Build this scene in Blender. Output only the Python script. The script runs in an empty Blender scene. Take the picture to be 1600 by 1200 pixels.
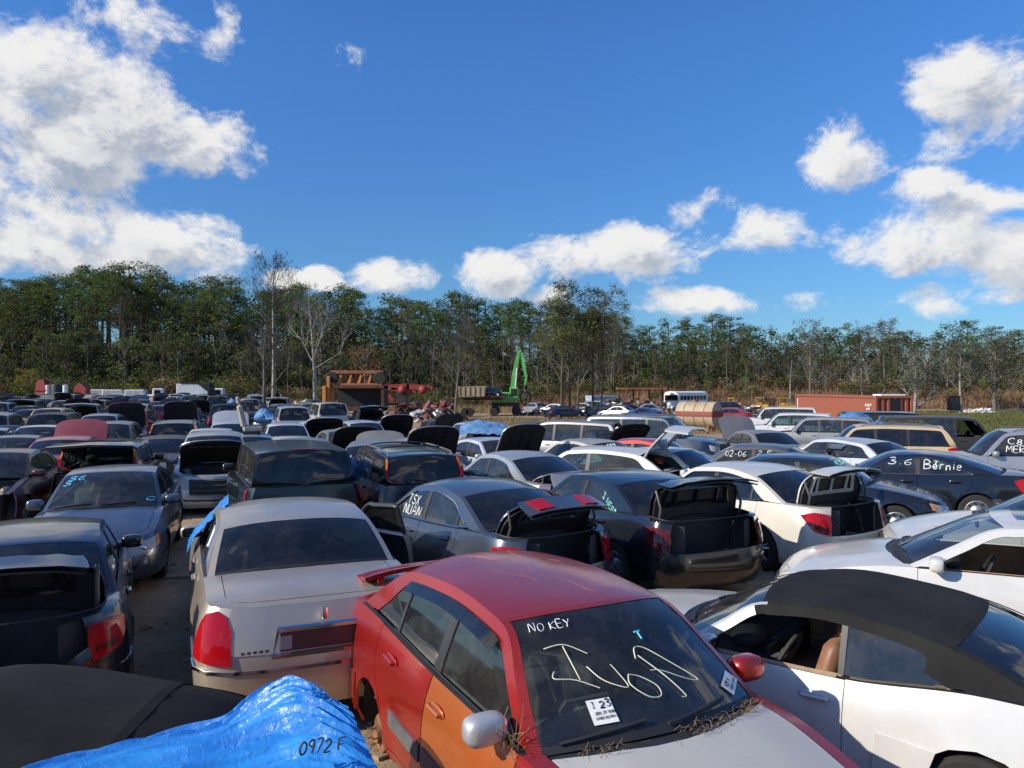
import bpy, bmesh, math, random
import numpy as np
from math import sin, cos, pi, radians, hypot, atan2, sqrt
from mathutils import Vector, Matrix, noise as mnoise

SC = bpy.context.scene
COL = SC.collection
CAMZ = 2.8; HPX = 604.0; FPX = 1180.0

# ------------------------------------------------------------------ camera, sky, sun, exposure
cam_d = bpy.data.cameras.new('camera'); cam = bpy.data.objects.new('camera', cam_d); COL.objects.link(cam)
cam_d.sensor_width = 36.0; cam_d.lens = 36.0*FPX/1600.0; cam_d.clip_end = 3000; cam_d.clip_start = 0.05
cam.location = (0, 0, CAMZ)
cam.rotation_euler = (radians(90)+math.atan((HPX-600.0)/FPX), 0, 0)
SC.camera = cam
SC.view_settings.view_transform = 'Standard'; SC.view_settings.look = 'None'
SC.view_settings.gamma = 1; SC.view_settings.use_curve_mapping = False
SC.view_settings.exposure = 0.24
SUN_EL = 29.0
SUNV = Vector((-0.93*cos(radians(SUN_EL)), -0.36*cos(radians(SUN_EL)), sin(radians(SUN_EL)))).normalized()
sun_d = bpy.data.lights.new('sun', 'SUN'); sun_d.energy = 4.7; sun_d.angle = radians(0.5); sun_d.color = (1.0, 0.91, 0.77)
sun = bpy.data.objects.new('sun', sun_d); COL.objects.link(sun)
sun.rotation_euler = (-SUNV).to_track_quat('-Z', 'Y').to_euler()

class NT:
    """small helper for node graphs"""
    def __init__(s, tree): s.t = tree; s.n = tree.nodes; s.l = tree.links
    def node(s, typ, **kw):
        n = s.n.new(typ)
        for k, v in kw.items(): setattr(n, k, v)
        return n
    def link(s, a, b): s.l.new(a, b)
    def setin(s, sock, v):
        if hasattr(v, 'is_output') or isinstance(v, bpy.types.NodeSocket): s.l.new(v, sock)
        else: sock.default_value = v
    def math(s, op, a, b=None, c=None, clamp=False):
        n = s.n.new('ShaderNodeMath'); n.operation = op; n.use_clamp = clamp
        s.setin(n.inputs[0], a)
        if b is not None: s.setin(n.inputs[1], b)
        if c is not None: s.setin(n.inputs[2], c)
        return n.outputs[0]
    def mapr(s, v, a, b, c=0.0, d=1.0, smooth=True):
        n = s.n.new('ShaderNodeMapRange'); n.interpolation_type = 'SMOOTHSTEP' if smooth else 'LINEAR'; n.clamp = True
        s.setin(n.inputs[0], v); n.inputs[1].default_value = a; n.inputs[2].default_value = b
        n.inputs[3].default_value = c; n.inputs[4].default_value = d
        return n.outputs[0]
    def mix(s, f, a, b, blend='MIX'):
        n = s.n.new('ShaderNodeMix'); n.data_type = 'RGBA'; n.blend_type = blend
        s.setin(n.inputs[0], f)
        for k, v in ((6, a), (7, b)):
            if isinstance(v, tuple): n.inputs[k].default_value = (v[0], v[1], v[2], 1)
            else: s.l.new(v, n.inputs[k])
        return n.outputs[2]
    def noise(s, vec, scale, detail=4, rough=0.55, dist=0.0):
        n = s.n.new('ShaderNodeTexNoise'); n.inputs['Scale'].default_value = scale; n.inputs['Detail'].default_value = detail
        n.inputs['Roughness'].default_value = rough; n.inputs['Distortion'].default_value = dist
        if vec is not None: s.l.new(vec, n.inputs['Vector'])
        return n.outputs[0]

def make_world():
    w = bpy.data.worlds.new('World'); SC.world = w; w.use_nodes = True
    g = NT(w.node_tree); g.n.clear()
    sky = g.node('ShaderNodeTexSky'); sky.sky_type = 'NISHITA'; sky.sun_disc = False
    sky.sun_elevation = radians(SUN_EL); sky.sun_rotation = math.atan2(SUNV.x, SUNV.y)
    sky.altitude = 0; sky.air_density = 1.0; sky.dust_density = 0.3; sky.ozone_density = 3.0
    tc = g.node('ShaderNodeTexCoord')
    sep = g.node('ShaderNodeSeparateXYZ'); g.link(tc.outputs['Generated'], sep.inputs[0])
    az0 = g.math('ARCTAN2', sep.outputs[0], sep.outputs[1]); el0 = g.math('ARCSINE', sep.outputs[2])
    C = [ # px, py, rx, ry, strength  (placed by compass direction and elevation)
     (60,110,105,62,1.0),(170,165,130,62,1.0),(300,222,95,44,.95),(90,235,130,60,1.0),(-30,180,110,90,.9),(60,345,125,58,1.0),(-60,330,120,90,1.0),
     (265,385,105,44,1.0),(140,395,100,34,.9),(215,22,75,40,.5),(342,45,24,38,.38),(558,75,30,22,.28),
     (505,434,28,15,.9),(615,433,58,24,1.0),(452,440,34,14,.8),(775,428,52,32,1.0),(880,402,66,32,.9),(980,396,78,36,1.0),(862,462,30,16,.9),
     (1068,472,66,18,.85),(1080,360,42,30,.42),(1190,362,54,30,.55),(1125,312,34,18,.32),(1160,478,50,14,.5),
     (1322,250,68,42,.85),(1440,292,56,26,.7),(1490,228,54,26,.42),(1500,120,72,50,.95),(1585,150,66,64,.9),(1680,130,80,70,.8),
     (1450,368,112,48,1.0),(1560,392,100,48,1.0),(1530,318,76,26,.8),(1680,390,90,60,1.0),(1465,467,52,24,.9),(1545,466,66,12,.6),(1240,470,34,10,.3),(1380,465,40,8,.2),(240,272,30,10,.18)]
    def dens(daz, de):
        az = g.math('ADD', az0, daz); el = g.math('ADD', el0, de)
        comb = g.node('ShaderNodeCombineXYZ'); g.link(az, comb.inputs[0]); g.link(g.math('MULTIPLY', el, 1.35), comb.inputs[1])
        v = comb.outputs[0]
        mask = None
        for px, py, rx, ry, st in C:
            a = math.atan2(px-800, FPX); r = hypot(FPX, px-800); e = math.atan2(HPX-py, r)
            ia = 1.0/(rx*1.48/FPX*cos(a)**2); ie = 1.0/(ry*1.48/r)
            dx = g.math('MULTIPLY_ADD', az, ia, -a*ia); dy = g.math('MULTIPLY_ADD', el, ie, -e*ie)
            # flat bottoms: stretch the distance below the centre
            q = g.math('MULTIPLY_ADD', dy, dy, g.math('MULTIPLY', dx, dx))
            m = g.math('MULTIPLY_ADD', q, -st, st)
            mask = m if mask is None else g.math('MAXIMUM', mask, m)
        # scattered clouds outside the frame, all round
        far = g.noise(v, 2.2, 3, .5)
        out = g.math('MULTIPLY', g.mapr(g.math('ABSOLUTE', az), .72, .95), g.mapr(far, .5, .62))
        out = g.math('SUBTRACT', g.math('MULTIPLY', out, g.mapr(el, .02, .15)), 0.0)
        mask = g.math('MAXIMUM', g.math('MAXIMUM', mask, -0.6), g.math('MULTIPLY_ADD', out, 1.3, -0.6))
        n1 = g.noise(v, 9, 9, .64, .35); n2 = g.noise(v, 38, 8, .68, .3)
        nn = g.math('MULTIPLY_ADD', n1, 3.3, g.math('MULTIPLY', n2, 1.1))
        return g.math('ADD', mask, g.math('ADD', nn, -2.30)), el
    d0, el = dens(0.0, 0.0)
    d1, _ = dens(-0.020, 0.030)
    cov = g.mapr(d0, -0.05, 0.72)
    thick = g.math('MULTIPLY', g.mapr(d1, 0.0, 1.25), g.mapr(g.noise(tc.outputs['Generated'], 14, 6, .65), .30, .62, .45, 1.0))
    shade = g.mix(thick, (1.0, .985, .96), (.40, .46, .57))
    shade = g.mix(g.math('MULTIPLY', g.mapr(g.math('SUBTRACT', d0, d1), -.1, .5), .55), shade, (1.0, .99, .97))
    cl = g.node('ShaderNodeVectorMath', operation='SCALE'); g.link(shade, cl.inputs[0]); cl.inputs['Scale'].default_value = CLOUD_LEVEL
    # camera-like deeper blue of a clear winter sky
    skyc = g.mix(1.0, sky.outputs[0], g.mix(g.mapr(el, .0, .42, 0, 1, False), SKY_LOW, SKY_TINT), 'MULTIPLY')
    col = g.mix(g.math('MULTIPLY', cov, g.mapr(el, -.02, .06, .5, .96)), skyc, cl.outputs[0])
    bg = g.node('ShaderNodeBackground'); bg.inputs['Strength'].default_value = SKY_STR; g.link(col, bg.inputs[0])
    o = g.node('ShaderNodeOutputWorld'); g.link(bg.outputs[0], o.inputs[0])
    w.cycles.sampling_method = 'MANUAL'; w.cycles.sample_map_resolution = 512
SKY_STR = 0.085; SKY_LOW = (.52, .80, 1.05); SKY_TINT = (.58, 1.12, 1.74); CLOUD_LEVEL = 9.0
make_world()

# ------------------------------------------------------------------ materials
MATS = {}
def principled(name):
    m = bpy.data.materials.new(name); m.use_nodes = True
    g = NT(m.node_tree); b = g.n['Principled BSDF']
    return m, g, b
def simple(key, col, rough=.5, metal=0.0, vary=.12, scale=6, coat=0, spec=.5, bump=0.0, bscale=60, second=None, emit=None):
    m, g, b = principled(key)
    tc = g.node('ShaderNodeTexCoord')
    n = g.noise(tc.outputs['Object'], scale, 5, .6)
    c2 = second if second else tuple(min(1, c*(1+vary*2.2)) for c in col)
    c1 = tuple(c*(1-vary) for c in col)
    g.link(g.mix(g.mapr(n, .35, .65), c1, c2), b.inputs['Base Color'])
    b.inputs['Roughness'].default_value = rough; b.inputs['Metallic'].default_value = metal
    b.inputs['Coat Weight'].default_value = coat; b.inputs['Specular IOR Level'].default_value = spec
    if bump:
        bn = g.node('ShaderNodeBump'); bn.inputs['Strength'].default_value = bump; bn.inputs['Distance'].default_value = .02
        g.link(g.noise(tc.outputs['Object'], bscale, 4, .6), bn.inputs['Height']); g.link(bn.outputs[0], b.inputs['Normal'])
    if emit: b.inputs['Emission Color'].default_value = (*emit, 1); b.inputs['Emission Strength'].default_value = 1
    MATS[key] = m
    return m
def paint(key, col, metal=.0, rough=.32, dust=.35, coat=.8, chalk=0.0):
    """weathered car paint: clear coat, dust settled on upward faces, faint grime"""
    if key in MATS: return MATS[key]
    m, g, b = principled(key)
    tc = g.node('ShaderNodeTexCoord'); geo = g.node('ShaderNodeNewGeometry')
    oi = g.node('ShaderNodeObjectInfo')
    v = g.node('ShaderNodeVectorMath', operation='ADD'); g.link(tc.outputs['Object'], v.inputs[0]); g.link(oi.outputs['Location'], v.inputs[1])
    n1 = g.noise(v.outputs[0], 1.7, 6, .65, .4); n2 = g.noise(v.outputs[0], 23, 5, .7)
    up = g.node('ShaderNodeSeparateXYZ'); g.link(geo.outputs['Normal'], up.inputs[0])
    d = g.math('MULTIPLY', g.mapr(up.outputs[2], .1, .95), g.math('MULTIPLY_ADD', n1, .9, g.math('MULTIPLY', n2, .35)))
    d = g.math('MULTIPLY', d, dust)
    pos = g.node('ShaderNodeSeparateXYZ'); g.link(tc.outputs['Object'], pos.inputs[0])
    low = g.math('MULTIPLY', g.mapr(pos.outputs[2], .75, .15), g.math('MULTIPLY', n1, .5*min(1, dust*1.6)))
    f = g.math('MAXIMUM', d, low, clamp=True)
    dc = (.30, .27, .23)
    base = g.mix(g.mapr(n1, .3, .7), tuple(c*.93 for c in col), tuple(min(1, c*1.08) for c in col))
    g.link(g.mix(f, base, dc), b.inputs['Base Color'])
    g.link(g.mapr(f, 0, .5, rough, .75, False), b.inputs['Roughness'])
    g.link(g.math('MULTIPLY_ADD', f, -metal, metal), b.inputs['Metallic'])
    b.inputs['Coat Weight'].default_value = coat
    g.link(g.mapr(g.math('MULTIPLY_ADD', n2, .15, f), 0, .6, .04, .42, False), b.inputs['Coat Roughness'])
    bn = g.node('ShaderNodeBump'); bn.inputs['Strength'].default_value = .20; bn.inputs['Distance'].default_value = .01
    g.link(g.noise(v.outputs[0], 3.2, 3, .5), bn.inputs['Height']); g.link(bn.outputs[0], b.inputs['Normal']); g.link(bn.outputs[0], b.inputs['Coat Normal'])
    MATS[key] = m
    return m
def glassmat(key, tint=(.30, .36, .36), refl=1.0, dust=.12):
    m = bpy.data.materials.new(key); m.use_nodes = True; g = NT(m.node_tree); g.n.clear()
    tr = g.node('ShaderNodeBsdfTransparent'); tr.inputs[0].default_value = (*tint, 1)
    gl = g.node('ShaderNodeBsdfGlossy'); gl.inputs['Roughness'].default_value = .03; gl.inputs[0].default_value = (.95, .98, 1, 1)
    fr = g.node('ShaderNodeFresnel'); fr.inputs[0].default_value = 1.55
    mx = g.node('ShaderNodeMixShader'); g.link(g.math('MULTIPLY', fr.outputs[0], refl*1.25, clamp=True), mx.inputs[0])
    g.link(tr.outputs[0], mx.inputs[1]); g.link(gl.outputs[0], mx.inputs[2])
    df = g.node('ShaderNodeBsdfDiffuse'); df.inputs[0].default_value = (.36, .35, .32, 1)
    tc = g.node('ShaderNodeTexCoord'); n = g.noise(tc.outputs['Object'], 3.5, 6, .7, .5)
    bn = g.node('ShaderNodeBump'); bn.inputs['Strength'].default_value = .06; bn.inputs['Distance'].default_value = .01
    g.link(g.noise(tc.outputs['Object'], 2.5, 2, .5), bn.inputs['Height']); g.link(bn.outputs[0], gl.inputs['Normal'])
    m2 = g.node('ShaderNodeMixShader'); g.link(g.mapr(n, .35, .8, dust*.25, dust), m2.inputs[0])
    g.link(mx.outputs[0], m2.inputs[1]); g.link(df.outputs[0], m2.inputs[2])
    o = g.node('ShaderNodeOutputMaterial'); g.link(m2.outputs[0], o.inputs[0])
    MATS[key] = m; return m

glassmat('glass', (.26, .33, .32)); glassmat('glass_dark', (.03, .035, .04), dust=.07); glassmat('glass_clear', (.62, .68, .66), dust=.10)
glassmat('glass_green', (.34, .48, .44), dust=.16)
simple('rubber', (.018, .018, .019), .55); simple('tyre', (.022, .021, .020), .85, bump=.3)
simple('rim', (.42, .42, .43), .35, .85); simple('steel', (.10, .09, .085), .55, .6); simple('rust', (.16, .07, .035), .9, second=(.30, .15, .07), bump=.4)
simple('chrome', (.72, .73, .75), .12, 1.0, vary=.03); simple('dark', (.012, .012, .014), .6, vary=.2)
simple('black_plastic', (.028, .028, .03), .5); simple('trim_grey', (.10, .105, .11), .6)
simple('interior_dark', (.035, .035, .038), .8); simple('interior_tan', (.36, .25, .16), .75, second=(.42, .30, .20)); simple('interior_grey', (.17, .17, .17), .85)
simple('leather_brown', (.26, .13, .075), .5)
simple('plate', (.62, .62, .58), .5); simple('white_mark', (.80, .82, .82), .8, vary=.05); simple('cyan_mark', (.10, .50, .75), .8); simple('yellow_mark', (.65, .72, .08), .8); simple('teal_mark', (.22, .62, .58), .8); simple('cream_mark', (.68, .70, .52), .8)
simple('paper', (.78, .78, .76), .7, vary=.03); simple('ink', (.01, .01, .012), .7)
simple('engine', (.06, .058, .055), .6, .4, second=(.20, .19, .18), scale=9); simple('hose', (.02, .02, .022), .5)
simple('leaf_litter', (.16, .10, .055), .95, second=(.30, .21, .12), scale=40)
def lens(key, col, tr=.55, rough=.08):
    m, g, b = principled(key); tc = g.node('ShaderNodeTexCoord')
    w = g.node('ShaderNodeTexWave'); w.inputs['Scale'].default_value = 45; g.link(tc.outputs['Object'], w.inputs[0])
    g.link(g.mix(g.math('MULTIPLY', w.outputs[1], .35), tuple(c*.7 for c in col), tuple(min(1, c*1.25) for c in col)), b.inputs['Base Color'])
    b.inputs['Roughness'].default_value = rough; b.inputs['Coat Weight'].default_value = .35; b.inputs['Coat Roughness'].default_value = .05; b.inputs['Specular IOR Level'].default_value = .3
    MATS[key] = m
lens('lens_red', (.48, .006, .012)); lens('lens_amber', (.75, .22, .01)); lens('lens_clear', (.45, .47, .48)); lens('lens_darkred', (.12, .01, .012))
def cloth():
    m, g, b = principled('soft_top'); tc = g.node('ShaderNodeTexCoord')
    n = g.noise(tc.outputs['Object'], 2.2, 5, .6); n2 = g.noise(tc.outputs['Object'], 260, 2, .5)
    g.link(g.mix(g.mapr(n, .3, .7), (.010, .010, .011), (.020, .0195, .019)), b.inputs['Base Color'])
    b.inputs['Roughness'].default_value = .88; b.inputs['Specular IOR Level'].default_value = .25
    bn = g.node('ShaderNodeBump'); bn.inputs['Strength'].default_value = .5; bn.inputs['Distance'].default_value = .002
    g.link(n2, bn.inputs['Height']); g.link(bn.outputs[0], b.inputs['Normal']); MATS['soft_top'] = m
cloth()
def tarp():
    m, g, b = principled('blue_tarp'); tc = g.node('ShaderNodeTexCoord')
    n = g.noise(tc.outputs['Object'], 3, 5, .6)
    g.link(g.mix(g.mapr(n, .3, .7), (.012, .17, .56), (.035, .28, .72)), b.inputs['Base Color'])
    b.inputs['Roughness'].default_value = .34; b.inputs['Coat Weight'].default_value = .4
    b.inputs['Transmission Weight'].default_value = .0
    bn = g.node('ShaderNodeBump'); bn.inputs['Strength'].default_value = .30; bn.inputs['Distance'].default_value = .02
    g.link(g.noise(tc.outputs['Object'], 22, 5, .55, 1.2), bn.inputs['Height']); g.link(bn.outputs[0], b.inputs['Normal'])
    MATS['blue_tarp'] = m
tarp()

# ------------------------------------------------------------------ mesh builder
def clip_half(poly, ax, val, keep_greater):
    out = []; n = len(poly)
    for i in range(n):
        a = poly[i]; b = poly[(i+1) % n]
        da = a[ax]-val; db = b[ax]-val
        if not keep_greater: da = -da; db = -db
        if da >= 0: out.append(a)
        if (da > 0 and db < 0) or (da < 0 and db > 0):
            t = da/(da-db); out.append((a[0]+(b[0]-a[0])*t, a[1]+(b[1]-a[1])*t))
    return out
def inset(poly, d):
    n = len(poly); A = sum(poly[i][0]*poly[(i+1) % n][1]-poly[(i+1) % n][0]*poly[i][1] for i in range(n))
    sg = 1 if A > 0 else -1; out = []
    for i in range(n):
        p = poly[i-1]; c = poly[i]; q = poly[(i+1) % n]
        e1 = (c[0]-p[0], c[1]-p[1]); e2 = (q[0]-c[0], q[1]-c[1])
        l1 = hypot(*e1) or 1; l2 = hypot(*e2) or 1
        n1 = (-e1[1]/l1*sg, e1[0]/l1*sg); n2 = (-e2[1]/l2*sg, e2[0]/l2*sg)
        mx, my = n1[0]+n2[0], n1[1]+n2[1]; l = mx*mx+my*my
        k = 2*d/l if l > .3 else d
        out.append((c[0]+mx*k, c[1]+my*k))
    return out
class MB:
    def __init__(s): s.v = []; s.f = []; s.m = []
    def raw(s, vs, fs, mat=0):
        o = len(s.v); s.v.extend(vs)
        for f in fs: s.f.append(tuple(o+i for i in f)); s.m.append(mat)
    def _emit(s, vs, fs, mat, out=None, off=0.0, skirt=0.0, skirt_mat=None):
        key = {}; nv = []; mp = []
        for p in vs:
            k = (round(p[0]*5000), round(p[1]*5000), round(p[2]*5000))
            if k not in key: key[k] = len(nv); nv.append(p)
            mp.append(key[k])
        nf = []
        for f in fs:
            g = []
            for i in f:
                j = mp[i]
                if not g or g[-1] != j: g.append(j)
            if len(g) > 1 and g[0] == g[-1]: g.pop()
            if len(set(g)) >= 3: nf.append(g)
        nor = [[0.0, 0.0, 0.0] for _ in nv]; tot = [0.0, 0.0, 0.0]; tota = 0
        def fn(f):
            x = y = z = 0.0
            for i in range(len(f)):
                a = nv[f[i]]; b = nv[f[(i+1) % len(f)]]
                x += (a[1]-b[1])*(a[2]+b[2]); y += (a[2]-b[2])*(a[0]+b[0]); z += (a[0]-b[0])*(a[1]+b[1])
            return x, y, z
        fns = [fn(f) for f in nf]
        if out is not None:
            sm = sum(n[0]*out[0]+n[1]*out[1]+n[2]*out[2] for n in fns)
            if sm < 0: nf = [f[::-1] for f in nf]; fns = [(-a, -b, -c) for a, b, c in fns]
        if off or skirt:
            for f, n in zip(nf, fns):
                for i in f: nor[i][0] += n[0]; nor[i][1] += n[1]; nor[i][2] += n[2]
            for n in nor:
                l = sqrt(n[0]**2+n[1]**2+n[2]**2) or 1; n[0] /= l; n[1] /= l; n[2] /= l
            if off: nv = [(p[0]+n[0]*off, p[1]+n[1]*off, p[2]+n[2]*off) for p, n in zip(nv, nor)]
        s.raw(nv, nf, mat)
        if skirt:
            ed = {}
            for f in nf:
                for i in range(len(f)):
                    a, b = f[i], f[(i+1) % len(f)]
                    ed[(a, b)] = ed.get((a, b), 0)+1
            vs2 = []; fs2 = []
            for (a, b) in ed:
                if (b, a) not in ed:
                    o = len(vs2)
                    for i in (a, b): vs2.append(nv[i])
                    for i in (b, a): vs2.append(tuple(nv[i][k]-nor[i][k]*skirt for k in range(3)))
                    fs2.append((o+1, o, o+3, o+2))
            s.raw(vs2, fs2, mat if skirt_mat is None else skirt_mat)
    def patch(s, poly, fn, cell, mat=0, **kw):
        vs = []; fs = []
        xs = [p[0] for p in poly]; x0, x1 = min(xs), max(xs)
        cx, cy = cell; i0 = math.floor(x0/cx); i1 = math.ceil(x1/cx)
        for i in range(i0, i1):
            col = clip_half(poly, 0, i*cx, True)
            if len(col) < 3: continue
            col = clip_half(col, 0, (i+1)*cx, False)
            if len(col) < 3: continue
            ys = [p[1] for p in col]
            for j in range(math.floor(min(ys)/cy), math.ceil(max(ys)/cy)):
                q = clip_half(col, 1, j*cy, True)
                if len(q) < 3: continue
                q = clip_half(q, 1, (j+1)*cy, False)
                if len(q) < 3: continue
                A = abs(sum(q[k][0]*q[(k+1) % len(q)][1]-q[(k+1) % len(q)][0]*q[k][1] for k in range(len(q))))
                if A < 1e-7: continue
                o = len(vs); vs.extend(fn(a, b) for a, b in q); fs.append(tuple(range(o, o+len(q))))
        s._emit(vs, fs, mat, **kw)
    def grid(s, fn, us, vs_, mat=0, **kw):
        V = [fn(u, v) for u in us for v in vs_]; n = len(vs_)
        F = [(i*n+j, i*n+j+1, (i+1)*n+j+1, (i+1)*n+j) for i in range(len(us)-1) for j in range(n-1)]
        s._emit(V, F, mat, **kw)
    def box(s, c, h, mat=0, rot=None, bev=0.0):
        hx, hy, hz = h
        if bev:
            pts = []
            for sx in (-1, 1):
                for sy in (-1, 1):
                    for sz in (-1, 1):
                        pts += [(sx*hx, sy*(hy-bev), sz*(hz-bev)), (sx*(hx-bev), sy*hy, sz*(hz-bev)), (sx*(hx-bev), sy*(hy-bev), sz*hz)]
            bm = bmesh.new(); bv = [bm.verts.new(p) for p in pts]
            r = bmesh.ops.convex_hull(bm, input=bv); bm.verts.index_update()
            V = [tuple(v.co) for v in bm.verts]; F = [tuple(v.index for v in f.verts) for f in bm.faces]; bm.free()
        else:
            V = [(sx*hx, sy*hy, sz*hz) for sx in (-1, 1) for sy in (-1, 1) for sz in (-1, 1)]
            F = [(0, 1, 3, 2), (4, 6, 7, 5), (0, 4, 5, 1), (2, 3, 7, 6), (0, 2, 6, 4), (1, 5, 7, 3)]
        if rot is not None: V = [tuple(rot @ Vector(p)) for p in V]
        s.raw([(p[0]+c[0], p[1]+c[1], p[2]+c[2]) for p in V], F, mat)
    def tube(s, pts, r, mat=0, n=6, close=False, r2=None):
        pts = [Vector(p) for p in pts]; N = len(pts)
        if N < 2: return
        V = []; F = []
        t0 = (pts[1]-pts[0]).normalized(); up = Vector((0, 0, 1)) if abs(t0.z) < .9 else Vector((1, 0, 0))
        a = t0.cross(up).normalized()
        for i, p in enumerate(pts):
            if close: t = (pts[(i+1) % N]-pts[i-1])
            else: t = pts[min(i+1, N-1)]-pts[max(i-1, 0)]
            if t.length < 1e-9: t = t0
            t.normalize(); a = (a-t*a.dot(t))
            if a.length < 1e-6: a = t.cross(Vector((0, 0, 1)))
            a.normalize(); b = t.cross(a)
            rr = r if r2 is None else r+(r2-r)*i/(N-1)
            for k in range(n):
                an = 2*pi*k/n; V.append(tuple(p+a*(cos(an)*rr)+b*(sin(an)*rr)))
        M = N if close else N-1
        for i in range(M):
            for k in range(n):
                i2 = (i+1) % N
                F.append((i*n+k, i*n+(k+1) % n, i2*n+(k+1) % n, i2*n+k))
        if not close: F.append(tuple(range(n))[::-1]); F.append(tuple((N-1)*n+k for k in range(n)))
        s.raw(V, F, mat)
    def lathe(s, prof, n=24, mat=0, axis='Y', c=(0, 0, 0)):
        """prof = list of (radius, axial)"""
        V = []; F = []; m = len(prof)
        for i in range(n):
            a = 2*pi*i/n
            for r, h in prof:
                if axis == 'Y': V.append((c[0]+r*cos(a), c[1]+h, c[2]+r*sin(a)))
                elif axis == 'X': V.append((c[0]+h, c[1]+r*cos(a), c[2]+r*sin(a)))
                else: V.append((c[0]+r*cos(a), c[1]+r*sin(a), c[2]+h))
        for i in range(n):
            for j in range(m-1):
                i2 = (i+1) % n
                F.append((i*m+j, i2*m+j, i2*m+j+1, i*m+j+1))
        s._emit(V, F, mat)
    def ell(s, c, r, mat=0, n=10, m=7, rot=None, ex=1.0):
        V = []; F = []
        for j in range(m+1):
            ph = -pi/2+pi*j/m
            for i in range(n):
                a = 2*pi*i/n
                def p(v): return math.copysign(abs(v)**ex, v)
                q = Vector((r[0]*p(cos(ph)*cos(a)), r[1]*p(cos(ph)*sin(a)), r[2]*p(sin(ph))))
                if rot is not None: q = rot @ q
                V.append((q.x+c[0], q.y+c[1], q.z+c[2]))
        for j in range(m):
            for i in range(n): F.append((j*n+i, j*n+(i+1) % n, (j+1)*n+(i+1) % n, (j+1)*n+i))
        s._emit(V, F, mat)
    def xform(s, M, start=0):
        s.v[start:] = [tuple(M @ Vector(p)) for p in s.v[start:]]
    def mirror(s):
        o = MB(); o.v = [(p[0], -p[1], p[2]) for p in s.v]; o.f = [f[::-1] for f in s.f]; o.m = list(s.m); return o
    def join(s, o):
        k = len(s.v); s.v.extend(o.v); s.f.extend(tuple(i+k for i in f) for f in o.f); s.m.extend(o.m); return s
    def mesh(s, name, mats, smooth=True, ang=38):
        me = bpy.data.meshes.new(name); me.from_pydata(s.v, [], s.f)
        for k in mats: me.materials.append(MATS[k] if isinstance(k, str) and k in MATS else (k if not isinstance(k, str) else None))
        me.polygons.foreach_set('material_index', s.m)
        me.polygons.foreach_set('use_smooth', [smooth]*len(s.f))
        me.update()
        if smooth: me.set_sharp_from_angle(angle=radians(ang))
        return me
def add(name, me, parent=None, loc=None, rot=None):
    o = bpy.data.objects.new(name, me); COL.objects.link(o)
    if parent is not None: o.parent = parent
    if loc is not None: o.location = loc
    if rot is not None: o.rotation_euler = rot
    return o
def tag(o, label=None, cat=None, group=None, kind=None):
    if label: o['label'] = label
    if cat: o['category'] = cat
    if group: o['group'] = group
    if kind: o['kind'] = kind
    return o
def empty(name, loc, rz=0, label=None, cat=None, group=None):
    o = bpy.data.objects.new(name, None); COL.objects.link(o); o.location = loc; o.rotation_euler = (0, 0, rz)
    o.empty_display_size = .2
    return tag(o, label, cat, group)
def lerp(a, b, t): return a+(b-a)*t
def lin(a, b, n): return [a+(b-a)*i/(n-1) for i in range(n)]
def pchip(pts):
    xs = [p[0] for p in pts]; ys = [p[1] for p in pts]; n = len(xs)
    h = [xs[i+1]-xs[i] for i in range(n-1)]; d = [(ys[i+1]-ys[i])/h[i] for i in range(n-1)]
    m = [d[0]]+[0 if d[i-1]*d[i] <= 0 else 2*d[i-1]*d[i]/(d[i-1]+d[i]) for i in range(1, n-1)]+[d[-1]]
    def f(x):
        if x <= xs[0]: return ys[0]+m[0]*(x-xs[0])*0
        if x >= xs[-1]: return ys[-1]
        i = 0
        while x > xs[i+1]: i += 1
        t = (x-xs[i])/h[i]; t2 = t*t; t3 = t2*t
        return ys[i]*(2*t3-3*t2+1)+h[i]*m[i]*(t3-2*t2+t)+ys[i+1]*(-2*t3+3*t2)+h[i]*m[i+1]*(t3-t2)
    return f
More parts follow.
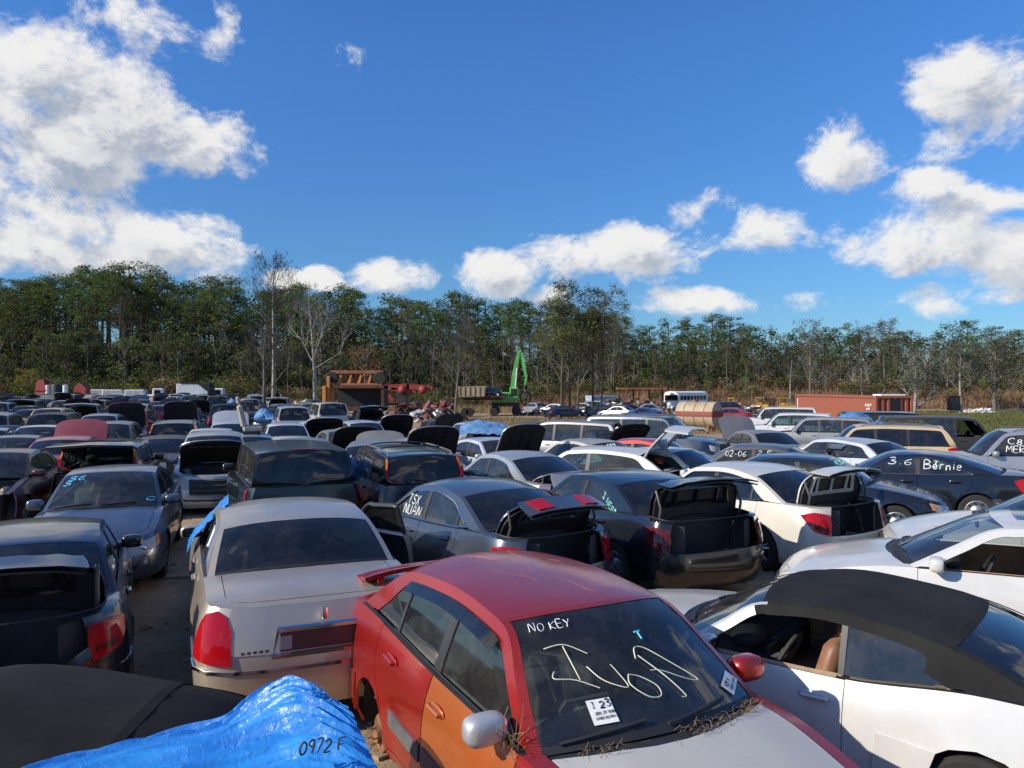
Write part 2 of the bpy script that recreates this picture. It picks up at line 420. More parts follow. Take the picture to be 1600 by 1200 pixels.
# ------------------------------------------------------------------ vehicles
class Shape:
    """smooth car surfaces; x runs from the front bumper to the rear, y to the left, z up"""
    def __init__(s, **p):
        d = dict(L=4.7, W=1.80, H=1.45, zb=.20, xf=.93, xr=3.68, R=.33, Ra=None, lf=.52, lr=.5, nf=2.6, nr=2.8,
                 zs=[(0, .62), (.12, .70), (.6, .83), (1.35, .94), (2.8, .97), (4.0, 1.0), (4.5, .98), (4.7, .93)],
                 nosex=.10, tailx=.05, crown=.055, xcow=1.30, cowin=.16, xw=2.12, xm=2.75, xre=3.35, xb=4.02, backin=.10,
                 tum=.40, cp=.26, ap=.065, xd=(1.52, 2.62, 3.60), pill=(2.62,), quarter=None, doors=4, roofdrop=.05, railz=.06, deck_in=.12, pw=.09,
                 prof=[(0, .93), (.12, .985), (.4, 1.0), (.62, .992), (.85, .955), (1.0, .90)])
        d.update(p); s.__dict__.update(d)
        s.Ra = s.Ra or s.R+.05
        s.ZS = pchip(s.zs); s.PR = pchip(s.prof)
        s.xref = (s.xf+s.xr)/2
        s.x0f = pchip([(0, .05), (.25, .0), (.5, .01), (.8, s.nosex*.6), (1, s.nosex)])
        s.xLf = pchip([(0, s.L-.07), (.3, s.L), (.5, s.L-.005), (.62, s.L-.03), (1, s.L-s.tailx-.03)])
        # side-view rail and centre profile
        Z = s.ZS; H = s.H
        s.rs = [(0, s.xcow+s.cowin), (1, s.xw+.10), (1.5, s.xm), (2, s.xre-.03), (3, s.xb-s.backin*.3)]
        s.rx = pchip(s.rs)
        s.rz = pchip([(0, Z(s.rs[0][1])), (.5, lerp(Z(s.rs[0][1]), H-s.railz, .53)), (.9, lerp(Z(s.rs[0][1]), H-s.railz, .93)), (1.12, H-s.railz-.005), (1.5, H-s.railz+.02), (2, H-s.railz-s.roofdrop), (2.45, lerp(H-s.railz-s.roofdrop, Z(s.rs[4][1]), .42)), (3, Z(s.rs[4][1]))])
        s.cx = pchip([(0, s.xcow), (1, s.xw), (1.5, s.xm), (2, s.xre+.05), (3, s.xb+s.backin)])
        zc0 = s.topz(s.xcow, 0); zc3 = s.topz(min(s.xb+s.backin, s.L-.06), 0)
        s.cz = pchip([(0, zc0), (.5, lerp(zc0, H-.02, .54)), (.9, lerp(zc0, H-.02, .93)), (1.1, H-.012), (1.5, H), (2, H-s.roofdrop+.005), (2.45, lerp(H-s.roofdrop, zc3, .40)), (3, zc3)])
    def X(s, x): return s.xref-x
    def hw(s, x):
        w = s.W/2
        return w*(1-.035*((x-s.L*.5)/(s.L*.5))**2)
    def tt(s, x, z): return (z-s.zb)/(s.ZS(x)-s.zb)
    def plan(s, g, t):
        """g along the wall -> (x, half width)"""
        if g < s.lf:
            ph = max(0, g/s.lf)*pi/2; x0 = s.x0f(t)
            return s.lf-(s.lf-x0)*cos(ph)**(2/s.nf), s.hw(s.lf)*sin(ph)**(2/s.nf)
        if g > s.L-s.lr:
            ph = max(0, (s.L-g)/s.lr)*pi/2; xe = s.xLf(t); xs = s.L-s.lr
            return xs+(xe-xs)*cos(ph)**(2/s.nr), s.hw(xs)*sin(ph)**(2/s.nr)
        return g, s.hw(g)
    def wall(s, g, t, y_add=0):
        x, y = s.plan(g, t); y *= s.PR(t)
        z = s.zb+t*(s.ZS(x)-s.zb)
        for xa in (s.xf, s.xr):
            d = hypot(x-xa, z-s.R)
            if d < s.Ra+.2: y += .022*math.exp(-(max(0, d-s.Ra-.015)/.055)**2)*min(1, y/.5)
        if s.lf < x < s.L-s.lr+.2: y -= .006*math.exp(-((t-.80)/.03)**2)
        return (s.X(x), y+y_add, z)
    def wt(s, x):
        t = 1.0
        if x < s.lf:
            x0 = s.x0f(1); c = min(1, max(0, (s.lf-x)/(s.lf-x0))); ph = math.acos(min(1, c**(s.nf/2)))
            return s.hw(s.lf)*sin(ph)**(2/s.nf)*s.PR(1)
        if x > s.L-s.lr:
            xe = s.xLf(1); xs = s.L-s.lr; c = min(1, max(0, (x-xs)/(xe-xs))); ph = math.acos(min(1, c**(s.nr/2)))
            return s.hw(xs)*sin(ph)**(2/s.nr)*s.PR(1)
        return s.hw(x)*s.PR(1)
    def topz(s, x, y):
        w = max(s.wt(x), .02); r = min(1, abs(y)/w)
        c = s.crown*(1-math.exp(-max(0, x-s.x0f(1))/.16))*(1-math.exp(-max(0, s.xLf(1)-x)/.16))
        z = s.ZS(x)+c*(1-r**2.2)
        if x < s.xcow: z += .012*math.exp(-((r-.52)/.10)**2)*min(1, max(0, x-.2))
        return z
    def top(s, x, y): return (s.X(x), y, s.topz(x, y))
    def yb(s, x): return s.wt(x)-.03
    def sheet(s, x, z, inn=0):
        dz = z-s.ZS(x); return (s.X(x), s.yb(x)-dz*s.tum*(.72+.5*dz/.45*.5)-inn, z)
    def R3(s, u):
        x = s.rx(u); z = max(s.rz(u), s.ZS(x)); return x, s.sheet(x, z)[1], z
    def T(s, u, v):
        rx, ry, rz = s.R3(u); f = abs(v)**2.5; fx = abs(v)**2.0
        x = lerp(s.cx(u), rx, fx); z = lerp(s.cz(u), rz, f)
        y = v*ry*(1+.05*(1-abs(v))*0)
        return (s.X(x), y, z)
    def dlo(s):
        P = []
        for i in range(61):
            u = 3*i/60
            x, _, z = s.R3(u); x2, _, z2 = s.R3(min(3, u+.02)); x1, _, z1 = s.R3(max(0, u-.02))
            tx, tz = x2-x1, z2-z1; l = hypot(tx, tz) or 1; tx /= l; tz /= l
            if u < 1: d = s.ap
            elif u < 2: d = s.railz+.012
            else: d = s.railz+.012
            nx, nz = tz*d, -tx*d
            if u > 1.6:
                k = (u-1.6)/1.4; k = k*k*(3-2*k); nx = lerp(nx, -s.cp, min(1, k*1.3)); nz = lerp(nz, -.05, min(1, k*1.3))
            P.append((x+nx, z+nz))
        return P

STUFFY = ('grille_bar', 'engine', 'trunk_clutter')
def arc_pts(S, xa, r0=None, n=9, flip=False):
    r = S.Ra; P = []
    a0 = math.asin(max(-1, min(1, (S.zb-S.R)/r)))
    for i in range(n+1):
        a = (pi-a0)+(a0-(pi-a0))*i/n
        P.append((xa+r*cos(a), S.R+r*sin(a)))
    return P if not flip else P[::-1]

def make_wheel(R, kind='alloy', n=24, w=.20, key=None):
    """tyre and rim meshes, outer face towards +y"""
    t = MB(); ri = R*.66
    t.lathe([(ri, -w*.5), (R*.90, -w*.5), (R*.985, -w*.36), (R, 0), (R*.985, w*.36), (R*.90, w*.5), (ri+.005, w*.5), (ri, w*.42)], n)
    r = MB()
    if kind == 'alloy':
        r.lathe([(ri, w*.46), (ri-.015, w*.44), (ri-.03, w*.2), (ri-.035, -w*.3)], n)
        r.lathe([(R*.42, w*.02), (0.001, w*.02)], 12, 1)
        for k in range(5):
            a = 2*pi*k/5+.3
            for da in (-.16, .16):
                p = (cos(a+da*.3)*.03, w*.34, sin(a+da*.3)*.03); q = (cos(a+da)*(ri-.02), w*.40, sin(a+da)*(ri-.02))
                r.tube([p, q], .022, 0, 5, r2=.017)
        r.lathe([(0.001, w*.42), (.05, w*.40), (.06, w*.3)], 10)
    elif kind == 'hub':
        r.lathe([(ri, w*.44), (ri-.02, w*.47), (ri*.55, w*.30), (ri*.42, w*.42), (.001, w*.47)], n)
        for k in range(9):
            a = 2*pi*k/9; r.box((cos(a)*ri*.76, w*.40, sin(a)*ri*.76), (ri*.10, .012, .018), 1, Matrix.Rotation(-a, 3, 'Y'))
    else:
        r.lathe([(ri, w*.44), (ri-.02, w*.3), (ri*.8, w*.02), (ri*.5, w*.1), (ri*.3, w*.28), (.001, w*.30)], n)
    return t, r

def stroke_map(txt, font): pass

def make_interior(S, mat='interior_dark', lod=0, seats=True, floor=True):
    """returns list of (name, MB, mats)"""
    out = []
    zf = .38; hw = S.W/2-.12
    tub = MB()
    xa = S.xcow+.05; xe = min(S.xb+.05, S.L-.25)
    tub.grid(lambda x, y: (S.X(x), y, zf), lin(xa, xe, 3), lin(-hw, hw, 3))
    for sg in (1, -1):
        tub.grid(lambda x, k: (S.X(x), sg*(lerp(hw-.02, S.yb(x)-.05, k)), lerp(zf, S.ZS(x)+.0, k)), lin(xa, xe, 8), lin(0, 1, 3))
    tub.grid(lambda y, z: (S.X(xa), y, z), lin(-hw, hw, 3), lin(zf, S.ZS(xa)-.02, 2))
    zsr = S.ZS(xe)
    tub.grid(lambda y, z: (S.X(xe), y, z), lin(-hw, hw, 3), lin(zf, zsr-.03, 2))
    out.append(('cabin_lining', tub, [mat]))
    d = MB()
    xd = S.xcow+.12; zt = S.ZS(S.xcow+.2)
    d.grid(lambda u, v: (S.X(xd+u*.5), v*(S.yb(xd+u*.45)-.05), zt-.01+.05*sin(u*pi*.7)*(1-.3*abs(v))-(.22*max(0, u-.75)/.25)), lin(0, 1, 7), lin(-1, 1, 7), out=(0, 0, 1))
    d.box((S.X(xd+.48), 0, zt-.24), (.06, hw*.98, .15), 0, bev=.03)
    # instrument hood and steering wheel on the left side
    d.ell((S.X(xd+.42), .37, zt+.02), (.12, .20, .07))
    out.append(('dashboard', d, [mat if mat != 'interior_tan' else 'interior_dark']))
    w = MB(); c = Vector((S.X(xd+.72), .37, zt-.07)); tilt = radians(25)
    pts = [c+Vector((-.185*sin(a)*sin(tilt), .185*cos(a), .185*sin(a)*cos(tilt))) for a in lin(0, 2*pi, 19)[:-1]]
    w.tube(pts, .017, 0, 6, close=True); w.ell(c+Vector((.02, 0, 0)), (.03, .07, .055))
    for a in (0, pi, -pi/2): w.tube([c, c+Vector((-.18*sin(a)*sin(tilt), .18*cos(a), .18*sin(a)*cos(tilt)))], .014, 0, 5)
    w.tube([c, c+Vector((.25, 0, -.08))], .03, 0, 6)
    out.append(('steering_wheel', w, ['interior_dark']))
    if seats:
        def seat(x, y, wd, z0, back_h, head=True, nh=1):
            m = MB()
            m.box((S.X(x)+.02, y, z0), (.25, wd, .085), 0, bev=.05)
            rot = Matrix.Rotation(radians(-17), 3, 'Y')
            m.box((S.X(x+.30), y, z0+back_h*.5), (.075, wd*.96, back_h*.5), 0, rot, bev=.06)
            if head:
                for k in range(nh):
                    yy = y+(0 if nh == 1 else (k-.5)*wd*1.1)
                    m.box((S.X(x+.40+.01), yy, z0+back_h+.075), (.05, .13, .085), 0, rot, bev=.045)
                    m.tube([(S.X(x+.38), yy-.04, z0+back_h-.05), (S.X(x+.395), yy-.04, z0+back_h+.05)], .006, 0, 4)
            return m
        for sg in (1, -1): out.append(('seat', seat(S.xcow+S.__dict__.get('seatx', 1.13), sg*.36, .25, .56+S.__dict__.get('seatz', 0), .56), [mat]))
        xrs = S.xcow+1.95
        if xrs+.45 < S.xb+.1: out.append(('rear_seat', seat(xrs, 0, .60, .56, .46, True, 2), [mat]))
        if S.xb > S.L-.6 and S.L > 4.9: out.append(('rear_seat', seat(min(xrs+.85, S.xb-.75), 0, .55, .62, .44, True, 2), [mat]))
    return out

def car_proto(S, lod=1, interior='interior_dark', glass='glass', rear_glass=None, side_glass=None, trunk='closed', hood='closed', wheels='hub', hatch=None,
              soft=False, chrome=False, trim=False, rails=False, cell=None, lens_kind='lens_red', mirrors=True, nowheel=(), lights=None, extra=None,
              open_windows=(), no_front=False, hood_deg=52, trunk_deg=72, sunroof=False, door_paint=None, no_windshield=False, tails=None, fascia='grille', tail_on_lid=False):
    """list of parts: dict(name, mesh, parent index, label, paint slot)"""
    parts = []
    cell = cell or (.09 if lod == 0 else .16)
    def P(name, mb, mats, parent=None, label=None, ang=38, loc=None, rot=None, kind=None):
        if not mb.v: return None
        if name in STUFFY: kind = 'stuff'
        parts.append(dict(name=name, me=mb.mesh(name, mats, ang=ang), parent=parent, label=label, loc=loc, rot=rot, kind=kind)); return len(parts)-1
    def both(m): r = m.mirror(); return MB().join(m).join(r)
    L = S.L; zb = S.zb
    W = S.wall
    c2 = (cell, .12 if lod == 0 else .2)
    # ---- body wall
    arcF = [(x, S.tt(x, z)) for x, z in arc_pts(S, S.xf, n=10 if lod == 0 else 7)]
    arcR = [(x, S.tt(x, z)) for x, z in arc_pts(S, S.xr, n=10 if lod == 0 else 7)]
    for A in (arcF, arcR):
        A[0] = (A[0][0], 0); A[-1] = (A[-1][0], 0)
    xd = S.xd; body = MB()
    ts = S.tt(xd[0], .30)
    front = [(0, 0)]+arcF+[(xd[0], 0), (xd[0], 1), (0, 1)]
    if no_front: front = [(.45, .25)]+[a for a in arcF if a[0] > .5 and True]+[(xd[0], 0), (xd[0], 1), (.5, 1)]
    tn = 1.0; gT = None
    hatchb = hatch is not None
    dt = S.tt(xd[-1], .80)
    nD = len(xd)-1
    rdoor = []   # rear edge of the last door
    tb = S.tt(xd[-2], .30)
    if nD == 2:
        xq = min(xd[-1], S.xr-S.Ra*.72); zq = S.R+sqrt(max(.01, S.Ra**2-(xq-S.xr)**2))+.05
        xl = S.xr-S.Ra-.05
        redge = [(xl, ts), (xl+.01, S.tt(xl, S.R)), (xq, S.tt(xq, zq)), (xd[-1], S.tt(xd[-1], min(zq+.16, S.ZS(xd[-1])-.1))), (xd[-1], 1)]
    else:
        redge = [(xd[-1], ts), (xd[-1], 1)]
    zop = S.tt(L-.1, .66 if not hatchb else .55)
    rearw = [redge[0]]+[(redge[0][0], 0)]+arcR+[(L, 0)]
    op_rear = (trunk in ('open', 'none')) or (hatch == 'open')
    gin = L-(.20 if not hatchb else .20)
    if op_rear: rearw += [(L, zop), (gin, zop), (gin, 1)]
    else: rearw += [(L, 1)]
    rearw += redge[::-1][:-1]
    kw = dict(out=(0, 1, 0), skirt=.018, skirt_mat=0)
    for poly in (front, rearw, [(xd[0], 0), (redge[0][0], 0), (redge[0][0], ts-.004), (xd[0], ts-.004)]):
        body.patch(poly, W, c2, 0, **kw)
    # fender tops / deck sides ring
    def inner(g):
        x, y = S.plan(g, 1); y *= S.PR(1)
        di = S.deck_in
        if g < S.lf: return (x+.07*cos(g/S.lf*pi/2)+.0, y*(1-di))
        if g > L-S.lr: return (x-.06*cos((L-g)/S.lr*pi/2), y*(1-di))
        return (x, y*(1-di))
    xcs = S.rs[0][1]; xbs = S.rs[4][1]
    def ring(g0, g1, n, closed_end):
        gs = lin(g0, g1, n)
        def f(g, k):
            x, y = S.plan(g, 1); y *= S.PR(1); xi, yi = inner(g)
            xx, yy = lerp(x, xi, k), lerp(y, yi, k); return S.top(xx, yy)
        body.grid(f, gs, [0, .35, 1] if lod == 0 else [0, 1], 0, out=(0, 0, 1), skirt=.0)
    ring(0 if not no_front else .4, xcs+.03, 14 if lod == 0 else 9, True)
    if not hatchb: ring(xbs-.03, L if not op_rear else gin, 12 if lod == 0 else 8, True)
    else: body.patch([(xbs-.15, 0), (L, 0), (L, S.W), (xbs-.15, S.W)], lambda x, y: S.top(min(x, S.xLf(1)), min(y, S.wt(min(x, S.xLf(1))))), (.1, .12), 0, out=(0, 0, 1))
    # belt ledge
    body.grid(lambda x, k: (S.X(x), lerp(S.wt(x), S.yb(x), k), S.ZS(x)+.004*k), lin(xcs, xbs, 16), [0, 1], 1, out=(0, 0, 1))
    # side frame between rail and windows
    D = S.dlo()
    us = [3*i/60 for i in range(61)]
    Vf = []; Ff = []
    for i, u in enumerate(us):
        x, y, z = S.R3(u); nx, nz = D[i]; zc = S.ZS(nx)+.012
        nz = max(nz, zc); nz = min(nz, z)
        Vf += [(S.X(x), y, z), S.sheet(nx, nz)]
        if i: Ff.append((2*i-2, 2*i-1, 2*i+1, 2*i))
    roofm = 2 if soft else 0
    body._emit(Vf, Ff[:17] if soft else Ff, 0, out=(0, 1, 0), skirt=.02)
    if soft: body._emit(Vf, Ff[17:], 2, out=(0, 1, 0), skirt=.02)
    poly = [p for p in D if p[1] > S.ZS(p[0])+.012]
    poly = [(poly[0][0]-.0, S.ZS(poly[0][0])+.012)]+poly+[(poly[-1][0], S.ZS(poly[-1][0])+.012)]
    nb = 10
    xa_, xe_ = poly[-1][0], poly[0][0]
    poly += [(x, S.ZS(x)+.012) for x in lin(xa_, xe_, nb)[1:-1]]
    # pillars + side windows
    cuts = []
    for xp in S.pill: cuts.append((xp, S.pw))
    if S.quarter: cuts.append((S.quarter, .035))
    cuts.sort()
    edges = [xe_-1]+[c for c in cuts]+[xa_+1]
    pils = []; wins = []
    prev = -9
    sh = lambda x, z: S.sheet(x, z)
    for k in range(len(cuts)+1):
        a = prev; b = cuts[k][0]-cuts[k][1]/2 if k < len(cuts) else 99
        q = clip_half(poly, 0, a, True) if a > -5 else poly
        if b < 50: q = clip_half(q, 0, b, False)
        if len(q) >= 3: wins.append(q)
        if k < len(cuts):
            xp, wd = cuts[k]; prev = xp+wd/2
            q = clip_half(clip_half(poly, 0, xp-wd/2, True), 0, xp+wd/2, False)
            if len(q) >= 3: pil = MB(); pil.patch(q, sh, (.3, .12), 0, out=(0, 1, 0), skirt=.02); pils.append(pil)
    body_soft = ['paint', 'rubber', 'soft_top' if soft else 'paint', 'dark']
    # wheel wells and floor
    for xa in (S.xf, S.xr):
        r = S.Ra+.02
        body.grid(lambda a, y: (S.X(xa+r*cos(a)), y, S.R+r*sin(a)), lin(-.3, pi+.3, 11), [S.W/2-.06, S.W/2-.34], 3)
        body.grid(lambda a, k: (S.X(xa+r*k*cos(a)), S.W/2-.34, S.R+r*k*sin(a)), lin(-.3, pi+.3, 9), [0.02, 1], 3)
    # windscreen frame rows, roof
    nb_ = 12 if lod == 0 else 8
    gl_v = .93
    ubot = .05; utop = .955
    vs = [0, .3, .55, .75, .87, gl_v]
    full = MB()
    def Tq(u, v): return S.T(u, v)
    # A pillars (outer), header, C pillars
    pm = roofm
    full.grid(Tq, lin(0, 1.0, nb_), [gl_v, 1], 0, out=(0, 1, .3), skirt=0)
    full.grid(Tq, lin(2.0, 3, nb_), [gl_v, 1], pm, out=(0, 1, .3))
    sunp = None
    # rubber edges round the glass
    full.grid(Tq, [0, ubot], vs, 1, out=(0, 0, 1)); full.grid(Tq, [utop, 1.0], vs, roofm, out=(0, 0, 1))
    full.grid(Tq, [2.0, 2.06], vs, roofm, out=(0, 0, 1)); full.grid(Tq, [2.95, 3.0], vs, 1 if not soft else 2, out=(0, 0, 1))
    if hatch == 'open' : pass
    bodyall = both(body)
    fb = both(full); 
    # centre panels not mirrored
    bodyall.join(fb)
    bi = P('body', bodyall, body_soft)
    roof = MB()
    def roofT(u, v):
        p = S.T(u, v)
        if soft:
            b = .042*abs(sin((u-1)*pi*2))**.8*(1-abs(v)**4)
            return (p[0], p[1], p[2]-b+.016*sin(min(1, max(0, u-1))*pi)**.5)
        return p
    roof.grid(roofT, lin(1, 2, 12 if lod == 0 else 7), [-1]+[-x for x in vs[::-1]]+vs[1:]+[1], 0, out=(0, 0, 1), skirt=.015)
    ri_ = P('roof', roof, ['soft_top' if soft else 'paint'], bi if lod == 9 else None)
    if sunroof:
        m = MB(); m.grid(S.T, lin(1.12, 1.5, 5), lin(-.55, .55, 7), 0, out=(0, 0, 1), off=.006, skirt=.01); P('sunroof', m, ['glass_dark'], ri_)
    pk_ = ['black_plastic' if not S.__dict__.get('paintpillar') else 'paint']
    for pl_ in pils: P('window_pillar', pl_, pk_); P('window_pillar', pl_.mirror(), pk_)
    # ---- windscreens
    if not no_windshield:
        g = MB(); g.grid(lambda u, v: S.T(u, v), lin(ubot, utop, 9 if lod == 0 else 5), lin(-gl_v, gl_v, 13 if lod == 0 else 7), 0, out=(0, 0, 1), off=-.004)
        wi = P('windshield', g, [glass])
        if lod == 0:
            for v0 in (-.82, -.05):
                m = MB(); pts = [Vector(S.T(.03+.05*k, v0+.62*k)) + Vector((.0, 0, .02)) for k in lin(0, 1, 6)]
                m.tube(pts, .009, 0, 5); m.tube([p-Vector((0, 0, .012)) for p in pts[1:]], .006, 0, 4)
                P('wiper', m, ['black_plastic'], wi)
        m = MB(); rm = Vector(S.T(.80, 0)); m.box(rm+Vector((-.05, 0, -.06)), (.015, .11, .03), 0, bev=.01); P('rear_view_mirror', m, ['interior_dark'])
    rgm = rear_glass or glass
    hatch_parts = []
    g = MB(); g.grid(lambda u, v: S.T(u, v), lin(2.06, 2.95, 7 if lod == 0 else 4), lin(-gl_v, gl_v, 11 if lod == 0 else 7), 0, out=(-1, 0, 1), off=-.004)
    if hatch == 'open':
        piv = Vector(S.T(2.03, 0)); M = Matrix.Translation(piv) @ Matrix.Rotation(radians(78), 4, 'Y') @ Matrix.Translation(-piv)
        g2 = MB(); g2.join(g)
        fr = MB()
        fr.grid(S.T, lin(2.02, 3, 6), [-.97, -.88], 0, out=(-1, 0, .4), skirt=.03); fr.grid(S.T, lin(2.02, 3, 6), [.88, .97], 0, out=(-1, 0, .4), skirt=.03)
        fr.grid(S.T, [2.02, 2.1], lin(-.97, .97, 7), 0, out=(-1, 0, .4), skirt=.03); fr.grid(S.T, [2.92, 3], lin(-.97, .97, 7), 0, out=(-1, 0, .4), skirt=.03)
        low = MB(); low.patch([(gin, zop), (L, zop), (L, 1), (gin, 1)], W, c2, 0, out=(-1, 0, 0), skirt=.04); low = both(low)
        fr.join(low)
        for o_ in (g2, fr): o_.xform(M)
        hi = P('liftgate', fr, ['paint']); P('liftgate_window', g2, [rgm], hi)
        for sg in (1, -1):
            m = MB(); a = Vector(S.T(2.25, sg*.93)); b = M @ Vector(S.T(2.45, sg*.93)); m.tube([a, b], .011, 0, 5)
            P('gas_strut', m, ['dark'], hi)
    else:
        rw = P('rear_window', g, [rgm])
        if hatchb and lod == 0:
            m = MB(); pts = [Vector(S.T(2.90-.10*k, .55*k-.05))+Vector((-.02, 0, .005)) for k in lin(0, 1, 5)]; m.tube(pts, .010, 0, 5); P('wiper', m, ['black_plastic'], rw)
    # ---- side windows
    sgm = side_glass or glass
    for sg in (1, -1):
        for k, q in enumerate(wins):
            if (sg, k) in open_windows: continue
            m = MB(); m.patch(inset(q, .002), lambda x, z: S.sheet(x, z, .008), (.25, .2), 0, out=(0, 1, 0))
            if sg < 0: m = m.mirror()
            P('side_window', m, [sgm])
        if chrome:
            m = MB(); q = poly[::2]
            pts = [S.sheet(x, z) for x, z in q]; pts = [(a, b+.004, c) for a, b, c in pts]
            m.tube(pts, .009, 0, 5, close=True)
            if sg < 0: m = m.mirror()
            P('window_trim', m, ['chrome' if chrome is True else chrome])
    # ---- doors
    for sg in (1, -1):
        for k in range(nD):
            x0, x1 = xd[k], xd[k+1]
            if k == nD-1 and nD == 2: q = [(x0, ts), redge[0]]+redge[1:]+[(x0, 1)]
            else: q = [(x0, ts), (x1, ts), (x1, 1), (x0, 1)]
            m = MB(); m.patch(inset(q, .0055), W, c2, 0, out=(0, 1, 0), skirt=.02)
            if sg < 0: m = m.mirror()
            dp = 'paint'
            if door_paint and (sg, k) in door_paint: dp = door_paint[(sg, k)]
            di_ = P('door', m, [dp])
            if lod == 0 or lod == 1:
                xh = x1-.17; th = S.tt(xh, S.ZS(xh)-.13)
                if k == nD-1 and nD == 2: xh = min(x1-.17, S.xr-.35)
                a = Vector(W(xh-.09, th)); b = Vector(W(xh+.07, th)); o_ = Vector((0, .028, 0))
                m = MB()
                if lod == 0: m.ell((a+b)/2+Vector((0, .006, 0)), (.115, .012, .036), 1, 12, 6)
                m.tube([a, a+o_, b+o_, b], .014, 0, 6)
                if sg < 0: m = m.mirror()
                P('door_handle', m, [dp, dp], di_)
            if trim and lod == 0:
                m = MB(); tz = S.tt(x0, .52)
                xe2 = x1-.03 if not (k == nD-1 and nD == 2) else S.xr-S.Ra-.08
                m.patch([(x0+.02, tz-.07), (xe2, tz-.07), (xe2, tz+.06), (x0+.02, tz+.06)], W, (.2, .3), 0, out=(0, 1, 0), off=.012, skirt=.014)
                if sg < 0: m = m.mirror()
                P('side_moulding', m, [trim], di_)
    # ---- bumpers
    if lod == 0 or lod == 1:
        tbm = S.tt(.3, .50)
        if not no_front:
            m = MB(); m.patch([(0, .12), (S.xf-S.Ra-.03, .12), (S.xf-S.Ra-.03, tbm), (0, tbm)], W, c2, 0, out=(1, 0, 0), off=.012, skirt=.014)
            m = both(m); bf = P('front_bumper', m, ['paint'])
            if fascia:
                m = MB(); m.patch([(0, .25), (.20, .25), (.22, tbm*.72), (0, tbm*.72)], W, (.1, .2), 0, out=(1, 0, 0), off=.016)
                P('bumper_grille', both(m), ['dark'], bf)
                m = MB(); m.patch([(0, tbm*1.10), (.15, tbm*1.10), (.17, .93), (0, .93)], W, (.1, .1), 0, out=(1, 0, 0), off=.004)
                m = both(m); gi = P('grille', m, ['dark'])
                m = MB()
                for tq in lin(tbm*1.14, .90, 4): m.tube([S.wall(g_, tq) for g_ in lin(0, .15, 5)], .008, 0, 4)
                m.xform(Matrix.Translation((.008, 0, 0)))
                P('grille_bar', both(m), ['chrome' if chrome is True else 'trim_grey'], gi)
        m = MB(); tr_ = S.tt(L-.3, .55); m.patch([(S.xr+S.Ra+.03, .10), (L, .10), (L, tr_), (S.xr+S.Ra+.03, tr_)], W, c2, 0, out=(-1, 0, 0), off=.012, skirt=.014)
        rb = P('rear_bumper', both(m), ['paint'])
        m = MB(); xx = S.xLf(.5); m.box((S.X(xx)-.02, 0, .78 if not hatchb else .62), (.006, .155, .078), 0, bev=.004)
        if not op_rear and not tail_on_lid: P('licence_plate', m, ['plate'])
    # ---- lamps
    lp = lights or [(.17, .40, .60, .86), ]
    if not no_front:
        for sg in (1, -1):
            m = MB(); g0, g1, t0, t1 = (lights or (.155, .43, .60, .90))
            m.patch([(g0, t0), (g1, t0+.12), (g1+.03, t1), (g0+.02, t1)], W, (.08, .12), 0, out=(1, 0, 0), off=.008, skirt=.012)
            if sg < 0: m = m.mirror()
            hl = P('headlight', m, ['lens_clear'])
            if lod == 0:
                m = MB(); c = Vector(W((g0+g1)/2-.04, (t0+t1)/2)); m.ell(c-Vector((.02, 0, 0)), (.03, .055, .05)); m2_ = MB(); m2_.patch([(g1-.05, t0+.14), (g1+.0, t0+.14), (g1+.02, t1-.02), (g1-.03, t1-.02)], W, (.08, .12), 1, out=(1, 0, 0), off=.012)
                if sg < 0: m = m.mirror(); m2_ = m2_.mirror()
                P('reflector', m, ['chrome'], hl); P('turn_signal', m2_, ['lens_amber', 'lens_amber'], hl)
    ta = tails or ((L-.47, L-.21, .60, .93) if not hatchb else (L-.40, L-.21, .52, .98))
    if tails != 'none':
      for sg in (1, -1):
        if hatchb and S.__dict__.get('tall_lamp'):
            m = MB()
            # lamps standing on the D pillar
            m.grid(lambda u, v: S.T(u, v), lin(2.1, 2.97, 5), [.93, .99], 0, out=(-1, 0, 0), off=.012, skirt=.02)
            m.grid(lambda u, v: S.T(u, v), lin(2.1, 2.45, 4), [.935, .985], 1, out=(-1, 0, 0), off=.016, skirt=.02)
        else:
            if len(ta) > 4: g0, g1, t0, t1 = ta[0][0], ta[1][0], ta[0][1], .9
            else: g0, g1, t0, t1 = ta
            shp = list(ta) if len(ta) > 4 else [(g0+.13, t0+.03), (g1, t0-.03), (g1+.015, (t0+t1)/2), (g1, t1-.02), (g0+.12, t1), (g0, t1-.05)]
            m = MB(); m.patch(shp, W, (.025 if lod == 0 else .06, .06), 0, out=(-1, 0, 0), off=.014, skirt=.018)
        if sg < 0: m = m.mirror()
        tl = P('taillight', m, [lens_kind, 'lens_amber'])
        if not (hatchb and S.__dict__.get('tall_lamp')) and lod == 0 and len(ta) == 4:
            m = MB(); m.patch([(g1-.13, t0+.06), (g1-.012, t0+.05), (g1-.012, t0+.12), (g1-.12, t0+.13)], W, (.06, .10), 0, out=(-1, 0, 0), off=.017, skirt=.01)
            if sg < 0: m = m.mirror()
            P('reversing_lamp', m, ['lens_darkred'], tl)
    # ---- mirrors
    if mirrors:
        for sg in (1, -1):
            m = MB(); x = S.rs[0][1]+.22; z = S.ZS(x)+.07; y = S.yb(x)+.13
            m.ell((S.X(x), y, z), (.070, .112, .072), 0, 16, 9, ex=.58); m.tube([(S.X(x), y-.04, z-.03), (S.X(x-.02), S.yb(x)-.01, S.ZS(x)+.03)], .028, 1, 6)
            if sg < 0: m = m.mirror()
            mi = P('door_mirror', m, ['paint' if mirrors is True else mirrors, 'black_plastic'])
            if lod == 0:
                m = MB(); m.ell((S.X(x+.062), y, z), (.014, .095, .058), 0, 12, 5, ex=.58)
                if sg < 0: m = m.mirror()
                P('mirror_glass', m, ['glass_dark'], mi)
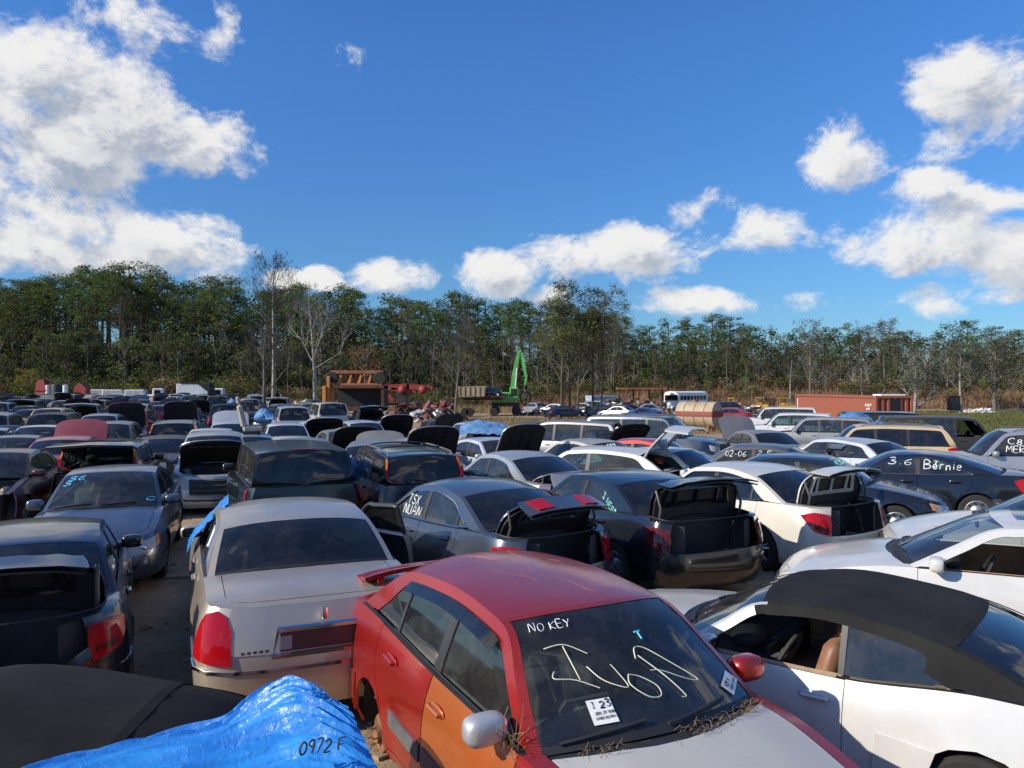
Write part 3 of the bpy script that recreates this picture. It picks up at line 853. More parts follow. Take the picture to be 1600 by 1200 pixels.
    # ---- hood
    if not no_front:
        gs = lin(0, S.xcow-.0, 16); pts = []
        for g in gs:
            x, y = inner(g)
            if x < S.xcow-.1: pts.append((x, y))
        xb_ = S.xcow-.06
        back = [(lerp(S.xcow, S.rs[0][1], (abs(v))**2)-.07, v*inner(S.xcow)[1]) for v in lin(1, -1, 9)]
        q = [(x, y) for x, y in pts]+back+[(x, -y) for x, y in pts[::-1]][:-1]
        q = q if q[0] != q[1] else q[1:]
        m = MB(); m.patch(inset(q, .006), S.top, (cell, cell*1.2), 0, out=(0, 0, 1), skirt=.02)
        if hood == 'open':
            u_ = MB(); u_.patch(inset(q, .02), S.top, (cell*1.4, cell*1.6), 0, out=(0, 0, 1), off=-.025, skirt=.02)
            for yy in (-.3, 0, .3): u_.tube([Vector(S.top(x, yy))-Vector((0, 0, .04)) for x in lin(.35, xb_-.15, 5)], .03, 0, 5)
            u_.tube([Vector(S.top(.45, y))-Vector((0, 0, .04)) for y in lin(-.5, .5, 5)], .03, 0, 5)
            piv = Vector((S.X(S.xcow-.02), 0, S.ZS(S.xcow)+.03)); M = Matrix.Translation(piv) @ Matrix.Rotation(radians(-hood_deg), 4, 'Y') @ Matrix.Translation(-piv)
            m.xform(M); u_.xform(M)
            h = P('hood', m, ['paint']); P('hood_lining', u_, ['dark'], h)
        elif hood == 'closed': P('hood', m, ['paint'])
        if hood != 'closed':
            engine_bay(S, P, lod)
        m = MB()
        m.patch([(lerp(S.xcow, S.rs[0][1], v*v)-.10, v*inner(S.xcow)[1]*1.06) for v in lin(-1, 1, 9)]+[(lerp(S.xcow, S.rs[0][1], v*v)+.08, v*inner(S.xcow)[1]*1.06) for v in lin(1, -1, 9)],
                lambda x, y: (S.X(x), y, S.topz(x, y)-.012), (.1, .2), 0, out=(0, 0, 1))
        P('cowl', m, ['black_plastic'])
    else: engine_bay(S, P, lod)
    # ---- trunk
    if not hatchb:
        gs = lin(xbs-.0, L, 14); pts = [inner(g) for g in gs]
        pts = [p for p in pts if p[0] > S.xb+.06]
        fr_ = [(lerp(S.xb+S.backin, xbs, v*v)+.02, v*inner(xbs)[1]) for v in lin(-1, 1, 9)]
        q = fr_+pts+[(x, -y) for x, y in pts[::-1]][1:]
        m = MB(); m.patch(inset(q, .006), S.top, (cell, cell*1.2), 0, out=(0, 0, 1), skirt=.02)
        low = MB(); low.patch([(gin+.004, zop+.01), (L, zop+.01), (L, 1), (gin+.004, 1)], W, (cell, .1), 0, out=(-1, 0, 0), off=.006 if trunk != 'open' else 0, skirt=.012)
        low = both(low)
        st = MB(); xs_ = L-.06*1.2
        st.grid(lambda g, k: S.top(*[(lerp(S.plan(g, 1)[0], inner(g)[0], k)), (lerp(S.plan(g, 1)[1]*S.PR(1), inner(g)[1], k))]), lin(gin+.004, L, 6), [0, 1], 0, out=(0, 0, 1))
        st = both(st)
        if trunk == 'open':
            m.join(low); m.join(st)
            u_ = MB(); u_.join(m)
            u_.v = [(p[0]+.03, p[1]*.95, p[2]-.03) for p in u_.v]
            piv = Vector((S.X(S.xb+.12), 0, S.ZS(S.xb)+.02)); M = Matrix.Translation(piv) @ Matrix.Rotation(radians(trunk_deg), 4, 'Y') @ Matrix.Translation(-piv)
            m.xform(M); u_.xform(M)
            rb_ = MB(); xa_1, xb_1 = S.xb+.25, L-.22; yw_ = inner(S.xb+.4)[1]*.78
            lp_ = [(xa_1, -yw_), (xb_1, -yw_*.9), (xb_1, yw_*.9), (xa_1, yw_)]
            for a_, b_ in zip(lp_, lp_[1:]+lp_[:1]): rb_.tube([Vector(S.top(lerp(a_[0], b_[0], t), lerp(a_[1], b_[1], t)))-Vector((0, 0, .055)) for t in lin(0, 1, 6)], .028, 0, 5)
            for yv in (-.34, 0, .34): rb_.tube([Vector(S.top(x, yv))-Vector((0, 0, .055)) for x in lin(xa_1, xb_1, 5)], .022, 0, 5)
            rb_.xform(M)
            h = P('trunk_lid', m, ['paint']); li_ = P('lid_lining', u_, ['dark'], h); P('lid_ribs', rb_, ['paint'], h, kind='stuff')
            if tail_on_lid:
                for sg in (1, -1):
                    t_ = MB(); t_.patch([(L-.125, .66), (L-.05, .66), (L-.06, .95), (L-.145, .95)], W, (.05, .08), 0, out=(-1, 0, 0), off=.014, skirt=.014)
                    if sg < 0: t_ = t_.mirror()
                    t_.xform(M); P('lid_lamp', t_, ['lens_red'], h)
            for sg in (1, -1):
                t_ = MB(); y = sg*(inner(S.xb+.2)[1]-.06)
                a = Vector((S.X(S.xb+.16), y, S.ZS(S.xb)-.12)); b = M @ Vector((S.X(S.xb+.45), y, S.ZS(S.xb)-.03))
                t_.tube([a, a+Vector((-.10, 0, .02)), lerp(a, b, .5)+Vector((-.12, 0, .02)), b+Vector((0, 0, 0))], .018, 0, 6)
                P('hinge_arm', t_, ['trim_grey' if lod else 'steel'], h)
        elif trunk == 'closed':
            P('trunk_lid', m, ['paint']); P('tail_panel', low, ['paint'])
        if trunk != 'closed':
            t_ = MB(); y1 = inner(S.xb+.3)[1]; x0_ = S.xb+.0; x1_ = L-.12
            zf = .42; zt = S.ZS(S.xb)-.02
            yy_ = lambda x: min(y1, S.wt(min(x, x1_))-.10)
            for sg in (1, -1): t_.grid(lambda x, k: (S.X(x), sg*yy_(x), lerp(zf, S.ZS(x)-.03, k)), lin(x0_, x1_, 7), [0, 1])
            t_.grid(lambda x, y: (S.X(x), y*yy_(x), zf), lin(x0_, x1_, 7), lin(-1, 1, 4))
            t_.grid(lambda y, z: (S.X(x0_+.02), y, z), lin(-y1, y1, 3), lin(zf, zt, 3))
            t_.grid(lambda y, z: (S.X(x1_+.0), y*yy_(x1_), z), lin(-1, 1, 3), lin(zf, .64, 2))
            rnd = random.Random(int(L*1000)+5)
            cl_ = MB()
            for _ in range(7 if lod == 0 else 3):
                cl_.box((S.X(rnd.uniform(x0_+.3, x1_-.2)), rnd.uniform(-.5, .5), zf+.05), (rnd.uniform(.05, .2), rnd.uniform(.05, .15), rnd.uniform(.03, .10)), 1, Matrix.Rotation(rnd.uniform(0, 3), 3, 'Z'), bev=.02)
            P('trunk_liner', t_, ['interior_dark', 'interior_grey']); P('trunk_clutter', cl_, ['interior_dark', 'interior_grey'])
            rim_ = MB(); 
            pr = [Vector(S.top(x, y))+Vector((0, 0, .006)) for x, y in inset(q, .0)]
            rim_.tube(pr[9:-1], .010, 0, 5); P('weather_strip', rim_, ['rubber'])
    if hatch == 'open' and not soft:
        t_ = MB(); y1 = S.W/2-.16; zf = .50
        t_.grid(lambda x, y: (S.X(x), y, zf), lin(S.xb-1.0, L-.1, 4), lin(-y1, y1, 4)); P('cargo_floor', t_, ['interior_grey'])
    # ---- rails, antennae
    if rails:
        for sg in (1, -1):
            m = MB(); pts = [Vector(S.T(u, .88))+Vector((0, 0, .045)) for u in lin(1.15, 1.9, 7)]
            pts = [Vector(S.T(1.08, .88))]+pts+[Vector(S.T(1.96, .88))]
            m.tube(pts, .016, 0, 6)
            if sg < 0: m = m.mirror()
            P('roof_rail', m, ['trim_grey' if rails is True else rails], ri_)
        if lod == 0:
            for u in (1.35, 1.7):
              m = MB(); m.tube([Vector(S.T(u, v))+Vector((0, 0, .05 if abs(v) > .8 else .06)) for v in lin(-.86, .86, 7)], .014, 0, 5)
              P('cross_bar', m, ['black_plastic'], ri_)
    # ---- wheels
    for k, (xa, sg) in enumerate(((S.xf, 1), (S.xf, -1), (S.xr, 1), (S.xr, -1))):
        if k in nowheel:
            t_ = MB(); t_.lathe([(.001, .02), (.06, .02), (.065, -.01), (.125, -.015), (.135, -.03), (.135, -.09), (.001, -.09)], 20)
            for a in range(5): t_.tube([(cos(a*2*pi/5)*.057, .02, sin(a*2*pi/5)*.057), (cos(a*2*pi/5)*.057, .06, sin(a*2*pi/5)*.057)], .007, 0, 5)
            t_.tube([(0, -.05, 0), (0, -.5, .02)], .03, 0, 6)
            P('brake_drum', t_ if sg > 0 else t_.mirror(), ['rust'], loc=(S.X(xa), sg*(S.W/2-.06), S.R-.06)); continue
        ty, rm = wheel_cache(S.R, wheels, 28 if lod == 0 else 14)
        parts.append(dict(name='wheel', me=ty, parent=None, label=None, loc=(S.X(xa), sg*(S.W/2-.115), S.R), rot=(0, 0, 0 if sg > 0 else pi))); j = len(parts)-1
        parts.append(dict(name='rim', me=rm, parent=j, label=None, loc=None, rot=None))
    # ---- interior
    for nm, mb, mats in make_interior(S, interior, lod): P(nm, mb, mats, ang=50)
    return dict(S=S, parts=parts, W=S.wall)
_wc = {}
def wheel_cache(R, kind, n):
    k = (round(R, 3), kind, n)
    if k not in _wc:
        t, r = make_wheel(R, kind, n)
        _wc[k] = (t.mesh('wheel', ['tyre']), r.mesh('rim', ['steel' if kind == 'steel' else 'rim', 'dark']))
    return _wc[k]
def engine_bay(S, P, lod):
    m = MB(); rnd = random.Random(int(S.L*100)); y1 = S.wt(S.xf)*.84; x0, x1 = .30, S.xcow-.05; zf = .30; zt = S.ZS(S.xf)-.05
    m.grid(lambda x, y: (S.X(x), y*min(y1, S.wt(x)-.1), zf), lin(x0, x1, 4), lin(-1, 1, 3))
    for sg in (1, -1): m.grid(lambda x, k: (S.X(x), sg*min(y1, S.wt(x)-.10), lerp(zf, S.ZS(x)-.02, k)), lin(x0, x1, 6), [0, 1])
    m.grid(lambda y, z: (S.X(x1), y, z), lin(-y1, y1, 3), lin(zf, zt, 2)); m.grid(lambda y, z: (S.X(x0), y*min(y1, S.wt(x0)-.10), z), lin(-1, 1, 3), lin(zf, zt-.12, 2))
    P('engine_bay', m, ['dark'])
    m = MB()
    m.box((S.X(.75), .05, .58), (.22, .30, .16), 1, bev=.04); m.box((S.X(.72), .02, .74), (.14, .22, .04), 0, bev=.02)
    for sg in (1, -1): m.lathe([(.001, .06), (.07, .06), (.11, .0), (.12, -.2)], 12, 0, 'Z', (S.X(S.xf), sg*(y1-.12), zt-.06))
    m.box((S.X(.5), -.45, .66), (.09, .13, .09), 0, bev=.01); m.box((S.X(.55), .48, .62), (.12, .11, .12), 1, bev=.03)
    for k in range(10 if lod == 0 else 5):
        a = Vector((S.X(rnd.uniform(.45, 1.15)), rnd.uniform(-.55, .55), rnd.uniform(.6, .76))); b = a+Vector((rnd.uniform(-.35, .35), rnd.uniform(-.4, .4), rnd.uniform(-.12, .1)))
        m.tube([a, (a+b)/2+Vector((0, 0, .08)), b], rnd.uniform(.008, .022), 2, 5)
    P('engine', m, ['engine', 'engine', 'hose'])

def spawn(proto, name, loc, heading, paintmat, label, cat, group=None, tilt=(0, 0), skip=(), scale=None):
    root = empty(name, loc, radians(heading), label, cat, group)
    root.rotation_euler = (radians(tilt[0]), radians(tilt[1]), radians(heading))
    objs = []
    for p in proto['parts']:
        if p['name'] in skip: objs.append(None); continue
        par = root if p['parent'] is None else objs[p['parent']]
        if par is None: objs.append(None); continue
        o = add(p['name'], p['me'], par, p['loc'], p['rot'])
        for i, sl in enumerate(o.material_slots):
            if sl.material is None: sl.link = 'OBJECT'; sl.material = paintmat
        if p['label']: o['label'] = p['label']
        if p.get('kind'): o['kind'] = p['kind']
        objs.append(o)
    return root, objs

def merge_proto(pr, drop=('steering_wheel', 'wiper', 'rear_view_mirror', 'dashboard', 'cabin_lining', 'door_handle', 'licence_plate', 'hinge_arm', 'trunk_liner', 'trunk_clutter')):
    mats = []; V = []; F = []; MI = []; SM = []
    for p in pr['parts']:
        if p['name'] in drop: continue
        me = p['me']; off = Vector(p['loc'] or (0, 0, 0)); flip = bool(p.get('rot') and abs(p['rot'][2]) > 1)
        if p['name'] == 'rim': off = Vector(pr['parts'][p['parent']]['loc']); flip = abs((pr['parts'][p['parent']]['rot'] or (0,0,0))[2]) > 1
        ml = []
        for m in me.materials:
            if m not in mats: mats.append(m)
            ml.append(mats.index(m))
        o = len(V); sg = -1 if flip else 1
        for v in me.vertices: V.append((v.co.x*sg+off.x, v.co.y*sg+off.y, v.co.z+off.z))
        for f in me.polygons: F.append(tuple(i+o for i in f.vertices)); MI.append(ml[f.material_index])
    me = bpy.data.meshes.new('far_car'); me.from_pydata(V, [], F)
    for m in mats: me.materials.append(m)
    me.polygons.foreach_set('material_index', MI); me.polygons.foreach_set('use_smooth', [True]*len(F)); me.update(); me.set_sharp_from_angle(angle=radians(40))
    return me
# ------------------------------------------------------------------ hand lettering (marker strokes on glass)
FONT = {
 'A': [[(0,0),(.4,1),(.8,0)],[(.15,.4),(.65,.4)]], 'B': [[(0,0),(0,1),(.5,.95),(.55,.7),(.05,.52),(.6,.45),(.65,.12),(0,0)]],
 'C': [[(.7,.85),(.4,1),(.05,.7),(.05,.25),(.4,0),(.7,.15)]], 'E': [[(.6,1),(0,1),(0,0),(.6,0)],[(0,.5),(.5,.5)]],
 'G': [[(.7,.85),(.4,1),(.05,.7),(.05,.25),(.4,0),(.7,.15),(.7,.45),(.45,.45)]], 'I': [[(.05,1),(.65,1)],[(.35,1),(.35,0)],[(.05,0),(.65,0)]],
 'J': [[(.6,1),(.6,.2),(.35,0),(.1,.15)]], 'K': [[(0,0),(0,1)],[(.6,1),(.03,.45),(.62,0)]], 'L': [[(0,1),(0,0),(.55,0)]],
 'M': [[(0,0),(.08,1),(.4,.4),(.72,1),(.8,0)]], 'N': [[(0,0),(.05,1),(.6,.02),(.65,1)]], 'O': [[(.35,1),(.05,.75),(.05,.25),(.35,0),(.65,.25),(.65,.75),(.35,1)]],
 'R': [[(0,0),(0,1),(.5,.95),(.55,.65),(.05,.5),(.6,0)]], 'S': [[(.6,.9),(.3,1),(.05,.8),(.15,.58),(.55,.42),(.62,.15),(.3,0),(0,.12)]],
 'T': [[(0,1),(.7,1)],[(.35,1),(.33,0)]], 'U': [[(0,1),(.02,.2),(.3,0),(.58,.2),(.6,1)]], 'X': [[(0,1),(.6,0)],[(.6,1),(0,0)]], 'Y': [[(0,1),(.32,.5),(.65,1)],[(.32,.5),(.2,0)]],
 'a': [[(.5,.5),(.2,.55),(.02,.28),(.15,.02),(.45,.1),(.5,.5),(.55,.02)]], 'b': [[(0,1),(.02,0),(.35,.05),(.45,.3),(.25,.52),(.03,.35)]], 'e': [[(.05,.28),(.45,.32),(.35,.55),(.1,.48),(.05,.15),(.3,0),(.5,.12)]],
 'i': [[(.1,.55),(.12,0)],[(.1,.75),(.12,.78)]], 'l': [[(.1,1),(.1,.1),(.25,0)]], 'n': [[(.02,0),(.02,.55)],[(.02,.35),(.25,.56),(.42,.4),(.44,0)]], 'r': [[(.02,0),(.02,.55)],[(.02,.35),(.2,.55),(.38,.5)]], 'u': [[(0,.55),(.05,.1),(.25,0),(.42,.15),(.44,.55),(.46,0)]],
 '0': [[(.3,1),(.03,.7),(.05,.25),(.3,0),(.55,.3),(.55,.75),(.3,1)]], '1': [[(.1,.8),(.25,1),(.25,0)]], '2': [[(.05,.8),(.3,1),(.55,.8),(.45,.5),(.02,0),(.6,.02)]],
 '3': [[(.05,.9),(.4,1),(.5,.75),(.2,.52),(.55,.4),(.5,.08),(.2,0),(.02,.12)]], '5': [[(.55,1),(.1,1),(.06,.58),(.4,.6),(.55,.3),(.35,0),(.02,.08)]], '6': [[(.5,.95),(.15,.7),(.03,.25),(.3,0),(.52,.22),(.35,.48),(.06,.32)]],
 '8': [[(.3,.52),(.06,.75),(.3,1),(.54,.75),(.3,.52),(.03,.25),(.3,0),(.57,.25),(.3,.52)]], '4': [[(.45,0),(.45,1),(.02,.35),(.6,.35)]], '7': [[(.02,1),(.58,1),(.2,0)]], '9': [[(.52,.65),(.3,.5),(.05,.75),(.3,1),(.52,.75),(.4,0)]],
 'P': [[(0,0),(0,1),(.5,.95),(.55,.65),(.05,.5)]], 'D': [[(0,0),(0,1),(.4,.95),(.6,.5),(.4,.05),(0,0)]], 'F': [[(.6,1),(0,1),(0,0)],[(0,.5),(.5,.5)]], 'V': [[(0,1),(.3,0),(.6,1)]], 'Q': [[(.35,1),(.05,.75),(.05,.25),(.35,0),(.65,.25),(.65,.75),(.35,1)],[(.4,.25),(.7,-.05)]], 'H': [[(0,0),(0,1)],[(.6,0),(.6,1)],[(0,.5),(.6,.5)]], 'W': [[(0,1),(.2,0),(.4,.7),(.6,0),(.8,1)]],
 's': [[(.4,.5),(.1,.5),(.1,.32),(.38,.22),(.3,0),(0,.04)]], 'x': [[(0,.55),(.4,0)],[(.4,.55),(0,0)]], 't': [[(.15,.9),(.15,.1),(.3,0)],[(0,.6),(.35,.6)]],
 '.': [[(.1,.0),(.14,.05)]], '-': [[(.05,.45),(.45,.45)]], ':': [[(.1,.1),(.12,.15)], [(.1,.5),(.12,.55)]],
}
def smooth_line(P, n=4):
    if len(P) < 3: return P
    out = []
    Q = [P[0]]+list(P)+[P[-1]]
    for i in range(1, len(Q)-2):
        p0, p1, p2, p3 = Q[i-1:i+3]
        for k in range(n):
            t = k/n; c = [.5*((2*p1[j])+(-p0[j]+p2[j])*t+(2*p0[j]-5*p1[j]+4*p2[j]-p3[j])*t*t+(-p0[j]+3*p1[j]-3*p2[j]+p3[j])*t**3) for j in (0, 1)]
            out.append(tuple(c))
    out.append(P[-1]); return out
RED_SCRAWL = [[(0,.95),(.14,.97),(.28,.80)],[(.13,.95),(.17,.45)],[(.03,.62),(.02,.52),(.14,.46),(.27,.30)],[(.24,.62),(.30,.42),(.38,.30),(.45,.26),(.42,.50),(.40,.60)],
 [(.49,.42),(.47,.28),(.55,.08),(.63,.06),(.64,.20),(.56,.36),(.49,.42)],[(.60,.62),(.64,.78),(.72,.74),(.84,.48),(.97,.16),(.90,.18),(.74,.38),(.66,.42)],[(.63,.66),(.74,.30),(.80,.0),(.77,-.02)]]
def lettering(txt, fn, w, h, r=.006, seed=1, spacing=.28, slant=.12, mb=None):
    """txt laid out in a w x h box; fn(a, b) maps box coordinates to the glass"""
    rnd = random.Random(seed); adv = 0; items = []
    for ch in txt:
        if ch == ' ': adv += .5; continue
        g = FONT[ch]; wd = max(p[0] for l in g for p in l)
        items.append((g, adv)); adv += wd+spacing
    tot = adv-spacing; m = mb or MB()
    for g, a0 in items:
        dy = rnd.uniform(-.08, .08); sc = rnd.uniform(.88, 1.08)
        for l in g:
            P = [((a0+p[0]+p[1]*slant+rnd.uniform(-.02, .02))/tot*w, (p[1]*sc+dy+rnd.uniform(-.02, .02))*h) for p in l]
            P = smooth_line(P) if len(P) > 2 else P
            m.tube([fn(*p) for p in P], r*rnd.uniform(.75, 1.25), 0, 4, r2=r*rnd.uniform(.35, 1.1))
    return m
def on_side(S, x0, z0, sg=1, off=.006, rise=0):
    """left side reads towards the rear, right side towards the front"""
    def f(a, b):
        x = x0+a*sg; z = z0+b+rise*a; p = S.sheet(x, z, -off+.008)
        return (p[0], p[1]*sg, p[2])
    return f
def on_windshield(S, v0, u0, off=.010, wsc=None, hsc=None, rot=0, rear=False):
    W_ = S.T(.5, 1)[1]; ln = (Vector(S.T(.9, 0))-Vector(S.T(.1, 0))).length/.8
    def f(a, b):
        a, b = a*cos(rot)-b*sin(rot), a*sin(rot)+b*cos(rot)
        if rear:
            ln2 = (Vector(S.T(2.9, 0))-Vector(S.T(2.1, 0))).length/.8
            p = S.T(u0-b/ln2, v0-a/W_); return (p[0]-off*.6, p[1], p[2]+off*.8)
        p = S.T(u0+b/ln, v0+a/W_); return (p[0]+off*.5, p[1], p[2]+off*.85)
    return f
def mark(parent, name, mb, mat):
    o = add(name, mb.mesh(name, [mat]), parent); o['kind'] = 'stuff'; return o
# ------------------------------------------------------------------ ground height
_gL = pchip([(0, 0), (7, 0), (11, .08), (22, -.03), (40, .02), (70, .12), (100, .12), (400, .1)])
_g = pchip([(0, 0), (7, 0), (11, .08), (15, .02), (22, -.12), (34, -.25), (60, -.55), (95, -.72), (400, -.75)])
def gz(x, y):
    k_ = min(1, max(0, (x/max(y, 5)+.30)/.22)); k_ = k_*k_*(3-2*k_); b = lerp(_gL(max(0, y)), _g(max(0, y)), k_)
    n = mnoise.noise(Vector((x*.12, y*.12, 0)))*.06+mnoise.noise(Vector((x*.5, y*.5, 4)))*.02
    return b+n*min(1, max(0, (y-2)/6))
def px2x(px, d): return (px-800.0)*d/FPX

# ------------------------------------------------------------------ paints
P_RED = paint('paint_red', (.50, .022, .014), .66, .34, dust=.10); P_ORANGE = paint('paint_orange', (.52, .13, .025), .5, .38, dust=.22)
P_MAROON = paint('paint_maroon', (.075, .012, .018), .4, .3, dust=.3); P_BURG = paint('paint_burgundy', (.26, .015, .03), .2, .4, dust=.3)
P_SILVER = paint('paint_silver', (.42, .43, .44), .65, .35, dust=.35); P_LSILVER = paint('paint_light_silver', (.55, .57, .59), .55, .4, dust=.3)
P_CHAMP = paint('paint_champagne', (.53, .455, .365), .66, .40, dust=.16); P_BEIGE = paint('paint_beige', (.44, .40, .34), .5, .4, dust=.4)
P_TAN = paint('paint_tan', (.58, .44, .25), .15, .4, dust=.3); P_GREYBLUE = paint('paint_slate', (.075, .10, .15), .6, .3, dust=.12)
P_GREY = paint('paint_grey', (.085, .10, .13), .6, .28, dust=.10); P_MGREY = paint('paint_mid_grey', (.17, .175, .185), .5, .4, dust=.5)
P_BLACK = paint('paint_black', (.006, .007, .009), .0, .2, dust=.045); P_NAVY = paint('paint_navy', (.006, .013, .034), .2, .25, dust=.06)
P_DGREEN = paint('paint_dark_green', (.006, .010, .010), .1, .3, dust=.08); P_TEAL = paint('paint_teal', (.10, .19, .20), .5, .35, dust=.3)
P_WHITE = paint('paint_white', (.56, .555, .535), .0, .3, dust=.12); P_OWHITE = paint('paint_pearl_white', (.57, .545, .48), .05, .3, dust=.15)
P_SAGE = paint('paint_sage', (.16, .20, .18), .5, .4, dust=.5); P_BLUE = paint('paint_blue', (.03, .08, .24), .4, .3, dust=.25); P_SKYB = paint('paint_pale_blue', (.30, .40, .52), .5, .35, dust=.3)
P_PRIMER = paint('paint_faded_black', (.018, .018, .020), .0, .6, dust=.3, coat=.15)
P_HOODW = paint('paint_chalky_white', (.50, .50, .48), .0, .6, dust=.5, coat=.2); P_GOLD = paint('paint_gold', (.42, .34, .23), .5, .4, dust=.35)

# ------------------------------------------------------------------ shapes
def SH(**k): return Shape(**k)
S_SEDAN = SH()
S_RIO = SH(L=4.36, W=1.69, H=1.47, xf=.80, xr=3.30, R=.29, zs=[(0, .62), (.12, .70), (.5, .83), (1.05, .95), (2.4, .98), (3.6, 1.03), (4.15, 1.02), (4.36, .96)], roofdrop=.025, xcow=1.02, cowin=.18, xw=1.76, xm=2.45, xre=3.18, xb=3.84, backin=.08,
           cp=.20, ap=.07, xd=(1.26, 2.32, 3.26), pill=(2.34,), quarter=3.04, tum=.44, pw=.10, lf=.55)
S_TOWN = SH(L=5.47, W=1.99, H=1.49, xf=1.02, xr=4.00, R=.33, zs=[(0, .68), (.12, .76), (.6, .88), (1.55, .98), (3.2, 1.02), (4.3, 1.05), (5.1, 1.03), (5.47, .98)], xcow=1.62, cowin=.18, xw=2.42, xm=3.05, xre=3.72, xb=4.36, backin=.10,
            cp=.32, xd=(1.82, 2.98, 4.02), pill=(2.98,), tum=.40, nr=3.4, lr=.42, railz=.07, nf=3, tailx=.12, deck_in=.16)
S_CONV = SH(L=4.65, W=1.86, H=1.34, xf=.98, xr=3.55, R=.33, zs=[(0, .60), (.12, .66), (.6, .80), (1.45, .90), (2.8, .92), (3.6, 1.0), (4.3, .99), (4.65, .93)], xcow=1.42, cowin=.22, xw=2.12, xm=2.6, xre=3.38, xb=3.98, backin=.10,
            cp=.46, ap=.06, xd=(1.58, 2.80), pill=(2.76,), tum=.42, doors=2, roofdrop=.06, railz=.055, deck_in=.14, pw=.04, seatx=.86, seatz=-.05)
S_DOME = SH(L=4.65, W=1.86, H=1.42, xf=.98, xr=3.55, R=.33, zs=[(0, .60), (.12, .66), (.6, .80), (1.45, .90), (2.8, .92), (3.6, 1.0), (4.3, .99), (4.65, .93)], xcow=1.42, cowin=.22, xw=2.12, xm=2.75, xre=3.50, xb=4.02, backin=.10,
            cp=.46, ap=.06, xd=(1.58, 2.80), pill=(2.76,), tum=.42, doors=2, roofdrop=.13, railz=.16, deck_in=.14, pw=.04)
S_TSX = SH(L=4.66, W=1.76, H=1.456, xf=.93, xr=3.60, zs=[(0, .60), (.12, .68), (.6, .82), (1.3, .93), (2.8, .97), (4.0, 1.02), (4.45, 1.0), (4.66, .95)], xcow=1.27, xw=2.12, xm=2.65, xre=3.25, xb=3.98, xd=(1.50, 2.52, 3.48), pill=(2.53,), quarter=3.36, cp=.20)
S_BMW = SH(L=4.84, W=1.85, H=1.47, xf=.83, xr=3.72, R=.34, zs=[(0, .62), (.12, .70), (.6, .84), (1.4, .95), (2.9, .98), (4.1, 1.03), (4.6, 1.03), (4.84, .98)], xcow=1.45, xw=2.22, xm=2.85, xre=3.45, xb=4.12, xd=(1.62, 2.72, 3.66), pill=(2.73,), quarter=3.50, cp=.24)
S_BLK = SH(L=4.78, W=1.83, H=1.45, xf=1.0, xr=3.75, zs=[(0, .60), (.12, .68), (.6, .82), (1.4, .94), (2.9, .98), (4.1, 1.04), (4.5, 1.03), (4.78, .98)], xcow=1.40, xw=2.22, xm=2.8, xre=3.40, xb=4.10, xd=(1.60, 2.70, 3.62), pill=(2.71,), quarter=3.50, cp=.30, nr=3.2, lr=.4)
S_WSED = SH(L=4.80, W=1.83, H=1.47, xf=.98, xr=3.78, zs=[(0, .62), (.12, .70), (.6, .84), (1.3, .96), (2.9, .99), (4.1, 1.04), (4.6, 1.02), (4.80, .97)], xcow=1.25, cowin=.2, xw=2.20, xm=2.85, xre=3.45, xb=4.15, xd=(1.50, 2.72, 3.72), pill=(2.74,), pw=.14, quarter=None, cp=.22)
S_CTS = SH(L=4.87, W=1.84, H=1.46, xf=.90, xr=3.78, R=.34, nf=3.2, nr=3.4, lr=.35, zs=[(0, .66), (.12, .74), (.6, .87), (1.4, .97), (2.9, 1.01), (4.1, 1.07), (4.6, 1.08), (4.87, 1.03)], xcow=1.45, xw=2.28, xm=2.85, xre=3.35, xb=4.22, xd=(1.62, 2.74, 3.70), pill=(2.75,), cp=.30)
S_SUV = SH(L=4.50, W=1.80, H=1.68, xf=.88, xr=3.50, R=.35, zs=[(0, .78), (.12, .86), (.6, .97), (1.1, 1.04), (3, 1.08), (4.5, 1.10)], xcow=1.12, cowin=.16, xw=1.82, xm=2.7, xre=3.92, xb=4.32, backin=.04, cp=.13, xd=(1.35, 2.36, 3.22), pill=(2.37, 3.26), crown=.045, tum=.30, railz=.07, nr=3.6, lr=.35, roofdrop=.04)
S_CRV = SH(L=4.45, W=1.75, H=1.60, xf=.86, xr=3.48, R=.34, nf=3, nr=4.5, lr=.26, zs=[(0, .76), (.12, .86), (.6, .96), (1.1, 1.02), (3, 1.05), (4.45, 1.08)], xcow=1.08, cowin=.16, xw=1.72, xm=2.6, xre=4.06, xb=4.38, backin=.01, cp=.15, xd=(1.30, 2.30, 3.18), pill=(2.31, 3.22), crown=.04, tum=.20, railz=.05, roofdrop=.03, tall_lamp=1)
S_BOX = SH(L=4.79, W=1.90, H=1.72, xf=.84, xr=3.62, R=.37, nf=4, nr=5.5, lr=.20, lf=.42, zs=[(0, .90), (.08, 1.0), (.6, 1.08), (1.2, 1.12), (3, 1.14), (4.79, 1.16)], nosex=.05, xcow=1.22, cowin=.10, xw=1.68, xm=2.7, xre=4.50, xb=4.74, backin=.0, cp=.13, xd=(1.38, 2.40, 3.28), pill=(2.41, 3.32), crown=.03, tum=.16, railz=.05, roofdrop=.0)
S_BIG = SH(L=5.25, W=2.0, H=1.92, xf=.92, xr=3.95, R=.39, nf=3.4, nr=5, lr=.26, zs=[(0, .94), (.1, 1.04), (.6, 1.14), (1.2, 1.18), (3, 1.20), (5.25, 1.22)], nosex=.06, xcow=1.32, cowin=.14, xw=1.92, xm=3.0, xre=4.86, xb=5.16, backin=.02, cp=.15, xd=(1.52, 2.60, 3.52), pill=(2.61, 3.58), crown=.04, tum=.22, railz=.06, roofdrop=.02)
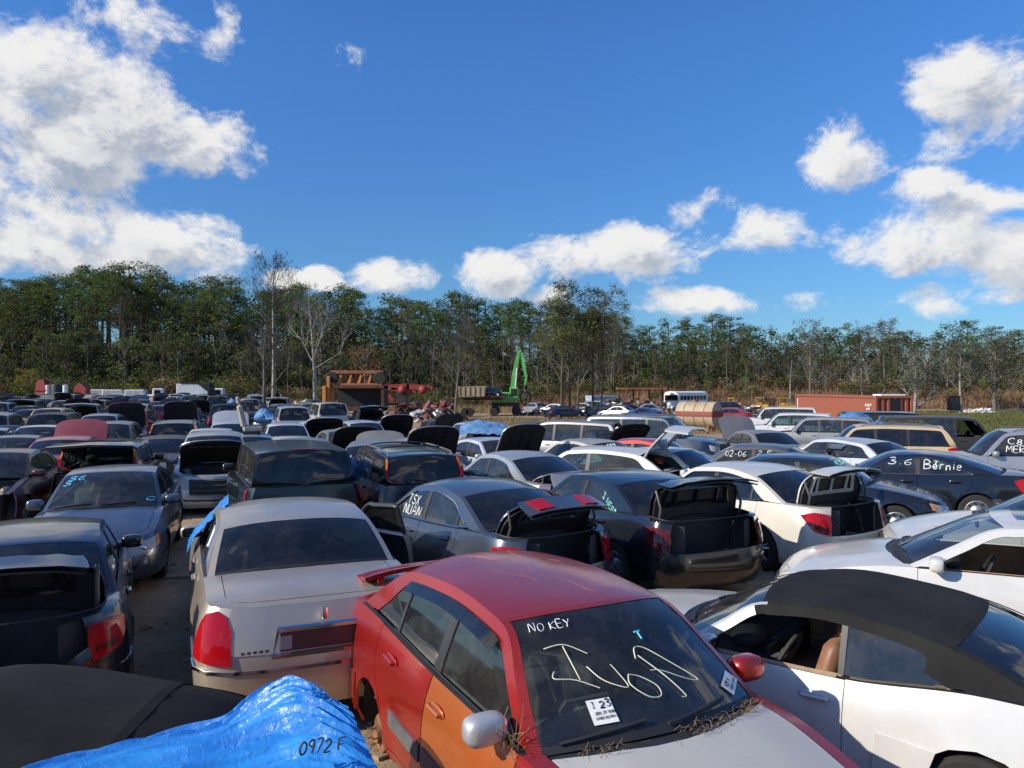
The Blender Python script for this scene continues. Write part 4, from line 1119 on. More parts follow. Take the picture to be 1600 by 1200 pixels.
S_VAN = SH(L=5.0, W=1.95, H=1.75, xf=.95, xr=3.95, R=.34, nf=2.8, nr=4, lr=.3, zs=[(0, .74), (.12, .82), (.6, .95), (1.0, 1.02), (3, 1.04), (5.0, 1.06)], xcow=.98, cowin=.22, xw=1.90, xm=2.8, xre=4.55, xb=4.88, backin=.03, cp=.15, xd=(1.35, 2.42, 3.45), pill=(2.43, 3.5), crown=.05, tum=.26, railz=.06, roofdrop=.04)
S_HATCH = SH(L=4.25, W=1.74, H=1.49, xf=.86, xr=3.42, R=.31, zs=[(0, .66), (.12, .74), (.6, .87), (1.1, .97), (2.7, 1.0), (4.25, 1.06)], xcow=1.06, xw=1.82, xm=2.5, xre=3.45, xb=4.06, backin=.06, cp=.22, xd=(1.30, 2.34, 3.20), pill=(2.35,), crown=.05, tum=.38, nr=3, lr=.4)
S_COUPE = SH(L=4.45, W=1.75, H=1.38, xf=.92, xr=3.50, zs=[(0, .60), (.12, .67), (.6, .80), (1.4, .92), (2.8, .95), (3.9, 1.0), (4.45, .94)], xcow=1.36, xw=2.12, xm=2.6, xre=3.1, xb=3.85, xd=(1.55, 2.85), pill=(2.82,), cp=.30)

PROTO = {}
def proto(S, key, **kw):
    k = (key, id(S))+tuple(sorted((a, str(b)) for a, b in kw.items()))
    if k not in PROTO: PROTO[k] = car_proto(S, **kw)
    return PROTO[k]
PLACED = []
def car_at(name, S, px, d, heading, pm, label, cat, dz=0, group=None, tilt=(0, 0), key='h', skip=(), far=False, **kw):
    x = px2x(px, d); z = gz(x, d)+dz
    PLACED.append((x, d, heading, S.L, S.W))
    if far:
        pr = proto(S, key, **kw)
        if 'merged' not in pr: pr['merged'] = merge_proto(pr)
        o = add(name, pr['merged'], None, (x, d, z), (0, 0, radians(heading)))
        for sl in o.material_slots:
            if sl.material is None: sl.link = 'OBJECT'; sl.material = pm
        tag(o, label, cat, group); return o, []
    return spawn(proto(S, key, **kw), name, (x, d, z), heading, pm, label, cat, group, tilt, skip)
def find(objs, name, n=0):
    l = [o for o in objs if o is not None and o.name.split('.')[0] == name]; return l[n]

# ================================================================== the near cars
# red saloon, nose towards the camera, resting low on its brake drums
S = S_RIO
red, ro = car_at('red_sedan', S, 884, 4.90, 298, P_RED, 'red four-door sedan in the foreground with an orange front door and one silver mirror', 'car', dz=-.05, lod=0, glass='glass_clear', rear_glass='glass', side_glass='glass', interior='interior_grey', trim='trim_grey',
    nowheel=(2, 3), door_paint={(-1, 0): 'paint_orange'}, wheels='steel', mirrors=True, hood='closed')
red.scale = (1.06, 1.06, 1.06)
find(ro, 'hood').material_slots[0].link = 'OBJECT'; find(ro, 'hood').material_slots[0].material = P_HOODW
find(ro, 'hood')['label'] = 'chalky faded white hood on the red sedan'
for o in ro:
    if o and o.name.split('.')[0] == 'door' and o.material_slots[0].material == P_ORANGE: o['label'] = 'faded orange front passenger door'
m2 = find(ro, 'door_mirror', 1)
m2.material_slots[0].link = 'OBJECT'; m2.material_slots[0].material = P_LSILVER; m2['label'] = 'silver passenger side mirror'
# boot spoiler
m = MB()
def spf(u, v):
    x = S.L-.28+u*.24; y = v*.64; return (S.X(x), y, S.topz(min(x, S.L-.1), 0)+.13-.05*abs(v)**3+.03*u)
m.grid(spf, lin(0, 1, 4), lin(-1, 1, 13), 0, out=(0, 0, 1), skirt=.035)
for sg in (1, -1): m.box((S.X(S.L-.2), sg*.5, S.topz(S.L-.2, .5)+.055), (.07, .03, .06), 0, bev=.01)
add('spoiler', m.mesh('spoiler', [P_RED]), red)
# rain visors over the passenger windows
m = MB(); D = [p for p in S.dlo() if 1.75 < p[0] < 3.1 and p[1] > 1.2]
m.grid(lambda i, k: (lambda p: (p[0], -p[1]-.02-.03*k, p[2]))(S.sheet(D[i][0], D[i][1]+.02-.06*k)), range(len(D)), [0, .5, 1], 0, out=(0, -1, 0))
add('window_visor', m.mesh('window_visor', ['glass_dark']), red)
# letters, stickers, wipers, leaf litter
wsf = find(ro, 'windshield')
mark(wsf, 'handwriting', lettering('NO KEY', on_windshield(S, -.82, .80), .25, .06, .0026, 2), 'white_mark')
m = MB(); f = on_windshield(S, -.76, .20, rot=-.02)
for l in RED_SCRAWL: m.tube([f(a*.80, b*.42) for a, b in smooth_line(l, 6)], .0036, 0, 4, r2=.0022)
mark(wsf, 'handwriting', m, 'cream_mark')
def sticker(parent, S, v, u, w, h, lines, rot=0, name='sticker', fnr=None):
    f = fnr or on_windshield(S, v, u, off=.006, rot=rot)
    m = MB(); m.grid(lambda a, b: f(a, b), lin(0, w, 3), lin(0, h, 3)); o = add(name, m.mesh(name, ['paper']), parent)
    f2 = on_windshield(S, v, u, off=.009, rot=rot); mb = MB()
    for txt, a, b, ww, hh, r in lines: lettering(txt, lambda p, q: f2(a+p, b+q), ww, hh, r, 4, .2, 0, mb)
    me = mb.mesh('print', ['ink']); pr = add('print', me, o); pr['kind'] = 'stuff'; return o
sticker(wsf, S, -.56, .12, .115, .135, [('23', .055, .085, .05, .04, .003), ('I', .02, .09, .01, .035, .002), ('2012 2X 3550', .02, .05, .09, .015, .0012), ('INSPECTED UNIT', .015, .025, .095, .012, .001)])
sticker(wsf, S, .72, .08, .15, .085, [('S39 4', .02, .045, .07, .025, .002), ('STOCK ITEM', .02, .015, .11, .014, .0012)], rot=.5, name='barcode_label')
m = MB(); f = on_windshield(S, .18, .62); m.tube([f(0, .0), f(0, .05)], .006, 0, 4); m.tube([f(-.02, .05), f(.02, .05)], .006, 0, 4); mark(wsf, 'small_sticker', m, 'cyan_mark')
rnd = random.Random(5); m = MB()
for _ in range(180):
    v = rnd.gauss(rnd.choice((.2, .62, .8, -.6)), .12); v = max(-.9, min(.9, v)); u = abs(rnd.gauss(0, .010)); p = Vector(S.T(u, v))+Vector((rnd.uniform(.0, .10), 0, rnd.uniform(.0, .02)))
    a = rnd.uniform(0, pi); l = rnd.uniform(.006, .026); e = Vector((cos(a)*l, sin(a)*l, rnd.uniform(-.004, .012)))
    w_ = Vector((-sin(a), cos(a), 0))*.0014
    m.raw([tuple(p-e-w_), tuple(p-e+w_), tuple(p+e+w_), tuple(p+e-w_)], [(0, 1, 2, 3)])
leafo = add('leaf_litter', m.mesh('leaf_litter', ['leaf_litter'], smooth=False), red); leafo['kind'] = 'stuff'
# pale scratches scribbled over the roof
m = MB(); rnd = random.Random(11)
for _ in range(13):
    a = rnd.uniform(0, 6.3); p = [rnd.uniform(1.1, 1.9), rnd.uniform(-.6, .7)]; pts = []
    for k in range(rnd.randint(8, 22)):
        pts.append(Vector(S.T(min(1.97, max(1.05, p[0])), max(-.9, min(.9, p[1]))))+Vector((0, 0, .0015))); a += rnd.uniform(-.35, .35); p[0] += cos(a)*.018; p[1] += sin(a)*.035
    m.tube(pts, .0008, 0, 3)
simple('scratch', (.42, .20, .18), .8); o = add('scratches', m.mesh('scratches', ['scratch']), find(ro, 'roof')); o['kind'] = 'stuff'
# dry twigs caught behind the mirror
m = MB(); c = Vector(S.sheet(1.30, 1.0)); c = Vector((c.x, -c.y-.03, c.z))
for _ in range(26):
    a = c+Vector((rnd.uniform(-.06, .06), rnd.uniform(-.06, .02), rnd.uniform(-.05, .0))); b = a+Vector((rnd.uniform(-.1, .1), rnd.uniform(-.12, .04), rnd.uniform(-.05, .2))); m.tube([a, (a+b)/2+Vector((rnd.uniform(-.03, .03), rnd.uniform(-.03, .03), .01)), b], .0018, 0, 3)
o = add('dry_twigs', m.mesh('dry_twigs', ['leaf_litter']), red); o['kind'] = 'stuff'

# white convertible with black soft top
S = S_CONV
cv, co = car_at('white_convertible', S, 1256, 5.95, 141, P_WHITE, 'white two-door convertible with a raised black fabric top, right foreground', 'car', dz=-.05, lod=0, glass='glass', interior='interior_tan', soft=True, open_windows=((1, 0),), wheels='alloy', rear_glass='glass_dark')
for k in range(2):
    find(co, 'seat', k).material_slots[0].link = 'OBJECT'; find(co, 'seat', k).material_slots[0].material = MATS['leather_brown']
m = MB(); g_ = MB()
q = [(2.98, .42), (3.28, .46), (3.34, .64), (3.0, .66)]
m.patch([(x, S.tt(x, z)) for x, z in q], S.wall, (.1, .1), 0, out=(0, 1, 0), off=.018, skirt=.03); add('side_scoop', m.mesh('side_scoop', [P_WHITE]), cv)
m = MB(); m.grid(lambda x, k: (S.X(x), lerp(S.wt(x), S.yb(x), k)+.004, S.ZS(x)+.006+.012*k), lin(1.62, 2.74, 6), [0, 1], 0, out=(0, .5, 1), skirt=.01)
add('window_sill_trim', m.mesh('window_sill_trim', ['interior_tan']), cv)
m = MB()
m.box((S.X(2.35), -S.W/2+.17, .72), (.45, .02, .16), 0, bev=.02); m.box((S.X(2.3), -S.W/2+.21, .66), (.22, .03, .03), 0, bev=.02)
add('door_card', m.mesh('door_card', ['interior_tan']), cv)
m = MB(); st = find(co, 'seat', 0)
# seat belt hanging on the seat
c = Vector((S.X(S.xcow+1.13+.3), .36+.1, .92)); m.tube([c+Vector((.10, .0, .12)), c+Vector((.13, .05, .0)), c+Vector((.1, .12, -.25))], .018, 0, 4); m.box(c+Vector((.12, .03, .05)), (.03, .02, .04), 0, bev=.01)
add('seat_belt', m.mesh('seat_belt', ['black_plastic']), cv)

# white sedan with sunroof behind it
S = S_WSED
w2, wo = car_at('white_sedan', S, 1586, 7.8, 151, P_WHITE, 'white sedan with a dark sunroof and open front window behind the black soft top', 'car', lod=0, glass='glass_clear', interior='interior_tan', open_windows=((1, 0),), sunroof=True)
sw = [o for o in wo if o and o.name.startswith('side_window')]
mark(w2, 'handwriting', lettering('SO2', on_side(S, 2.95, 1.08), .45, .22, .007, 9), 'white_mark')

# white car further back, nose to the left
S = S_WSED
w3, wo3 = car_at('white_sedan', S_WSED, 1690, 9.7, 160, P_WHITE, 'white car at the right edge with an amber side marker and 150 on its window', 'car', lod=0, glass='glass', mirrors='black_plastic')
mark(w3, 'handwriting', lettering('150', on_side(S_WSED, 1.82, 1.08), .42, .14, .006, 9), 'white_mark')
m = MB(); m.patch([(.33, .62), (.5, .64), (.5, .86), (.34, .84)], S_WSED.wall, (.1, .1), 0, out=(0, 1, 0), off=.02, skirt=.015); add('side_marker', m.mesh('side_marker', ['lens_amber']), w3)

# champagne town car, rear towards the camera
S = S_TOWN
tc, to = car_at('champagne_sedan', S, 443, 8.8, 113, P_CHAMP, 'large champagne sedan with vertical red tail lamps, chrome plate frame and its right door open', 'car', lod=0, glass='glass', rear_glass='glass_dark', chrome='chrome', interior='interior_dark',
    tails=((5.08, .54), (5.305, .50), (5.30, .80), (5.27, .92), (5.21, .97), (5.14, .93), (5.10, .80)), tail_on_lid=True, open_windows=((1, 0),))
m = MB(); xx = S.xLf(.55)
fr = [(-.40, .66), (-.36, .86), (.36, .86), (.40, .66)]
m.tube([(S.X(xx)-.045, y, z) for y, z in fr], .026, 0, 6, close=True); add('plate_frame', m.mesh('plate_frame', ['chrome']), tc)
m = MB(); m.box((S.X(xx)-.02, 0, .76), (.012, .345, .075), 0); add('plate_panel', m.mesh('plate_panel', [paint('paint_plum', (.09, .045, .05), .2, .4)]), tc)
for sg in (1, -1):
    m = MB(); m.box((S.X(xx)-.034, sg*.30, .755), (.006, .045, .055), 0, bev=.004); add('reversing_lamp', m.mesh('reversing_lamp', ['lens_clear']), tc)
m = MB(); m.lathe([(.001, .06), (.022, .055), (.028, .0), (.024, -.03)], 12, 0, 'Z', (S.X(xx)-.01, 0, .935)); add('emblem', m.mesh('emblem', ['chrome']), tc)
m = MB(); t1 = .42; m.patch([(5.47-.45, t1), (5.47, t1), (5.47, t1+.035), (5.47-.45, t1+.035)], S.wall, (.1, .1), 0, out=(-1, 0, 0), off=.022, skirt=.012); m.join(m.mirror()); add('bumper_strip', m.mesh('bumper_strip', ['chrome']), tc)
m = MB()
for k in range(5): m.box((S.X(xx)-.012, .62-.045*k, .70), (.004, .014, .010), 0)
o = add('badge', m.mesh('badge', ['trim_grey']), tc); o['kind'] = 'stuff'
mark(tc, 'handwriting', lettering('IN', on_side(S, 3.15, 1.12), .22, .20, .006, 9), 'white_mark')
# the open right-hand front door
def open_door(S, k, sg, deg, root, pm, glass='glass', name='door', trimmat='chrome', label=None):
    x0, x1 = S.xd[k], S.xd[k+1]; ts = S.tt(x0, .30)
    m = MB(); m.patch([(x0, ts), (x1, ts), (x1, 1), (x0, 1)], S.wall, (.12, .15), 0, out=(0, 1, 0), skirt=.07); inn = MB(); inn.patch([(x0, ts), (x1, ts), (x1, 1), (x0, 1)], S.wall, (.2, .25), 1, out=(0, 1, 0), off=-.07); m.join(inn)
    D = [p for p in S.dlo() if p[1] > S.ZS(p[0])+.01 and p[0] < x1-.02]
    D = [(D[0][0], S.ZS(D[0][0]))]+D+[(x1-.02, D[-1][1]), (x1-.02, S.ZS(x1))]
    g = MB(); g.patch(D, lambda x, z: S.sheet(x, z, .0), (.2, .2), 0, out=(0, 1, 0))
    f = MB(); f.tube([S.sheet(x, z, .0) for x, z in D], .030, 0, 6); f2 = MB(); f2.tube([Vector(S.sheet(x, z, -.012)) for x, z in D[1:-1]], .014, 0, 5)
    out = []
    piv = Vector((S.X(x0), S.wt(x0), 0)); M = Matrix.Translation(piv) @ Matrix.Rotation(radians(-deg), 4, 'Z') @ Matrix.Translation(-piv)
    par = None
    for nm, mb, mt in ((name, m, [pm, 'interior_dark']), ('door_window', g, [glass]), ('window_frame', f, ['black_plastic']), ('frame_trim', f2, [trimmat])):
        mb.xform(M)
        if sg < 0: mb = mb.mirror()
        o = add(nm, mb.mesh(nm, mt), par or root)
        if par is None: par = o; 
        if label and o is par: o['label'] = label
    return par
def remove_door(objs, idx):
    d = [o for o in objs if o and o.name.split('.')[0] == 'door'][idx]
    for c in list(d.children): bpy.data.objects.remove(c)
    objs.remove(d) if d in objs else None
    bpy.data.objects.remove(d)
remove_door(to, 2)
open_door(S, 0, -1, 25, tc, P_CHAMP, glass='glass_dark', label='right front door swung open')

# grey sedan with boot open
S = S_TSX
tx, xo = car_at('grey_sedan', S, 722, 10.5, 125, P_GREY, 'dark grey sedan with its trunk raised and TSX NUAN written on the front window', 'car', lod=0, glass='glass', chrome='chrome', trunk='open', tail_on_lid=True, trunk_deg=64, rear_glass='glass_dark')
mark(tx, 'handwriting', lettering('TSX', on_side(S, 2.0, 1.13, rise=.0), .30, .12, .008, 9), 'white_mark')
mark(tx, 'handwriting', lettering('NUAN', on_side(S, 1.95, .995), .46, .12, .008, 8), 'white_mark')
# black sedan with boot open
S = S_BLK
bk, bo = car_at('black_sedan', S, 958, 11.5, 116, P_BLACK, 'black sedan with empty open trunk, teal marks on its rear quarter glass', 'car', lod=0, glass='glass', rear_glass='glass_dark', trunk='open', trunk_deg=82, lens_kind='lens_darkred')
mark(bk, 'handwriting', lettering('I NEED', on_side(S, 3.22, 1.17, rise=-.55), .40, .075, .008, 9), 'teal_mark')
# white sedan with boot open
S = S_BMW
bw, bwo = car_at('white_sedan', S, 1132, 12.8, 122, P_OWHITE, 'pearl white sedan with open trunk, chrome window edges and red tail lamps', 'car', lod=0, glass='glass_dark', trunk='open', trunk_deg=80, chrome='chrome', wheels='alloy')
# dark sedan left foreground, boot without lid
S = S_BLK
lf, lfo = car_at('navy_sedan', S_SEDAN, 52, 7.7, 117, P_BLACK, 'dark blue black sedan at the left edge with its black lined trunk lid raised', 'car', lod=0, glass='glass_dark', trunk='open', trunk_deg=74, dz=.0)
# front-facing slate sedan
S = S_SEDAN
sl, slo = car_at('slate_sedan', S, 176, 11.8, 290, P_GREYBLUE, 'slate blue sedan facing the camera with blue marker signs on its windshield', 'car', lod=0, glass='glass_green', interior='interior_grey')
wsf = find(slo, 'windshield')
mark(wsf, 'handwriting', lettering('S6', on_windshield(S, -.82, .72), .22, .10, .008, 9), 'cyan_mark')
mark(wsf, 'handwriting', lettering('S', on_windshield(S, -.86, .60), .09, .09, .008, 9), 'cyan_mark'); mark(wsf, 'handwriting', lettering('C', on_windshield(S, .74, .14), .10, .09, .007, 4), 'cyan_mark')
# boxy green-black suv
S = S_BOX
cm, cmo = car_at('boxy_suv', S, 445, 14.2, 114, P_DGREEN, 'boxy dark green SUV with a wide rear window parked behind the champagne sedan', 'suv', lod=0, glass='glass', rear_glass='glass_dark', hatch='closed')
m = MB(); m.grid(lambda u, v: S.T(u, v), [1.985, 2.035], lin(-.28, .28, 5), 0, out=(-1, 0, 1), off=.012, skirt=.015); add('brake_lamp', m.mesh('brake_lamp', ['lens_red']), cm)
# black small suv with tall lamps
S = S_CRV
cr, cro = car_at('black_suv', S, 620, 15.0, 112, P_BLACK, 'black SUV with tall red and amber tail lamps beside its rear window', 'suv', lod=0, glass='glass', rear_glass='glass_dark', hatch='closed', rails='trim_grey')
# black low car, lower left: white with black roof panel
S = S_COUPE
bt, bto = car_at('white_coupe', S_DOME, -212, 3.62, 184, P_WHITE, 'white car at lower left corner with a matte black soft top, half under blue plastic', 'car', lod=0, glass='glass_dark', rear_glass='soft_top', soft=True, dz=-.08, skip=('door_mirror', 'mirror_glass', 'rear_seat', 'seat'))

# ================================================================== cars further back, placed one by one
SED = dict(lod=1, glass='glass'); 
S_DUR = SH(L=4.9, W=1.88, H=1.76, xf=.90, xr=3.70, R=.37, nf=3, nr=4, lr=.3, zs=[(0, .82), (.1, .92), (.6, 1.02), (1.2, 1.08), (3, 1.12), (4.9, 1.14)], xcow=1.25, cowin=.16, xw=1.95, xm=2.9, xre=4.40, xb=4.78, backin=.03, cp=.15, xd=(1.48, 2.52, 3.40), pill=(2.53, 3.44), crown=.04, tum=.26, railz=.06, roofdrop=.03)
def C(name, S, px, d, h, pm, label, cat='car', **kw):
    if px < 600 and 20 < d < 60:
        if 90 < h < 104: h += 12
        elif 276 < h < 294: h += 9
    k = dict(lod=1, glass='glass', rear_glass='glass_dark'); k.update(kw); hb = S in (S_SUV, S_CRV, S_BOX, S_BIG, S_VAN, S_HATCH, S_DUR)
    if hb and 'hatch' not in k: k['hatch'] = 'closed'
    return car_at(name, S, px, d, h, pm, label, cat, **k)
C('maroon_sedan', S_SEDAN, -4, 15.6, 288, P_MAROON, 'dark maroon sedan at the left edge with its front end stripped to the engine', no_front=True, glass='glass_green')
C('black_suv', S_CRV, 178, 17.2, 110, P_BLACK, 'black SUV with its rear hatch raised flat, behind the slate blue sedan', 'suv', hatch='open')
C('red_sedan', S_SEDAN, 110, 21.2, 97, P_BURG, 'red sedan facing away with its domed red hood raised', hood='open', hood_deg=62)
C('black_sedan', S_SEDAN, 262, 21.8, 98, P_PRIMER, 'dull black sedan seen from behind between the open hatch and silver crossover')
C('silver_crossover', S_SUV, 335, 18.2, 291, P_SILVER, 'silver crossover facing the camera, hood raised, beside the boxy green SUV', 'suv', hood='open', hood_deg=48)
ss, so = C('silver_sedan', S_TSX, 797, 15.9, 122, P_SILVER, 'silver sedan with a front door ajar and open trunk behind the grey sedan', trunk='open', trunk_deg=30, glass='glass_green')
C('silver_sedan', S_SEDAN, 655, 21.0, 292, P_SILVER, 'silver sedan whose huge black hood lining stands upright', hood='open', hood_deg=66)
C('grey_wagon', S_HATCH, 588, 19.6, 96, P_MGREY, 'matte grey hatchback facing away with its broad grey hood lifted', 'car', hood='open', hood_deg=58)
C('dark_sedan', S_SEDAN, 540, 25.0, 285, P_SAGE, 'grey green sedan facing the camera under a wide black raised hood', hood='open', hood_deg=50)
C('sage_sedan', S_SEDAN, 470, 20.8, 100, P_SAGE, 'pale sage sedan with light green mirror behind the boxy SUV', glass='glass_green')
C('silver_sedan', S_SEDAN, 775, 21.4, 302, P_LSILVER, 'light silver sedan facing right with its black lined hood up', hood='open', hood_deg=70)
bb, bbo = C('beige_sedan', S_SEDAN, 905, 21.2, 128, P_BEIGE, 'beige sedan with dark rear window beside the small red sedan roof')
mark(bb, 'handwriting', lettering('KEY', on_windshield(S_SEDAN, .3, 2.35, rear=True), .3, .12, .011, 9), 'white_mark')
C('white_hatchback', S_HATCH, 925, 16.9, 150, P_WHITE, 'white hatchback with raised black edged rear hatch', hatch='open', glass='glass_green')
C('white_sedan', S_SEDAN, 1062, 16.8, 318, P_WHITE, 'white sedan facing right, dark windshield beside the raised hatch', glass='glass')
C('red_sedan', S_SEDAN, 985, 21.6, 150, P_RED, 'red sedan of which mainly the glossy roof shows, before the navy SUV', glass='glass_green')
C('navy_suv', S_BIG, 1030, 27.0, 328, P_NAVY, 'large navy SUV facing right before the striped tank', 'suv', rails='trim_grey')
k2, ko = C('brown_sedan', S_SEDAN, 1165, 19.0, 152, paint('paint_dark_brown', (.055, .047, .042), .5, .35, dust=.3), 'dark brown sedan marked 02-06 and Bernie in white, trunk lid up', trunk='open', trunk_deg=80)
mark(k2, 'handwriting', lettering('02-06', on_side(S_SEDAN, 1.95, 1.16), .48, .13, .010, 9), 'white_mark')
mark(k2, 'handwriting', lettering('2.5', on_side(S_SEDAN, 2.70, 1.22), .32, .11, .010, 7), 'white_mark'); mark(k2, 'handwriting', lettering('Bernie', on_side(S_SEDAN, 2.68, 1.04), .58, .13, .010, 5), 'white_mark')
mb_, mo = C('black_sedan', S_SEDAN, 1280, 14.9, 331, P_BLACK, 'glossy black sedan facing right, yellow writing on its side window', glass='glass', lod=0)
mark(mb_, 'handwriting', lettering('10 MALibu', on_side(S_SEDAN, 3.35, 1.07, -1), 1.35, .15, .010, 5), 'yellow_mark')
mark(mb_, 'handwriting', lettering('CTS', on_windshield(S_SEDAN, -.75, .66), .36, .12, .009, 5), 'teal_mark')
ct, cto = C('black_sedan', S_CTS, 1400, 16.4, 152, P_BLACK, 'black sedan with bright window chrome, 3.6 and Bernie written in white', chrome='chrome', lod=0)
mark(ct, 'handwriting', lettering('3.6', on_side(S_CTS, 2.2, 1.20), .42, .13, .010, 5), 'white_mark'); mark(ct, 'handwriting', lettering('Bernie', on_side(S_CTS, 2.86, 1.13), .66, .17, .010, 5), 'white_mark')
mw, mwo = C('silver_wagon', S_DUR, 1585, 19.6, 162, P_SILVER, 'silver wagon with roof rack, C8 MERCURY CXS written on the window', 'car', rails='trim_grey')
mark(mw, 'handwriting', lettering('C8', on_side(S_DUR, 1.95, 1.40), .3, .14, .011, 5), 'white_mark'); mark(mw, 'handwriting', lettering('MERCURY CXS', on_side(S_DUR, 1.9, 1.20), 1.45, .15, .011, 5), 'white_mark')
C('silver_suv', S_HATCH, 1312, 21.2, 115, P_LSILVER, 'light silver SUV with one tall red tail lamp behind the black sedans', 'suv', glass='glass_green')
C('tan_suv', S_DUR, 1352, 24.5, 160, P_TAN, 'tan SUV with black rear window and roof rails', 'suv', rails='trim_grey', glass='glass_dark')
C('black_suv', S_BIG, 1490, 28.0, 345, P_PRIMER, 'long matte black SUV facing right with an open front window', 'suv', open_windows=((-1, 0),))
ot, oo = C('green_suv', S_BIG, 1405, 35.0, 352, P_DGREEN, 'dark green SUV with hood raised and yellow writing on its door', 'suv', hood='open', hood_deg=28)
mark(ot, 'handwriting', lettering('BUR', on_side(S_BIG, 2.3, 1.3, -1), .7, .3, .02, 5), 'yellow_mark'); mark(ot, 'handwriting', lettering('OS', on_side(S_BIG, 3.4, 1.3, -1), .5, .3, .02, 5), 'yellow_mark')
C('white_suv', S_BIG, 1208, 49.0, 160, P_WHITE, 'white SUV left of the red container', 'suv'); C('white_suv', S_DUR, 1228, 40.0, 156, P_WHITE, 'white SUV in front of the left end of the container', 'suv', glass='glass_green')
C('silver_suv', S_DUR, 1275, 33.0, 150, P_MGREY, 'grey SUV with hood missing between the white and tan SUVs', 'suv', no_front=True)
C('grey_sedan', S_SEDAN, 1180, 27.0, 100, P_MGREY, 'grey sedan with its flat grey hood standing up', hood='open', hood_deg=66)
C('grey_minivan', S_VAN, 880, 28.0, 152, P_MGREY, 'grey minivan with white writing on its side windows', 'van')
C('black_sedan', S_SEDAN, 950, 26.5, 292, P_BLACK, 'black sedan with rounded black hood raised, left of the navy SUV', hood='open', hood_deg=55)
C('white_sedan', S_SEDAN, 760, 28.5, 100, P_WHITE, 'white sedan partly under a crumpled blue tarp'); C('maroon_hatchback', S_HATCH, 668, 27.5, 100, P_BURG, 'burgundy hatchback with 2C written on its glass')
C('blue_silver_sedan', S_SEDAN, 388, 22.8, 98, P_SKYB, 'pale blue silver sedan with a tan car seat standing on its roof')
C('silver_sedan', S_SEDAN, 360, 29.5, 98, P_LSILVER, 'light silver sedan with its hood up just left of the loose car seat', hood='open', hood_deg=60)
C('white_sedan', S_SEDAN, 330, 24.5, 280, P_WHITE, 'white sedan facing the camera behind the silver crossover', glass='glass_green')
C('dark_wagon', S_CRV, 278, 27.0, 98, P_SAGE, 'sage wagon with roof rack behind the dull black sedan', 'car', rails='trim_grey')
C('grey_suv', S_SUV, 172, 24.2, 281, P_MGREY, 'grey SUV facing the camera with a paper sheet on the windshield', 'suv', glass='glass_green')
C('white_suv', S_SUV, 158, 31.0, 281, P_SKYB, 'pale blue SUV facing the camera behind the grey SUV', 'suv')
C('sage_sedan', S_SEDAN, 20, 21.0, 283, P_SAGE, 'sage green sedan facing the camera at the left edge', glass='glass_green')
C('white_sedan', S_SEDAN, 62, 26.6, 282, P_WHITE, 'white sedan facing the camera left of the raised red hood')
C('navy_sedan', S_SEDAN, -12, 26.0, 100, P_NAVY, 'navy sedan with its hood raised at the left edge of the frame', hood='open', hood_deg=35)
C('dark_wagon', S_DUR, 96, 31.5, 97, P_PRIMER, 'black wagon with a red strip above its rear window', 'car')
C('burgundy_pickup', S_DUR, 205, 34.5, 280, P_BURG, 'burgundy SUV facing the camera with its dark red hood open', 'suv', hood='open', hood_deg=78)
C('teal_suv', S_DUR, 286, 36.5, 280, P_TEAL, 'teal SUV facing the camera with hood open', 'suv', hood='open', hood_deg=78)
C('white_sedan', S_SEDAN, 445, 28.5, 110, P_WHITE, 'white sedan with a door open right of the loose car seat'); C('white_sedan', S_SEDAN, 498, 30.0, 283, P_WHITE, 'white sedan under a raised black hood, left of a small white car', hood='open', hood_deg=50)
C('white_hatchback', S_HATCH, 560, 31.5, 112, P_LSILVER, 'light silver hatchback with a raised trunk beside the black hood'); C('silver_sedan', S_SEDAN, 610, 33.0, 290, P_SILVER, 'silver sedan with round black hood up before the burgundy hatchback', hood='open', hood_deg=60)
C('silver_minivan', S_VAN, 455, 40.0, 110, P_LSILVER, 'light silver minivan near the white barked tree', 'van'); C('white_suv', S_BIG, 510, 44.0, 100, P_WHITE, 'white SUV with black rear glass in front of the orange press', 'suv')
C('black_suv', S_SUV, 572, 43.0, 98, P_BLACK, 'black SUV with its hatch raised in front of the orange press', 'suv', hatch='open'); C('white_sedan', S_SEDAN, 612, 44.0, 100, P_WHITE, 'small white sedan right of the raised black hatch')
C('black_sedan', S_SEDAN, 690, 38.0, 290, P_NAVY, 'navy sedan with tall dark hood raised near the thin tree', hood='open', hood_deg=60)
C('black_sedan', S_SEDAN, 828, 36.0, 110, P_PRIMER, 'dull black sedan with trunk raised below the green crane', trunk='open'); 
C('silver_sedan', S_SEDAN, 735, 35.0, 120, P_SILVER, 'silver sedan behind the blue tarp')
# ------------------------------------------------------------------ the packed rows on the left, filled car by car
rnd = random.Random(77)
pal = [(P_SILVER, 'silver'), (P_LSILVER, 'light silver'), (P_WHITE, 'white'), (P_WHITE, 'white'), (P_BLACK, 'black'), (P_BLACK, 'black'), (P_GREY, 'dark grey'), (P_MGREY, 'grey'), (P_NAVY, 'navy'), (P_MAROON, 'maroon'), (P_BURG, 'burgundy'), (P_BLUE, 'blue'),
       (P_SKYB, 'pale blue'), (P_BEIGE, 'beige'), (P_GOLD, 'gold'), (P_SAGE, 'sage green'), (P_PRIMER, 'faded black'), (P_TEAL, 'teal'), (P_TAN, 'tan')]
kinds = [(S_SEDAN, 'sedan', 'car', 5), (S_HATCH, 'hatchback', 'car', 2), (S_SUV, 'SUV', 'suv', 3), (S_DUR, 'SUV', 'suv', 1), (S_BIG, 'large SUV', 'suv', 1), (S_VAN, 'minivan', 'van', 2), (S_COUPE, 'coupe', 'car', 1)]
kl = [k for k in kinds for _ in range(k[3])]
